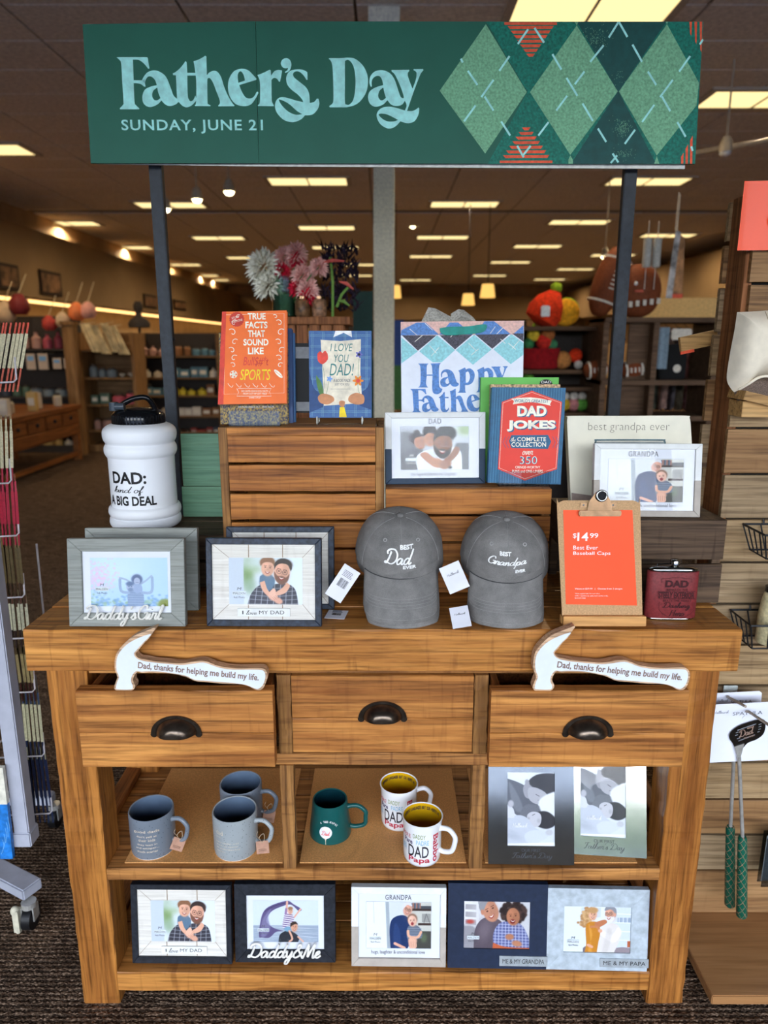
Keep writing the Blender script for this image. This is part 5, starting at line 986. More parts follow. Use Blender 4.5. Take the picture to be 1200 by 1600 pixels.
DJB = plain('joke_blue', (30, 92, 130), .45); DJR = plain('joke_red', (228, 56, 38), .45, 0, .02, 20); DJL = plain('joke_stripe', (80, 146, 180), .45)
F = Flat('book', 'red and blue joke collection hardback with shield title, front of the row', 'book', (762, 755), (877, 757), LZ+.003, R(7), yaw=0, Y=.262); fix_z(F, LZ+.003)
q_ = [F.uv(*p) for p in [(762, 754), (876, 757), (884, 606), (769, 605)]]
M().prism(q_, 0, .002).make('front_cover', DJB, F.o); M().prism(q_, .024, .026).make('back_cover', DJB, F.o); M().prism([q_[0], (q_[0][0]+.004, q_[0][1]), (q_[3][0]+.004, q_[3][1]), q_[3]], .002, .024).make('spine', DJB, F.o); M().prism([(q_[0][0]+.004, q_[0][1]+.002), (q_[1][0]-.003, q_[1][1]+.002), (q_[2][0]-.003, q_[2][1]-.002), (q_[3][0]+.004, q_[3][1]-.002)], .002, .024).make('pages', plain('page_edges', (226, 220, 204), .8), F.o)
for i in range(27):
    u = i/27; pline(F, [(774+u*108, 606), (766+u*108, 755)], .0004, DJL, -.0002, 'cover_stripe', False)
sheet(F, [(784, 628), (831, 610.5), (878, 628), (870, 733), (820, 751), (778, 733)], -.0006, DJR, 'shield'); pline(F, [(786, 629.5), (831, 613), (876, 629.5), (868.5, 731), (820, 748), (780, 731), (786, 629.5)], .0004, CREAM, -.0008, 'shield_line', False)
sheet(F, outline([(799,623,1),(830,621),(862,626,1),(859,632,1),(861,634,1),(830,628.5),(801,632,1),(803,627,1)]), -.0011, CREAM, 'ribbon_print'); rtext(F, "WORLD'S GREATEST", (830, 626.5), 53, 5, -1, DJB, -.0015, bold=.01)
for s_, bx in (('DAD', (808, 634, 854, 650.5)), ('JOKES', (792, 656.5, 868, 674))):
    F.text(s_, (bx[0]+1.5, bx[1]+1.5, bx[2]+1.5, bx[3]+1.5), DJB, y=-.001, bold=.06, name='letter_shadow'); F.text(s_, bx, CREAM, y=-.0014, bold=.05)
sheet(F, [(795, 689), (799, 680), (856, 679.5), (861, 690), (856, 701.5), (799, 700)], -.0011, DJB, 'title_plate'); F.text('COMPLETE', (808, 683, 853, 689.5), CREAM, y=-.0015, bold=.01); F.text('COLLECTION', (799, 691, 853, 698), CREAM, y=-.0015, bold=.01); script(F, 'the', (797.5, 683, 806, 690), CREAM, .1, .0002, -.0013)
script(F, 'Over', (816, 704, 833, 711), CREAM, .12, .0002, -.0012); F.text('350', (812, 713, 839, 725), CREAM, y=-.0012, bold=-.02); F.text('350', (812.5, 713.5, 839.5, 725.5), DJB, y=-.001, bold=.03, name='letter_shadow')
F.text('CRINGE-WORTHY', (805, 728, 844, 732), CREAM, y=-.0012, bold=.01); F.text('PUNS and ONE-LINERS', (800, 734, 848, 738.5), CREAM, y=-.0012, bold=.01)
for x_, sg in ((787, -1), (792, -1), (866, 1), (871, 1)): pline(F, [(x_-sg*3, 682), (x_+sg*1.5, 691), (x_-sg*3, 700)], .0005, DJB, -.0011, 'chevron', False)
M().box(-.0, .0, 0, 0, 0, 0) if 0 else None
easel('clear acrylic easel holding the joke books', at_y(779, 757, .25).x, at_y(860, 757, .25).x, .254, LZ, .115, .036)
# white box in front of green plastic: best grandpa ever block
F = Flat('grandpa_plaque', 'cream ceramic photo block engraved best grandpa ever, tallest thing on the dark riser', 'plaque', (893, 800), (1087, 800), 1.201, R(4), yaw=0, Y=.30); fix_z(F, 1.201)
CER = plain('cream_glaze', (226, 220, 200), .25, 0, .03, 12)
P = [F.uv(*p[:2]) for p in outline([(893,802,1),(1088,802,1),(1079,660,1),(1077,652),(1070,649.5),(980,650),(893,650),(887,652),(886,660,1)], 3)]; W_ = M().prism(P, 0, .028); W_.make('block', CER, F.o, bevel=.0015, smooth=True)
F.text('best grandpa ever', (919, 660, 1046, 676), plain('engraved_umber', (120, 114, 100), .7), y=-.0006, name='engraving', bold=-.018)
pline(F, [(929, 700), (931, 689), (938, 687.5), (1030, 687.5), (1038, 689), (1040, 700)], .0022, plain('window_rim', (96, 116, 122), .2, .3), -.0004, 'window_rim'); sheet(F, [(931, 690), (1038, 690), (1042, 780), (931, 780)], -.0004, plain('window_pewter', (150, 156, 156), .2, .2), 'window')
sheet(F, [(893, 770), (930, 775), (930, 800), (893, 800)], -.0003, plain('taupe_base', (150, 132, 122), .5), 'taupe_band')

# ------------------------------------------------------------------ jug
jz = 1.1375; jc = at_y(220, 700, .365); R0 = .0875
t = thing('drink_jug', 'large white water jug with black lid lettered DAD kind of a big deal', 'jug', (jc.x, .365, jz))
JW = plain('matte_white_plastic', (232, 234, 238), .42, 0, .01, 10); LID = plain('gloss_black_lid', (16, 17, 20), .12, 0, .05, 20)
def jy(py, r=R0): return at_y(220, py, .365-r).z-jz
zt = jy(668)
prof = [(.076, 0), (.083, .004), (.0875, .014), (.086, .026), (.0825, .029), (.0865, .034), (.0885, .042), (.0865, .052), (.0815, .057), (.0800, .062), (.0800, jy(722)), (.0825, jy(719)), (.0868, jy(713)), (.0868, jy(705)), (.0832, jy(700)), (.0822, jy(697.5)), (.0868, jy(692)), (.0885, jy(684)), (.0868, jy(677)), (.079, jy(671)), (.066, jy(667)), (.060, jy(666)), (.057, jy(664)), (.057, jy(655))]
pr = [p for p in spline(prof, 3)]
M().lathe(pr, 64, cap1=True).make('jug_body', JW, t, smooth=True)
l0 = jy(667, .062); l1 = jy(647, .058)
m = M(); m.lathe([(.0615, l0), (.0625, l0+.002), (.0625, l1-.006), (.060, l1-.002), (.054, l1+.004), (.040, l1+.009), (.0, l1+.012)], 48, cap1=False)
for i in range(48): a = 2*PI*i/48; m.box(.0615, .0636, -.0012, .0012, l0+.002, l1-.006, Matrix.Rotation(a, 4, 'Z'))
m.make('screw_lid', LID, t, smooth=True)
m = M(); m.tube(spline([(-.045, -.015, l1+.004), (-.03, -.02, l1+.020), (.0, -.02, l1+.034), (.028, -.018, l1+.036), (.042, -.01, l1+.018), (.045, -.005, l1)], 5), .0065, 10); m.make('carry_handle', LID, t, smooth=True)
m = M(); m.tube([(-.048, -.03, l1+.006), (-.048, -.03, l1+.026)], .011, 14); m.tube([(-.042, -.035, l1+.016), (-.020, -.035, l1+.016)], .009, 12); m.make('spout_cap', plain('smoke_grey_cap', (60, 68, 76), .25), t, smooth=True)
def wrap(t, body, cx, w_, z0, z1, Rr, mat, name='lettering', scr=False, ext=.0006, **kw):
    me = script_mesh(body, .09, .25, seg=5) if scr else text_mesh(body, **kw)
    fit(me, -w_/2, z0, w_/2, z1, 0, .0003 if scr else None); bend(me, Rr, cx/Rr, ext); me.materials.append(mat); return put(name, me, t)
ppm = 1130/1.70
TJ = [(178, 213, 738, 756), (180, 231, 761, 774), (173, 252, 777, 791)]
u = jy(757, .08); wrap(t, 'DAD:', -.012, .090, jy(757, .08), jy(738, .08), .080, BLACK, bold=.03); wrap(t, 'kind of', -.014, .082, jy(775, .08), jy(760, .08), .080, BLACK, scr=True); wrap(t, 'A BIG DEAL', -.010, .128, jy(791, .08), jy(776, .08), .080, BLACK, bold=.03)

# green leaning panel behind
F = Flat('green_gift_box', 'sage green woodgrain gift box standing between jug and tall crate', 'box', (281, 808), (345, 808), 1.138, R(1), yaw=0, Y=.445); fix_z(F, 1.138); a = F.uv(279, 678); GB_ = wood('green_grain_paper', (110, 150, 120), (80, 120, 96), 0, 1.5, .5, 0, 0, dark=(60, 90, 70), soft=.4); zm = F.uv(300, 760)[1]; x1 = -.392-F.o.location.x
M().box(F.uv(286, 800)[0], x1, 0, .02, .001, zm-.001).make('lower_box', GB_, F.o, bevel=.001, rot=(0, 0, 0)); M().box(F.uv(284, 720)[0], x1, 0, .02, zm+.001, a[1]).make('upper_box', GB_, F.o, bevel=.001)

# ------------------------------------------------------------------ baseball caps
def fabric():
    k = N('grey_chino_twill'); v = k.coords((1, 1, 1)); n1 = k.noise(v, 26, 5, .6); n2 = k.noise(k.coords((500, 500, 900)), 1, 2)
    col = k.ramp(n1, [(.3, (112, 110, 108)), (.7, (142, 139, 136))]); col = k.mix(.5, col, k.ramp(n2, [(.3, (190, 190, 190)), (.7, (255, 255, 255))]), 'MULTIPLY'); return k.pbr(col, .85, 0, n2, .3, .001, .2)
FAB = fabric(); STITCH = plain('pale_stitching', (146, 144, 142), .8); THREAD = plain('white_embroidery', (240, 240, 238), .7)
def cap(lb, loc, yaw, pitch, words, tags, sc=1.0, group=None, under=False):
    t = thing('baseball_cap', lb, 'cap', loc, (pitch, 0, yaw), group); t.scale = (sc,)*3
    A, B, Hc = .098, .100, .098
    def crown(u, v):
        a = 2*PI*u; s_ = math.sin(a); c = -math.cos(a); k = v*PI/2
        r_ = math.cos(k)**.62 if v < 1 else 0; z = Hc*math.sin(k)**1.05
        seam = 1-.010*math.exp(-((((a/(PI/3)+.0) % 1)-.5)/.5)**2*0-((min((a % (PI/3)), PI/3-(a % (PI/3))))/.05)**2)*(v < .97)
        wr = 1+.018*math.sin(3*a+2)*math.sin(k*2)*(c > -.2) + .012*math.sin(7*a+z*60)*(c > 0)*(1-v)
        front = max(0, -c)
        y = B*c*r_*seam*wr; x = A*s_*r_*seam*wr
        y += -.006*front*math.sin(k*2)
        droop = -.012*max(0, c)*(1-v)
        return (x, y, z+droop)
    m = M(); m.closed = False; m.grid(crown, 96, 22, wrapu=True); m.make('crown', FAB, t, smooth=True)
    m = M(); m.closed = False; m.grid(lambda u, v: (lambda p: (p[0]*.965, p[1]*.965, p[2]*.97-.001))(crown(u, v)), 48, 10, wrapu=True); m.make('lining', plain('cap_lining', (70, 70, 74), .9), t, smooth=True)
    def brim(s_, q, off=0):
        ph = s_*R(54); x = A*1.0*math.sin(ph); y = -B*math.cos(ph)*1.0
        L = .070*(1-.08*s_*s_); L = L*(1-(abs(s_)**10)*.35)
        wide = 1+.10*q*(1-abs(s_)**4*.6)
        z = -.024*(s_*s_)*(q**.8)+.003*math.sin(min(1, q*6)*PI) - math.tan(BR)*L*q*.9 - .006*q*q
        return (x*wide, y-L*q, z+.002-off)
    for off_n, BR_ in ((0, 0),):
        BR = R(42)
        m = M(); nu, nv = 33, 12; vs = [brim(-1+2*i/(nu-1), j/(nv-1)) for j in range(nv) for i in range(nu)]+[brim(-1+2*i/(nu-1), j/(nv-1), .0035) for j in range(nv) for i in range(nu)]
        o_ = nu*nv; fs = []
        for j in range(nv-1):
            for i in range(nu-1): a = j*nu+i; fs += [(a, a+1, a+nu+1, a+nu), (o_+a+nu, o_+a+nu+1, o_+a+1, o_+a)]
        for i in range(nu-1): a = (nv-1)*nu+i; fs += [(a, a+1, o_+a+1, o_+a), (i, o_+i, o_+i+1, i+1)]
        for j in range(nv-1):
            for a in (j*nu, j*nu+nu-1): fs.append((a, a+nu, o_+a+nu, o_+a))
        m._add(vs, fs); m.make('brim', FAB, t, smooth=True, merge=True)
        M().tube([brim(-.98+1.96*i/40, .035, -.001) for i in range(41)], .0011, 5).make('brim_seam', plain('seam_shadow_grey', (62, 62, 64), .9), t)  # dark tube along the brim seam, with the junction's shade put into its grey
        for q in (.5, .57, .64, .71, .95):
            pts = [brim(-.93+1.86*i/30, q, -.0006) for i in range(31)]; pts = [p for p in pts]
            M().tube(pts, .0004, 4).make('brim_stitch', STITCH, t)
    if under: return t
    M().ball((0, 0, Hc+.001), .008, .008, .004, 12, 6).make('top_button', FAB, t, smooth=True)
    for a in [PI/3*i for i in range(6)]:
        M().tube([tuple(1.004*x for x in crown(a/(2*PI), v)) for v in np.linspace(.02, .97, 16)], .0006, 4).make('seam_stitch', STITCH, t)
    for sx in (-1, 1):
        p = crown((.5+sx*.085+.5) % 1 if 0 else (sx*.085) % 1, .62); M().lathe([(.0022, 0), (.0042, .0), (.0046, .0008), (.004, .0014), (.0022, .001)], 14, Matrix.Translation((p[0], p[1]-.0015, p[2])) @ Matrix.Rotation(R(62), 4, 'X'), cap0=False, cap1=False).make('eyelet', STITCH, t, smooth=True)
    # embroidery projected on the crown front
    for kind, s_, (x0, z0, x1, z1) in words:
        me = script_mesh(s_, .15, .3, seg=5) if kind == 's' else text_mesh(s_, bold=.045); fit(me, x0, z0, x1, z1, 0, .0012 if kind == 's' else None)
        b_ = bmesh.new(); b_.from_mesh(me); bmesh.ops.triangulate(b_, faces=b_.faces)
        for v in b_.verts:
            z = max(.001, v.co.z); k = math.asin(min(1, (z/Hc)**(1/1.05))); r_ = math.cos(k)**.62; sx_ = max(-.99, min(.99, v.co.x/(A*r_))); yy = -B*r_*math.sqrt(1-sx_*sx_)*1.0-.006*math.sqrt(1-sx_*sx_)*math.sin(2*k); v.co.y = v.co.y+yy-.0034
        b_.to_mesh(me); b_.free(); me.materials.append(THREAD); put('embroidery', me, t)
    return t
def tagged(t, loc, rot, w_, h, bars, txt):
    o = M().box(-w_/2, w_/2, -.0004, .0004, -h, 0).make('hang_tag', plain('tag_card', (222, 222, 230), .5, 0, .02, 20), t, bevel=.0002, seg=1, loc=loc, rot=rot)
    if bars:
        m = M()
        for i in range(14):
            x = -.010+i*.0015; m.box(x, x+random.choice((.0005, .0009)), -.0008, -.0004, -h*.62, -h*.38)
        m.make('barcode', BLACK, o)
        m = M()
        for i in range(5): m.box(-.012, .012-.004*random.random(), -.0008, -.0004, -h*.30+i*.003, -h*.30+i*.003+.001)
        m.make('small_print', INK, o)
    else: me = script_mesh('Hallmark', .1); fit(me, -w_*.3, -h*.4, w_*.3, -h*.3, -.0004, .0003); me.materials.append(BLACK); put('maker_mark', me, o)
    return o
capA = cap('grey cap embroidered BEST Dad EVER, front one of its pile', (-.0, .0, 0), 0, 0, [('s', 'Dad', (-.038, .040, .026, .072)), ('t', 'BEST', (-.004, .070, .024, .078)), ('t', 'EVER', (.002, .030, .031, .038))], [])
capB = cap('grey cap embroidered BEST Grandpa EVER, front one of its pile', (0, 0, 0), 0, 0, [('s', 'Grandpa', (-.042, .041, .040, .064)), ('t', 'BEST', (-.018, .066, .006, .0735)), ('t', 'EVER', (.016, .030, .038, .0375))], [])
CP_ = R(20)
pa = at_y(622, 911, .045); capA.location = (pa.x+.004, .045+.1*math.cos(CP_), pa.z+.1*math.sin(CP_)); capA.rotation_euler = (CP_, 0, R(2))
pb = at_y(799, 916, .045); capB.location = (pb.x-.002, .045+.1*math.cos(CP_), pb.z+.1*math.sin(CP_)-.002); capB.rotation_euler = (CP_, 0, R(-5)); 
for src, lb in ((capA, 'second grey cap tucked underneath the BEST Dad EVER cap'), (capB, 'second grey cap tucked underneath the BEST Grandpa EVER cap')):
    o = src.copy(); C.objects.link(o); o['label'] = lb; src.location.z += .008; o.location = (src.location.x+.002, src.location.y+.0045, src.location.z-.017); o.rotation_euler = (src.rotation_euler.x, 0, src.rotation_euler.z+R(1.5))
    for ch in kids(src):
        if ch.name.split('.')[0] in ('crown', 'brim', 'brim_stitch'):
            c = ch.copy(); C.objects.link(c); c.parent = o
    src['u'] = 1; del src['u']
def wtag(lb, px, Y, rot, w_, h, bars):
    p = at_y(*px, Y); t = thing('hang_tag', lb, 'price tag', p, rot); tagged(t, (0, 0, 0), (0, 0, 0), w_, h, bars, ''); return t
wtag('white barcode tag hanging off the left of the BEST Dad EVER cap', (551, 888), .050, (R(-8), R(34), 0), .040, .078, True)
p = at_z(520, 959, 1.0025); t = thing('hang_tag', 'white barcode tag lying flat on the tabletop beside the BEST Dad EVER cap', 'price tag', (p.x+.012, p.y+.02, 1.003), (R(-89.5), 0, R(-8))); tagged(t, (0, 0, 0), (0, 0, 0), .045, .05, True, '')
wtag('white brand tag between the two cap piles, upper one', (701, 882), .058, (R(-6), R(-24), 0), .046, .062, False); wtag('white brand tag between the two cap piles, lower one', (716, 948), .03, (R(-50), R(-10), 0), .040, .05, False)

# ------------------------------------------------------------------ clipboard, flask
F = Flat('clipboard', 'brown hardboard clipboard with a brass clip standing in a light wood base', 'clipboard', (884, 968), (1001, 970), 1.006, R(7), yaw=0, Y=.022); fix_z(F, 1.006)
P = [F.uv(*p[:2]) for p in outline([(879,975,1),(1004,975,1),(1000.5,795),(998,786),(990,782,1),(881,782,1),(873,786),(870.5,795)], 3)]; CB = plain('clipboard_hardboard', (190, 150, 106), .6, 0, .07, 300); M().prism(P, 0, .003).make('board', CB, F.o)
x0, x1 = F.uv(878, 975)[0], F.uv(1006, 975)[0]; BLK_ = wood('light_base_wood', (232, 176, 108), (206, 148, 84), 0, 1.4, .45, 0, 0, soft=.4)
M().box(x0, x1, -.014, -.0012, -.0025, .0185).box(x0, x1, .005, .022, -.0025, .016).box(x0, x1, -.0012, .005, -.0025, .0).make('base', BLK_, F.o, bevel=.001, rot=(0, 0, 0))
BRASS = plain('warm_chrome', (134, 106, 82), .22, 1)
a, b = F.rect(903, 797, 969, 806)[::2]; c0 = F.rect(903, 797, 969, 806); M().box(c0[0], c0[2], -.010, -.001, c0[1], c0[3]).make('clip_jaw', BRASS, F.o, bevel=.002)
M().prism([F.uv(*q) for q in [(916, 798), (955, 798), (953, 783), (944, 768), (930, 768), (919, 783)]], -.008, -.0065).make('clip_plate', BRASS, F.o, bevel=.0005); 
u = F.uv(938, 774); M().tube([(u[0]+.0105*math.cos(t), -.0105, u[1]+.0105*math.sin(t)) for t in np.linspace(0, 2*PI, 25)[:-1]], .0026, 8, True).make('clip_ring', CHROME, F.o, smooth=True)
M().prism([(u[0]+.0085*math.cos(t), u[1]+.0085*math.sin(t)) for t in np.linspace(0, 2*PI, 21)[:-1]], -.0092, -.0085).make('ring_hole', CARD, F.o)
for x_ in (911, 957): u = F.uv(x_, 789); M().box(u[0]-.007, u[0]+.007, -.004, -.0005, u[1]-.005, u[1]+.005).make('clip_bracket', BRASS, F.o, bevel=.001); M().ball((u[0], -.004, u[1]), .002, .001, .002, 8, 6).make('rivet', plain('rivet_steel', (120, 120, 124), .3, 1), F.o)
FP = Flat('price_card', 'orange price card for best ever caps held by the clipboard', 'price card', (884, 944), (995, 946), 1.006, R(7), yaw=0, Y=.022); FP.mat = F.mat.copy(); FP.inv = F.inv.copy(); FP.o.location = F.o.location; FP.o.rotation_euler = F.o.rotation_euler
OC = plain('orange_card', (250, 84, 36), .5, 0, .01, 10); M().prism([FP.uv(*p) for p in [(884, 944), (995, 946), (988, 797), (880, 797)]], -.0009, -.0003).make('card', OC, FP.o)
WP = CREAM
for s_, bx, b_ in (('$', (895, 833, 900.5, 841.5), .01), ('14', (902, 832, 919, 845), .02), ('99', (921.5, 833, 934.5, 840.5), .01), ('Best Ever', (895.5, 852.5, 934, 858.5), .0), ('Baseball Caps', (895.5, 861.5, 953.5, 868.5), .0), ('Values at $29.99   |   Choose from 3 designs', (898, 918.5, 972, 921.5), 0), ('While supplies last. No cash value.', (898, 926.5, 937, 928.5), 0), ('Offer applies to selected styles only.', (898, 930, 950, 932), 0), ('See store for details.', (898, 933.2, 915, 935), 0)): FP.text(s_, bx, WHITE, y=-.0012, bold=b_)
# flask
F = Flat('hip_flask', 'maroon leather-wrapped steel hip flask standing beside the clipboard', 'flask', (1014, 971), (1092, 972), 1.002, 0, yaw=R(-2), Y=.052); fix_z(F, 1.002)
LEA = plain('maroon_leatherette', (122, 44, 46), .55, 0, .08, 200, .15); WF = (F.uv(1093, 925)[0]-F.uv(1012, 925)[0])/2; xc = (F.uv(1093, 925)[0]+F.uv(1012, 925)[0])/2; z1 = F.uv(1050, 894)[1]; z0 = F.uv(1050, 966)[1]
def slab(za, zb, w_, d, mat, nm, top=None):
    m = M(); prof = []; n = 40
    def ring(z, s_): return [(xc+w_*s_*math.copysign(abs(math.cos(t))**.42, math.cos(t)), .014-d*s_*math.copysign(abs(math.sin(t))**.8, math.sin(t))-.004*math.cos(math.cos(t)*1.4), z) for t in np.linspace(0, 2*PI, n+1)[:-1]]
    rs = [ring(za, .97), ring(za+.001, 1), ring(zb-.001, 1), ring(zb, .97)]+([ring(top, .80)] if top else []); vs = [v for r_ in rs for v in r_]
    fs = [(j*n+i, j*n+(i+1) % n, (j+1)*n+(i+1) % n, (j+1)*n+i) for j in range(len(rs)-1) for i in range(n)]+[tuple(range(n))[::-1], tuple(range((len(rs)-1)*n, len(rs)*n))]
    m._add(vs, fs); return m.make(nm, mat, F.o, smooth=True)
slab(0, z0, WF*.94, .0115, CHROME, 'bottom_rim'); slab(z0, z1, WF, .0125, LEA, 'leather_wrap'); slab(z1, z1+.006, WF*.96, .0118, CHROME, 'top_rim', z1+.010)
cx = F.uv(1057, 890)[0]; M().lathe([(.007, z1+.008), (.007, z1+.014), (.0105, z1+.0145), (.0105, z1+.024), (.009, z1+.0255)], 20, Matrix.Translation((cx, .012, 0))).make('screw_cap', CHROME, F.o, smooth=True)
hx = F.uv(1030, 890)[0]; M().tube([(hx, .012, z1+.008), (hx, .012, z1+.0145), (cx, .012, z1+.0165)], .0018, 6).make('hinge_arm', CHROME, F.o)
ENG2 = plain('burnt_engraving', (62, 22, 26), .7); e_ = .0
for s_, bx, bd in (('DAD', (1039, 906, 1075, 917), .04), ('BENEATH THE', (1041, 919, 1074, 922.5), 0), ('STEELY EXTERIOR', (1028, 924, 1084, 934), .03), ('BEATS THE HEART', (1035, 936, 1079, 939.5), 0)): F.text(s_, bx, ENG2, y=-.0045, bold=bd, name='engraving')
script(F, 'Dashing', (1034, 940, 1078, 953), ENG2, .13, .0003, -.004, name='engraving'); script(F, 'Hero', (1045, 952, 1069, 962), ENG2, .13, .0003, -.004, name='engraving')
for P in ([(1033, 910), (1033, 904), (1050, 902), (1064, 902), (1080, 904), (1080, 910)], [(1027, 923.2), (1085, 923.2), (1084.5, 934.8), (1027.5, 934.8), (1027, 923.2)], [(1029, 940), (1029, 952), (1034, 958), (1045, 964), (1068, 964), (1078, 958), (1083, 952), (1083, 940)]): pline(F, P, .0004, ENG2, -.0042, 'engraving', False)

# ------------------------------------------------------------------ wooden hammers on the open drawers
HO = [(331,74,1),(333,85),(318,105),(290,150),(240,200),(215,235),(190,262),(200,285),(225,300),(250,303,1),(285,310,1),(330,318),(420,326),(500,334),(560,330),(620,318),(680,314),(730,330),(790,352),(880,366),(960,370),(1060,367),(1110,370),(1135,390),(1143,430),(1125,490),(1100,522),(1060,525),(1000,495),(930,482),(840,480),(700,468),(620,460),(560,432),(480,412),(400,402),(290,398),(240,402),(205,395),(180,425),(172,460),(188,490),(180,518),(160,531,1),(50,530,1),(36,510),(45,475),(60,430),(42,380),(42,310),(60,250),(110,190),(170,140),(250,105)]
HI = [(300,120),(285,145),(240,190),(200,235),(180,262),(195,290),(225,308),(290,322),(420,336),(520,344),(600,336),(680,326),(740,344),(800,364),(900,378),(1080,378),(1120,392),(1128,430),(1112,485),(1080,515),(1050,512),(990,488),(900,474),(700,458),(610,448),(550,420),(400,394),(290,388),(235,392),(195,388),(165,425),(160,465),(172,495),(160,520),(60,518),(50,505),(58,470),(72,430),(55,380),(55,310),(75,255),(130,195),(210,150)]
WHT = plain('white_painted_face', (218, 223, 230), .5, 0, .015, 30); HEDGE = wood('hammer_edge_wood', (236, 200, 164), (186, 148, 116), 0, 2, .7, 0, 0)
def hammer(lb, ox, oy, s_, bl, br):
    F = Flat('wooden_hammer_sign', lb, 'sign', bl, br, .8795, R(3), yaw=0, Y=-.040)
    fix_z(F, .8805)
    O = [F.uv(ox+x/s_, oy+y/s_) for x, y in outline(HO, 3)]; I = [F.uv(ox+x/s_, oy+y/s_) for x, y in outline([p for p in HI], 3)]
    mz = min(p[1] for p in O); O = [(x, z-mz) for x, z in O]; I = [(x, z-mz) for x, z in I]
    m = M(); m.mesh(fill_mesh([O], .0115), Matrix.Translation((0, .012, 0))); m.make('wooden_body', HEDGE, F.o)
    me = fill_mesh([I]); me.transform(Matrix.Translation((0, -.0004, 0))); me.materials.append(WHT); put('painted_face', me, F.o)
    BR_ = plain('burnt_brown_ink', (128, 102, 88), .6); a = F.uv(ox+205/s_, oy+330/s_); b = F.uv(ox+1125/s_, oy+478/s_)
    W_ = b[0]-a[0]; me = text_mesh('Dad, thanks for helping me build my life.', bold=.024); fit(me, 0, 0, W_*.955, (F.uv(ox, oy+330/s_)[1]-F.uv(ox, oy+382/s_)[1])*1.15, 0); me.materials.append(BR_)
    ang = math.atan2((F.uv(ox, oy+375/s_)[1]-F.uv(ox, oy+470/s_)[1]), W_); put('lettering', me, F.o, (a[0], -.0008, F.uv(ox+205/s_, oy+380/s_)[1]-mz), (0, ang, 0))
hammer('white hammer-shaped wooden sign resting on the left open drawer', 170, 960, 4.615, (178, 1075), (415, 1075))
hammer('white hammer-shaped wooden sign resting on the right open drawer', 824.5, 959, 4.50, (832, 1075), (1075, 1075))

# ------------------------------------------------------------------ mugs
def speck(nm, c, d):
    k = N(nm); vo = k.n('TexVoronoi'); k.l(k.coords((150,)*3), vo.inputs['Vector']); vo.inputs['Scale'].default_value = 1
    col = k.mix(k.ramp(vo.outputs['Distance'], [(.10, (255,)*3), (.17, (0, 0, 0))]), c, d); n = k.noise(k.coords((14,)*3), 1, 3); col = k.mix(.35, col, k.ramp(n, [(.3, (200, 205, 212)), (.7, (255, 255, 255))]), 'MULTIPLY'); return k.pbr(col, .22, 0, None, coat=.3)
SB = speck('speckled_blue_glaze', (116, 124, 134), (60, 66, 76)); SL = speck('speckled_pale_glaze', (156, 162, 164), (70, 74, 80)); IB = plain('mug_inner_blue', (88, 104, 124), .2, 0, .04, 20, coat=.4)
SHZ = .3916
def mug(lb, px, r, h, out, inn, hsz, hyaw, prof=None, hz=(.25, .78), foot=None, hr=.0055, group=None, rim=None, z=SHZ):
    p = at_z(px[0], px[1], z); p.y += r; d = (p.y-CAM.y)/((p.y-r)-CAM.y); p.x = CAM.x+(p.x-CAM.x)*d
    t = thing('mug', lb, 'mug', (p.x, p.y, z), (0, 0, 0), group)
    pr = prof or [(r*.86, 0), (r*.97, .003), (r, .012), (r, h*.5), (r, h-.003), (r*.985, h)]
    M().lathe([(max(.001, pr[0][0]-.004), .0008)]+pr, 56, cap1=False).make('mug_body', out, t, smooth=True)
    ri = pr[-1][0]-.0035; rb = pr[2][0]-.006
    m = M(); m.lathe([(ri, h-.0005), (ri-.0005, h-.004), ((ri+rb)/2-.0005, h*.5), (rb, .012), (rb*.8, .006), (.0, .005)], 56, cap0=False, cap1=False); m.make('inside', inn, t, smooth=True)
    M().lathe([(pr[-1][0], h), (pr[-1][0]-.0012, h+.0012), (ri, h-.0005)], 56, cap0=False, cap1=False).make('rim', rim or out, t, smooth=True)
    if foot: M().lathe([(r*.84, 0), (r*.93, .0), (r*.975, .0035)], 40, cap1=False).make('foot_ring', foot, t)
    ra = lambda z_: r if not prof else np.interp(z_, [q[1] for q in pr], [q[0] for q in pr])
    z0, z1 = h*hz[0], h*hz[1]; pts = spline([(ra(z1)-.003, 0, z1), (ra(z1)+hsz*.55, 0, z1+.003), (ra(z1)+hsz*.98, 0, z1-.012), (ra(z1)+hsz, 0, (z0+z1)/2), (ra(z0)+hsz*.8, 0, z0+.004), (ra(z0)+hsz*.3, 0, z0-.004), (ra(z0)-.003, 0, z0-.002)], 5)
    m = M(); m.tube(pts, [hr*(1.25 if i in (0, 1, len(pts)-1, len(pts)-2) else 1) for i in range(len(pts))], 12, T=Matrix.Rotation(hyaw, 4, 'Z')); m.make('handle', out, t, smooth=True)
    return t
def kraft(t, x, y, z, rz, r, lines=True, s_=.030):
    o = M().box(-s_/2, s_/2, -.0004, .0004, -s_, 0).make('hang_tag', plain('kraft_tag', (176, 134, 112), .7), t, loc=(x, y, z), rot=(R(-14), rz, r)); m = M()
    for k in range(3): m.box(-s_*.35, s_*.3, -.0007, -.0004, -s_*.80+k*.0022, -s_*.80+k*.0022+.0006)
    m.make('small_print', plain('brown_ink', (90, 60, 50), .7), o)
    TW = plain('jute_twine', (176, 158, 132), .8); M().tube(spline([(x, y-.001, z-.004), (x-.006, y-.004, z+.012), (x+.004, y, z+.02), (x+.006, y-.002, z+.006), (x, y-.001, z-.003)], 5), .0007, 5).make('twine', TW, t); M().tube(spline([(x-.004, y-.004, z+.008), (x-.012, y-.006, z+.02), (x-.008, y-.006, z+.030)], 4), .0005, 4).make('twine', TW, t)
IV = plain('ivory_debossed', (204, 190, 172), .6); r1 = .0535
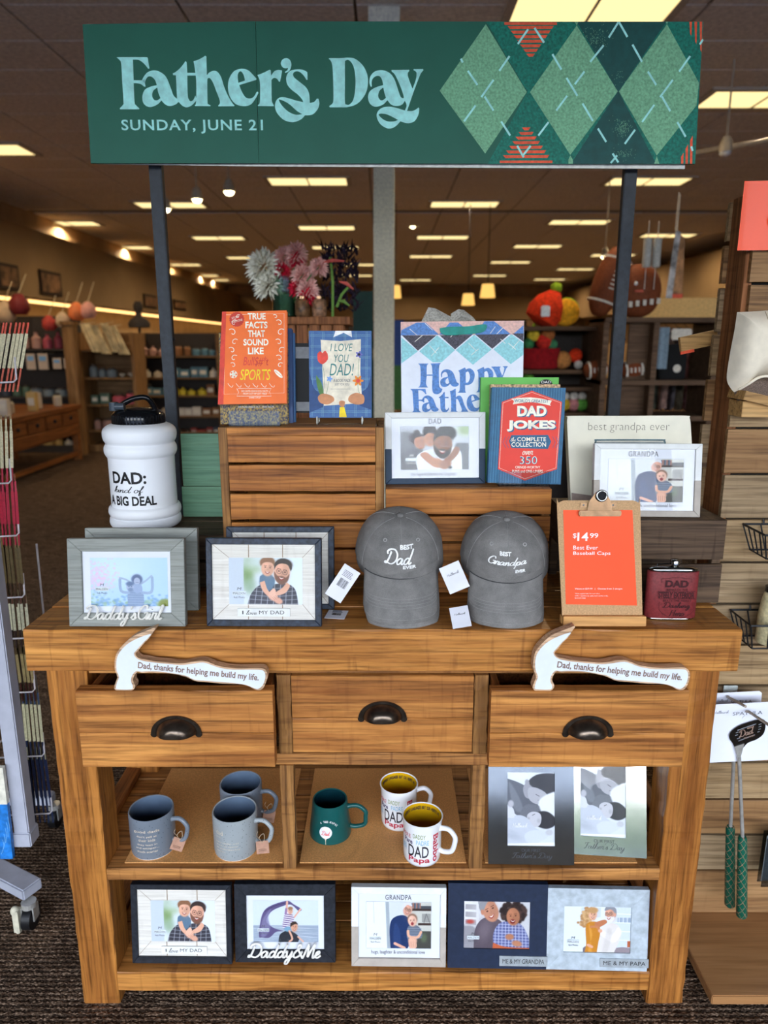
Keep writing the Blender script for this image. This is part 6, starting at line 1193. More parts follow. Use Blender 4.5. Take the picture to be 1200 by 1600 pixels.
m1 = mug('speckled blue mug lettered good dads, leftmost in the left bay', (243, 1346), r1, .106, SB, IB, .038, R(-12), foot=WHITE, hz=(.30, .80))
for s_, w_, z0, z1, c_ in (('good dads', .062, .074, .083, 0), ("don't yell at", .048, .062, .069, 0), ('their kids', .040, .053, .060, 0), ('they lean in', .048, .041, .047, 0), ('and whisper...', .056, .032, .038, 0), ('much scarier', .050, .023, .029, 0)): wrap(m1, s_, .002, w_, z0, z1, r1, IV, bold=.012)
m2 = mug('pale speckled grey mug with a dad definition, right front of the left bay', (371, 1348), r1, .106, SL, IB, .040, R(-14), foot=WHITE, hz=(.30, .80))
for s_, w_, z0, z1, c_ in (('dad', .020, .070, .082, -.030), ('(noun)', .014, .062, .066, -.033), ('story reader, trail', .058, .048, .053, -.012), ('snow, tie opener', .056, .040, .045, -.012), ('all understanding', .060, .032, .037, -.010), ('superhero', .026, .024, .029, -.028)): wrap(m2, s_, c_, w_, z0, z1, r1, IV)
m3 = mug('speckled blue mug standing behind the pale one in the left bay', (380, 1301), r1, .106, SB, IB, .038, R(-8), foot=WHITE, hz=(.30, .80))
kraft(m1, .071, -.018, .036, R(24), R(8)); kraft(m2, .068, -.026, .038, R(-4), R(4)); kraft(m3, .074, -.01, .032, R(12), R(6))
# green golf mug
GM = plain('deep_green_glaze', (16, 78, 76), .3, 0, .04, 20, coat=.2); h = .096; pr = [(.047, 0), (.0512, .002), (.0522, .008), (.0515, .02), (.0485, .045), (.0455, .07), (.0435, h-.003), (.0428, h)]
mg = mug('dark green tapered mug with a golf ball on a tee, middle bay', (517, 1322), .0515, h, GM, plain('mug_inner_green', (10, 44, 52), .25), .044, R(-4), prof=pr, hz=(.26, .80), hr=.0055)
tp = lambda z_: np.interp(z_, [q[1] for q in pr], [q[0] for q in pr])
def disc(t, cx, cz, r_, mat, nm, Rr, off, sc=1, n=28, taper=None):
    me = fill_mesh([[(cx+r_*math.cos(a), cz+r_*sc*math.sin(a)) for a in np.linspace(0, 2*PI, n+1)[:-1]]]); bend(me, Rr, 0, off, .004, taper); me.materials.append(mat); return put(nm, me, t)
disc(mg, -.008, .036, .0155, plain('ball_white', (226, 228, 232), .4), 'golf_ball', .0495, .0012, taper=tp)
def curve_on(t, P, w_, mat, nm, Rr, off, taper=None):
    m = M(); m.tube([(p[0], 0, p[1]) for p in spline(P, 4)], w_, 5); me = bpy.data.meshes.new(nm); m.b.to_mesh(me); m.b.free(); me.transform(Matrix.Diagonal((1, .3, 1, 1))); bend(me, Rr, 0, off, .01, taper); me.materials.append(mat); return put(nm, me, t)
me = fill_mesh([outline([(-.013, .0215, 1), (-.008, .020), (-.003, .0215, 1), (-.0070, .017), (-.0072, .004, 1), (-.0082, .004, 1), (-.0085, .017)])]); bend(me, .0495, 0, .001, .004, tp); me.materials.append(plain('tee_cream', (226, 216, 190), .5)); put('golf_tee', me, mg)
me = script_mesh('Dad', .13, .25, seg=5); fit(me, -.018, .029, .003, .041, 0, .0003); bend(me, .0495, 0, .0018, .01, tp); me.materials.append(plain('red_script', (220, 60, 60), .5)); put('lettering', me, mg)
for i, c_ in enumerate('A TEE-RIFIC'):
    if c_ == ' ': continue
    an = R(128-i*8.6-4); me = text_mesh(c_, bold=.01); fit(me, -.0018 if c_ not in 'I-' else -.0006, -.0025 if c_ != '-' else -.0004, .0018 if c_ not in 'I-' else .0006, .0025 if c_ != '-' else .0004, 0)
    me.transform(Matrix.Translation((-.004+.030*math.cos(an), 0, .034+.030*math.sin(an))) @ Matrix.Rotation(an-PI/2, 4, 'Y').inverted()); bend(me, .0495, 0, .0012, .006, tp); me.materials.append(WHITE); put('letter', me, mg)
# white dad mugs
WG = plain('white_glaze', (232, 232, 234), .15, 0, .01, 10, coat=.4); YG = plain('mustard_glaze', (206, 160, 20), .2, 0, .03, 10, coat=.3); RM = .0455; HM = .112
def dadmug(lb, px, rot, hy):
    pr = [(RM*.80, 0), (RM*.93, .003), (RM*.98, .010), (RM, .03), (RM, .09), (RM*1.05, HM-.004), (RM*1.07, HM)]
    t = mug(lb, px, RM, HM, WG, YG, .036, hy, prof=pr, hz=(.30, .80), hr=.006, z=SHZ)
    cols = {'g': plain('print_olive', (126, 148, 60), .5), 'b': plain('print_sky', (120, 176, 206), .5), 'k': plain('print_charcoal', (46, 42, 48), .5), 'r': plain('print_crimson', (190, 44, 64), .5), 'p': plain('print_plum', (70, 56, 96), .5)}
    W = [('DADDY', -.010, .030, .079, .090, 'g', 0), ('PADRE', -.002, .030, .063, .075, 'b', 0), ('DAD', -.012, .050, .030, .060, 'k', .01), ('Papa', -.010, .052, .012, .030, 'r', .02), ('PERE', -.044, .026, .076, .086, 'r', 0), ('Pare', -.038, .024, .062, .074, 'p', .02), ('OPA', -.052, .018, .040, .056, 'b', 0)]
    for s_, cx, w_, z0, z1, c_, bd in W: wrap(t, s_, cx+rot, w_, z0, z1, RM, cols[c_], bold=bd)
    me = text_mesh('Babbo', bold=.02); fit(me, -.036, -.008, .036, .008, 0); me.transform(Matrix.Translation((.032+rot, 0, .051)) @ Matrix.Rotation(PI/2, 4, 'Y')); bend(me, RM, 0, .0006, .006); me.materials.append(cols['r']); put('lettering', me, t)
    s_ = 'DIFFERENT LANGUAGES BUT OUR HEARTS ARE'
    for i, c_ in enumerate(s_):
        if c_ == ' ': continue
        a = R(-75+i*150/len(s_)); me = text_mesh(c_, bold=.01); fit(me, -.0017, 0, .0017, .008, 0); me.materials.append(cols['k'])
        put('letter', me, t, ((RM*1.05-.0065)*math.sin(a), (RM*1.05-.0065)*math.cos(a), HM-.0145), (R(-3), 0, -a))
    return t
dadmug('white mug covered in coloured words for dad, front one with a mustard inside', (659, 1358), .0, R(-24)); dadmug('white mug covered in coloured words for dad, back one behind its twin', (623, 1302), -.004, R(6))
# ------------------------------------------------------------------ slatted display tower at the right
SY = .28
sx0 = at_y(1122, 820, SY).x
st_ = thing('slat_display', 'tall double-sided display tower of pale wooden slats at the right edge', 'display', (sx0, SY, 0))
TOPZ = at_y(1150, 290, SY).z
gaps = [300, 372, 443, 520, 595, 669, 741, 811, 879, 944, 1008, 1071, 1132, 1191, 1249, 1304, 1360, 1434]
zs = [at_y(1170, g, SY).z for g in gaps]
for i in range(len(zs)-1):
    plank(random.uniform(-.004, .004)+(.012 if i < 3 else 0), .93, 0, .014, zs[i+1]+.003, zs[i]-.003, W_PALE[(0, 1, 1, 1, 0, 1, 2, 0, 2, 2, 0, 2, 1, 0, 1, 2, 1)[i]], 'slat', st_, .0006, .0012, 0, 6)
    plank(random.uniform(-.02, .0)+.004, .93, .105, .119, zs[i+1]+.003+random.uniform(0, .01), zs[i]-.003, W_PALE[i % 3], 'back_slat', st_, .0006, .0012, 0, 4)
plank(.004, .024, .0145, .1045, .046, TOPZ-.01, W_PLANK, 'side_plank', st_, .0008, .0015, 2, 20); plank(.88, .90, .0145, .1045, .046, TOPZ-.01, W_PLANK, 'side_plank', st_, axis=2)
M().box(.025, .90, .0155, .018, .05, TOPZ-.02).make('dark_liner', plain('liner_black', (20, 18, 16), .9), st_)
pc = at_z(1113, 1556, .045); pl_ = M().box(pc.x-sx0, .95, pc.y-SY, .15, .018, .045); pl_.make('plinth_board', wood('plywood_plinth', (172, 126, 82), (146, 102, 62), 0, .6, .4, 0, 0, soft=.4), st_, bevel=.002)
M().box(pc.x-sx0+.02, .93, pc.y-SY+.02, .13, 0, .018).make('plinth_base', plain('liner_black', (20, 18, 16), .9), st_)
for z in (.5, 1.2):
    for x in (.02, .03): pass
F = Flat('orange_sign', 'glossy orange sign card at the top of the slatted tower', 'sign', (1152, 391), (1200, 391), 1, 0, yaw=0, Y=SY-.012); P = [F.uv(*q) for q in [(1151.5, 391.5), (1158, 283)]]
h_ = P[1][1]; xw = P[0][0]; m = M(); m.closed = False; m.grid(lambda u, v: (xw+.30*u, -.008*math.sin(u*PI)-.001, P[0][1]+(h_-P[0][1])*v), 20, 3); m.make('card', plain('glossy_orange', (252, 76, 20), .35, 0, .01, 10, coat=.1), F.o, smooth=True)
me = text_mesh('C', bold=.01); a = F.uv(1195, 361); b = F.uv(1195, 326); fit(me, a[0], a[1], a[0]+.045, b[1], -.0105); me.materials.append(WHITE); put('lettering', me, F.o)
# cream cloth piece on tan brackets
p = at_y(1150, 488, .24); CC = plain('cream_canvas', (240, 228, 206), .8, 0, .03, 30, .2)
t = thing('canvas_cap', 'cream canvas cap with dark mesh lining hung on a wooden bracket, right edge', 'cap', (p.x, .235, p.z))
q_ = 1130/1.70; L = outline([(0,0,1),(20,-1),(60,-3),(110,-3,1),(112,60),(108,130,1),(75,108),(50,92),(35,98),(22,112),(12,118),(2,110),(-5,95),(-4,60),(-1,25)], 5)
LP = [(x/q_, -y/q_) for x, y in L]; cx_, cz_ = .05, -.06; m = M(); rings = []
for k in range(9):
    u = k/8; s_ = 1-u; rings.append([(cx_+(x-cx_)*(s_**.5 if u else 1), -.05*math.sin(u*PI/2), cz_+(z-cz_)*(s_**.5 if u else 1)) for x, z in LP])
n = len(LP); m._add([v for r_ in rings for v in r_], [(j*n+i, j*n+(i+1) % n, (j+1)*n+(i+1) % n, (j+1)*n+i) for j in range(8) for i in range(n)]); m.closed = False; m.make('body', CC, t, smooth=True)
M().tube(spline([(.018, -.012, -.168), (.03, -.028, -.155), (.05, -.036, -.140), (.08, -.036, -.142), (.13, -.03, -.175)], 5), .0032, 8).make('hem', CC, t, smooth=True)
M().ball((.075, -.0, -.175), .062, .02, .038, 20, 10).make('mesh_lining', plain('taupe_mesh', (104, 88, 78), .8, 0, .25, 700), t, smooth=True)
M().tube(spline([(.040, -.044, .0), (.046, -.052, -.02), (.056, -.054, -.04), (.075, -.054, -.046), (.12, -.04, -.048)], 5), .0008, 5).make('pocket_seam', plain('seam_brown', (160, 140, 112), .8), t)
def bx(x0, y0, x1, y1, Y): m_ = (y0+y1)/2; return at_y(x0, m_, Y).x, at_y(x1, m_, Y).x, at_y(x0, y1, Y).z, at_y(x1, y0, Y).z
def wpiece(nm, lb, cat, r, Y, d, mat, rot=None, **kw):
    a = bx(*r, Y); t = thing(nm, lb, cat, ((a[0]+a[1])/2, Y, a[2]), rot or (0, 0, 0)); w_ = (a[1]-a[0])/2; return t, w_, a[3]-a[2]
t, w_, h = wpiece('wooden_bracket', 'tan wooden bracket under the cream canvas cap', 'bracket', (1148, 616, 1230, 652), .21, .07, W_TAN)
M().box(-w_+.018, w_, 0, .068, 0, h*.7).make('block', W_TAN, t, bevel=.001); M().box(-w_, w_, -.02, .06, h*.55, h*.55+.02, Matrix.Rotation(R(13), 4, 'Y')).make('tray', W_TAN, t, bevel=.001)
t, w_, h = wpiece('wooden_ledge', 'tan wooden strip sticking out left behind the slatted tower', 'bracket', (1066, 522, 1112, 545), .43, .02, W_TAN); M().box(-w_, w_+.02, 0, .014, 0, h, Matrix.Rotation(R(-12), 4, 'Y')).make('strip', W_TAN, t, bevel=.001); M().box(-w_-.004, -w_+.03, -.004, .0, -.006, .001, Matrix.Rotation(R(-12), 4, 'Y')).make('red_tip', RED_, t)
def basket(lb, X, Yb, z, w_, d, h):
    t = thing('wire_basket', lb, 'basket', (X, Yb, z)); r_ = .0022
    M().tube([(0, 0, h), (w_, 0, h), (w_, -d, h), (0, -d, h)], r_*1.25, 8, True).make('rim', BLACKM, t)
    m = M(); fl = [(.02, -.008), (w_-.02, -.008), (w_-.02, -d+.02), (.02, -d+.02)]; m.tube([(x, y, 0) for x, y in fl], r_, 6, True)
    for k in range(5): x = .02+(w_-.04)*k/4; m.tube([(x, -.008, 0), (x, -d+.02, 0)], r_*.8, 6)
    m.b.free(); M().tube([(x, y, 0) for x, y in fl], r_, 6, True).make('bottom_loop', BLACKM, t)
    def wr(p, q): M().tube([p, q], r_*.8, 6).make('wire', BLACKM, t)
    for k in range(5): x = .02+(w_-.04)*k/4; wr((x, -.008, 0), (x, -d+.02, 0))
    n = 6
    for k in range(n+1):
        u = k/n
        wr((w_*u, -d, h), (.02+(w_-.04)*u, -d+.02, 0)); wr((w_*u, 0, h), (.02+(w_-.04)*u, -.008, 0))
    for k in range(1, 4):
        u = k/4
        for x, xb in ((0, .02), (w_, w_-.02)): wr((x, -d*u, h), (xb, -.008-(d-.028)*u, 0))
    for x in (.05, w_-.05): M().tube([(x, 0, h), (x, .003, h+.012)], r_, 6).make('hanger', BLACKM, t)
z1_ = at_y(1161, 819, SY-.006); basket('upper black wire basket hooked on the slatted tower', z1_.x, SY-.006, z1_.z-.062, .26, .105, .062)
z2_ = at_y(1141, 953, SY-.006); basket('lower black wire basket holding the squeeze bottle', z2_.x, SY-.006, z2_.z-.066, .26, .105, .066)
# squeeze bottle
bp_ = at_y(1203, 1018, .215); t = thing('squeeze_bottle', 'cream speckled sauce squeeze bottle with black cap in the lower basket', 'bottle', (bp_.x, .215, z2_.z-.0625))
hb = at_y(1203, 926, .215).z-t.location.z; SC = plain('sauce_cream', (216, 204, 160), .3, 0, .10, 90, coat=.3)
M().lathe([(.030, 0), (.036, .003), (.0365, .01), (.0365, hb*.55), (.033, hb*.8), (.0285, hb*.97), (.024, hb)], 40).make('bottle_body', SC, t, smooth=True)
M().lathe([(.024, hb), (.0275, hb+.002), (.0275, hb+.014), (.020, hb+.018), (.008, hb+.020), (.004, hb+.05)], 30).make('nozzle_cap', LID, t, smooth=True)
DG = plain('dark_green_print', (66, 92, 56), .5)
wrap(t, 'DILL', .006, .030, hb*.40, hb*.46, .0365, BLACK, bold=.03)
for k in range(9):
    m = M(); m.box(-.008, .008-.0008*(k*5 % 7), 0, .0002, 0, .0012); me = bpy.data.meshes.new('line'); m.b.to_mesh(me); m.b.free(); me.transform(Matrix.Translation((-.02, 0, hb*.66-k*.0034))); bend(me, .0362, 0, .0006); me.materials.append(INK); put('print_line', me, t)
me = fill_mesh([outline([(.0, .010), (.014, .014), (.020, .022), (.014, .023), (.004, .016)])]); me.transform(Matrix.Translation((-.012, 0, hb*.14))); bend(me, .0365, 0, .0006, .005); me.materials.append(DG); put('leaf_print', me, t)
me = fill_mesh([outline([(.0, .0), (.012, .004), (.024, .002), (.012, -.003)])]); me.transform(Matrix.Translation((-.006, 0, hb*.55))); bend(me, .0365, 0, .0006, .005); me.materials.append(DG); put('pickle_print', me, t)
curve_on(t, [(-.03, hb*.60), (-.01, hb*.62), (.02, hb*.62)], .0004, BLACK, 'label_line', .0365, .0006)
# spatulas on their pegs
STEEL = plain('dark_steel', (96, 92, 88), .25, 1, .05, 40); BRT = plain('bright_steel', (206, 204, 198), .25, .6)
def spat_handle():
    k = N('green_argyle_grip'); v = k.coords((1, 1, 1), False); sx = k.n('SeparateXYZ'); k.l(v, sx.inputs[0])
    def mth(op, a, b=None):
        n_ = k.n('Math', operation=op)
        for i, q in enumerate((a, b)):
            if q is None: continue
            if hasattr(q, 'links'): k.l(q, n_.inputs[i])
            else: n_.inputs[i].default_value = q
        return n_.outputs[0]
    out = None
    for sg in (1, -1):
        s_ = mth('ADD', mth('MULTIPLY', sx.outputs['X'], 70*sg), mth('MULTIPLY', sx.outputs['Z'], 40)); f_ = mth('ABSOLUTE', mth('SUBTRACT', mth('FRACT', s_), .5)); g = mth('LESS_THAN', f_, .04); out = g if out is None else mth('MAXIMUM', out, g)
    dsh = mth('LESS_THAN', mth('FRACT', mth('MULTIPLY', sx.outputs['Z'], 300)), .55); out = mth('MULTIPLY', out, dsh)
    return k.pbr(k.mix(out, (14, 84, 66), (196, 140, 110)), .4)
GRIP = spat_handle()
def spatula(lb, cl, cr, ctop, cbot, hook, rodx, Y, dark, ss):
    a = at_y(cl, ctop, Y); b = at_y(cr, cbot, Y); t = thing('spatula', lb, 'spatula', (a.x, Y, b.z), (0, R(-3), 0)); W_, H_ = b.x-a.x, a.z-b.z
    P = [(.004, 0), (W_-.004, 0), (W_, .004), (W_, H_-.006), (W_-.006, H_), (.006, H_), (0, H_-.006), (0, .004)]
    M().prism(P, 0, .0006).make('card', plain('cool_white_card', (226, 228, 240), .5, 0, .01, 10), t)
    me = text_mesh('SPATULA'); fit(me, W_*.36, H_*.80, W_*.80, H_*.855, -.0006); me.materials.append(INK); put('lettering', me, t); me = script_mesh('Hallmark', .08); fit(me, W_*.07, H_*.84, W_*.30, H_*.89, -.0003, .0002); me.materials.append(INK); put('maker_mark', me, t)
    s_ = ss; cx, cz = W_*.52, H_*.46
    HD = [(-.033,-.004),(-.030,.012),(-.012,.027),(.012,.036),(.036,.042),(.050,.040),(.054,.024),(.050,.002),(.034,-.012),(.014,-.020),(.004,-.032,1),(-.016,-.036,1),(-.024,-.020)]
    rot = lambda p: (cx+p[0]*s_, cz+p[1]*s_)
    def slot(x0, z0, x1, z1, w_=.0022):
        dx, dz = x1-x0, z1-z0; L_ = math.hypot(dx, dz); nx, nz = -dz/L_*w_/2*1.4, dx/L_*w_/2*1.4; return [rot(q) for q in ((x0+nx, z0+nz), (x1+nx, z1+nz), (x1-nx, z1-nz), (x0-nx, z0-nz))]
    loops = [[rot(p) for p in outline([q for q in HD], 4)]] + [slot(-.014, .015, .031, .0305), slot(-.018, .008, -.011, .0105), slot(-.019, .001, -.012, .0035), slot(-.014, -.008, -.006, -.0055), slot(-.010, -.0145, .030, .0012), slot(.037, .0275, .044, .030), slot(.037, .021, .044, .0235), slot(.037, .0145, .043, .0165), slot(.035, .0075, .041, .0095)]
    m = M(); m.mesh(fill_mesh(loops, .0006), Matrix.Translation((0, -.004, 0))); m.make('blade', STEEL, t)
    if not dark:
        EB = plain('etched_bronze', (170, 140, 124), .4, .3)
        me = script_mesh('Dad', .14, .3, seg=5); fit(me, 0, 0, .040*s_, .019*s_, 0, .0003); me.transform(Matrix.Translation((cx-.009*s_, -.0048, cz-.005*s_)) @ Matrix.Rotation(R(-17), 4, 'Y')); me.materials.append(EB); put('engraving', me, t)
        for w__, dx, dz, ww in (('BEST', .010, .0175, .018), ('BY PAR', .004, -.0095, .026)): me = text_mesh(w__, bold=.03); fit(me, 0, 0, ww*s_, .0045*s_, 0); me.transform(Matrix.Translation((cx+dx*s_, -.0048, cz+dz*s_)) @ Matrix.Rotation(R(-17), 4, 'Y')); me.materials.append(EB); put('engraving', me, t)
    nx_, nz = rot((-.008, -.034)); rz = at_y(0, rodx[1], Y-.006).z-b.z; rx = at_y(rodx[0], rodx[1], Y-.006).x-a.x; 
    M().prism([(nx_-.012, nz+.006), (nx_+.012, nz+.014), (nx_+.006, nz-.014), (nx_+.004, nz-.026), (nx_-.002, nz-.026), (nx_-.006, nz-.014)], -.008, -.0046).make('neck', BRT, t, bevel=.0008)
    M().tube([(nx_+.001, -.006, nz-.022), (rx, -.006, rz)], .0048, 12).make('shaft', BRT, t, smooth=True)
    hz = at_y(0, rodx[2], Y-.006).z-b.z; dx = .012
    pts = [(rx, -.006, rz+.002), (rx, -.006, rz-.004), (rx+dx*.3, -.006, rz*.7+hz*.3), (rx+dx, -.006, hz+.006), (rx+dx, -.006, hz)]; M().tube(pts, [.009, .0112, .0122, .0138, .009], 20).make('grip', GRIP, t, smooth=True)
    h_ = at_y(hook[0], hook[1], Y-.01); hx, hz_ = h_.x-a.x, h_.z-b.z; PG = plain('peg_beige', (178, 164, 148), .4, .2)
    M().tube([(W_*.5, -.0004, H_*.74), (W_*.5+.006, -.002, H_*.80)], .0008, 6).make('tie', plain('clear_tie', (200, 204, 210), .3), t)
    return t
spatula('golf spatula with etched blade and green argyle grip on a white card, front one', 1113, 1206, 1101, 1192, (1165, 1110), (1153, 1311, 1436), .185, False, 1.0)
spatula('golf spatula with green argyle grip hanging behind the front spatula', 1121, 1184, 1083, 1170, (1136, 1090), (1134, 1294, 1418), .232, True, .9)
PG = plain('peg_beige', (178, 164, 148), .4, .2)
p = at_y(1140, 1083, SY-.004); t = thing('display_peg', 'pale metal peg hook on the slatted tower carrying the spatulas', 'hook', (p.x, SY-.002, p.z))
M().box(-.018, .018, -.005, -.002, .0, .022).make('hook_plate', plain('pale_metal', (206, 214, 210), .4), t, bevel=.001)
def w2l(v): return (v.x-t.location.x, v.y-t.location.y, v.z-t.location.z)
M().tube([(0, -.004, .002), w2l(at_y(1137, 1089, .225)), w2l(at_y(1165, 1104, .16))], .0036, 8).make('rod', PG, t, smooth=True)
M().tube([w2l(at_y(1163, 1111, .20)), w2l(at_y(1170, 1112, .17)), w2l(at_y(1206, 1136, .09))], .0036, 8).make('rod', PG, t, smooth=True)
p = at_y(1189, 1386, .2); t = thing('acrylic_pocket', 'clear acrylic pocket with a silver card at the right edge near the floor', 'holder', (p.x, .2, p.z)); M().box(0, .09, 0, .002, 0, .145).make('front_panel', ACRYL, t, bevel=.0005); M().box(0, .09, .02, .022, 0, .155).make('back_panel', ACRYL, t); M().box(.003, .09, .008, .010, .012, .148).make('insert', plain('silver_card', (150, 160, 166), .35, .4), t)

# ------------------------------------------------------------------ greeting card spinner at the left
RX, RY = at_y(70, 1137, .42).x, .42
WIRE = plain('white_coated_wire', (206, 200, 204), .4); FRM = plain('pale_grey_tube', (166, 168, 180), .4, 0, .03, 20)
rk = thing('card_rack', 'white wire greeting card rack on castors at the left edge', 'rack', (RX, RY, 0))
pb_ = at_z(36, 1322, .0); lx = pb_.x-RX; ly = pb_.y-RY
pu = at_y(36, 1322, .22); lx, ly = pu.x-RX, .22-RY; M().box(lx-.02, lx+.02, ly, ly+.04, pu.z, 1.9).make('upright', FRM, rk, bevel=.003); M().box(lx-.024, lx+.024, ly-.004, ly+.044, pu.z-.002, pu.z+.04).make('upright_foot', FRM, rk, bevel=.003)
c1 = at_z(50, 1448, 0); cx1, cy1 = c1.x-RX, c1.y-RY
M().box(-.03, .03, -.30, .30, .088, .122, Matrix.Translation((cx1-.26, cy1+.16, 0)) @ Matrix.Rotation(R(62), 4, 'Z')).make('base_beam', FRM, rk, bevel=.004)
def castor(x, y, nm='castor', brake=True):
    m = M(); m.tube([(x-.012, y, .034), (x+.012, y, .034)], .034, 20); o = m.make(nm, plain('castor_rubber', (20, 20, 22), .45), rk, smooth=True)
    M().tube([(x, y, .068), (x, y, .084)], .020, 18).box(x-.018, x-.014, y-.015, y+.015, .03, .072).box(x+.014, x+.018, y-.015, y+.015, .03, .072).make('swivel', BRT, o)
    if brake: M().box(x-.034, x-.018, y-.03, y-.01, .008, .075).ball((x-.026, y-.02, .012), .009, .011, .014).ball((x-.03, y-.02, .07), .012, .011, .014).make('brake_pedal', plain('brake_cream', (196, 190, 168), .4), o)
castor(cx1, cy1); c2 = at_z(84, 1296, 0); castor(c2.x-RX, c2.y-RY+.02, brake=False); M().box(c2.x-RX-.30, c2.x-RX-.0, c2.y-RY+.0, c2.y-RY+.04, .088, .122).make('base_beam', FRM, rk, bevel=.004)
# pockets and cards; tiers (top px, bottom px, right px top, right px bottom, colours: envelope / fold edge / lower)
TI = [(500, 612, 40, 24, (206, 66, 34), (196, 186, 150), (190, 78, 50)), (655, 770, 13, 16, (196, 186, 150), (206, 196, 160), (178, 30, 60)), (752, 852, 22, 28, (186, 34, 66), (176, 26, 56), (160, 24, 50)), (838, 948, 26, 37, (110, 92, 50), (92, 76, 44), (70, 48, 30)), (930, 1012, 37, 44, (96, 60, 44), (196, 192, 164), (50, 34, 30)), (1008, 1096, 42, 53, (84, 66, 40), (150, 132, 90), (56, 22, 16)), (1082, 1196, 58, 68, (52, 66, 92), (190, 184, 150), (30, 40, 66)), (1168, 1286, 66, 80, (180, 174, 142), (26, 36, 66), (40, 52, 84))]
Yc = .40; ORD = ['first', 'second', 'third', 'fourth', 'fifth', 'sixth', 'seventh', 'eighth', 'ninth', 'tenth', 'eleventh']+['%dth' % i for i in range(12, 60)]
DESC = ['red', 'cream', 'crimson', 'olive', 'brown', 'gold', 'navy', 'navy']
for ti, (ya, yb, xa, xb, c1_, c2_, c3_) in enumerate(TI):
    zt = at_y(0, ya, Yc-.06).z; zb = at_y(0, yb, Yc-.06).z; h = zt-zb; lab = ['top red tier', 'second tier from the top', 'third tier from the top', 'fourth tier from the top', 'fifth tier from the top', 'sixth tier from the top', 'second tier from the bottom', 'bottom tier'][ti]
    base = None; MM = [plain('card_ink_%d_%d' % (ti, j), c, .4, 0, .08, 200) for j, c in enumerate((c1_, c2_, c3_))]
    n = 8
    for k in range(n):
        xr = at_y(xa+2-k*6.6-1, ya, Yc-.06).x; xl = at_y(xb+2-k*6.6, yb, Yc-.06).x
        if base is None:
            base = thing('greeting_card', 'x', 'greeting card', (0, 0, 0), (0, 0, 0), group='cards in the %s of the rack' % lab)
            M().box(-.002, .002, 0, .12, h*.62, h).make('card_top', MM[0], base); M().box(-.0034, .0034, -.002, .118, h*.34, h*.84).make('envelope', MM[1], base); M().box(-.002, .002, 0, .12, 0, h*.40).make('card_bottom', MM[2], base); c_ = base
        else: c_ = copy_tree(base)
        c_.location = (xl+.001, Yc-.06+random.uniform(-.004, .004), zb); c_.rotation_euler = (0, math.atan2(xr-xl, h), R(27.5-k*.15))
        c_['label'] = 'edge-on %s greeting card, %s from right in the %s' % (DESC[ti], ORD[k], lab)
    # wire pocket
    X1 = at_y(xb+1, yb-8, Yc-.07).x-RX; zl = at_y(0, yb-14, Yc-.07).z; yy = Yc-.07-RY
    m = M(); m.tube([(X1-.16, yy, zl-.006), (X1-.004, yy, zl+.002), (X1+.001, yy+.004, zl+.008), (X1-.005, yy+.02, zl+.06)], .0023, 6)
    m.tube([(X1-.16, yy, zl-.006), (X1-.16, yy+.14, zl-.004)], .0023, 6); m.make('pocket_wire', WIRE, rk)
m = M()
for x in (-.17,): m.tube([(x, .09, .12), (x, .09, 1.75)], .0028, 6)
m.tube([(-.012, .075, .15), (-.002, .075, 1.05)], .0028, 6); m.make('vertical_wire', WIRE, rk)
F = Flat('card_pack', 'blue and cream printed card hanging low at the far left edge', 'card', (0, 1345), (21, 1340), 1, 0, yaw=0, Y=.2); z0 = 0
a = F.uv(20, 1342); b = F.uv(11, 1257); c_ = F.uv(4, 1200)
BP = plain('card_blue_print', (40, 118, 196), .4, 0, .12, 60); M().prism([(a[0], a[1]), (b[0], b[1]), (b[0]-.12, b[1]), (a[0]-.12, a[1])], 0, .012).make('blue_panel', BP, F.o); M().prism([(b[0], b[1]), (c_[0], c_[1]), (c_[0]-.12, c_[1]), (b[0]-.12, b[1])], 0, .012).make('cream_panel', plain('card_cream', (216, 212, 196), .5), F.o)
for k in range(5): pline(F, [(2+k*3.5, 1335-k*9), (6+k*2, 1322-k*9), (4+k*2, 1312-k*9)], .0006, plain('pale_blue_line', (120, 176, 220), .5), -.0002, 'line_print')

# ------------------------------------------------------------------ flowers on a wooden pedestal behind the books
PY = 1.6
a = bx(446, 505, 540, 640, PY); ped = thing('wooden_pedestal', 'brown wooden plank pedestal carrying the flower vases behind the books', 'pedestal', ((a[0]+a[1])/2, PY, 0)); w_ = (a[1]-a[0])/2
ph_ = at_y(510, 497, PY+.15).z
plank(-w_-.02, w_+.02, -.02, .32, ph_-.03, ph_, W_PLANK, 'top_board', ped, axis=0)
for k in range(5): x = -w_+k*(2*w_)/5; plank(x, x+2*w_/5-.004, 0, .02, 0, ph_-.032, W_PLANK, 'board', ped, axis=2)
for s_ in (-w_, w_-.02): plank(s_, s_+.02, .021, .30, 0, ph_-.032, W_PLANK, 'side_board', ped, axis=2)
def petals(m, c, r_, n, seedl, droop=.3):
    for i in range(n):
        t = (i+.5)/n; ph = math.acos(1-2*t*.92); th = i*2.39996; d = Vector((math.sin(ph)*math.cos(th), math.sin(ph)*math.sin(th), math.cos(ph))); s_ = d.orthogonal().normalized(); u = d.cross(s_)
        a0 = Vector(c)+d*r_*.25; tip = Vector(c)+d*r_*random.uniform(.9, 1.08)-Vector((0, 0, r_*droop*math.sin(ph)*.4)); mid = (a0+tip)/2+Vector((0, 0, r_*.06)); wd = r_*.13
        m._add([tuple(a0), tuple(mid+s_*wd), tuple(tip), tuple(mid-s_*wd), tuple(mid+u*wd*.6)], [(0, 1, 4), (1, 2, 4), (2, 3, 4), (3, 0, 4)])
STM = plain('flower_stem', (70, 104, 56), .6); VG = thin_glass('green_vase_glass', 1.2, (176, 206, 190))
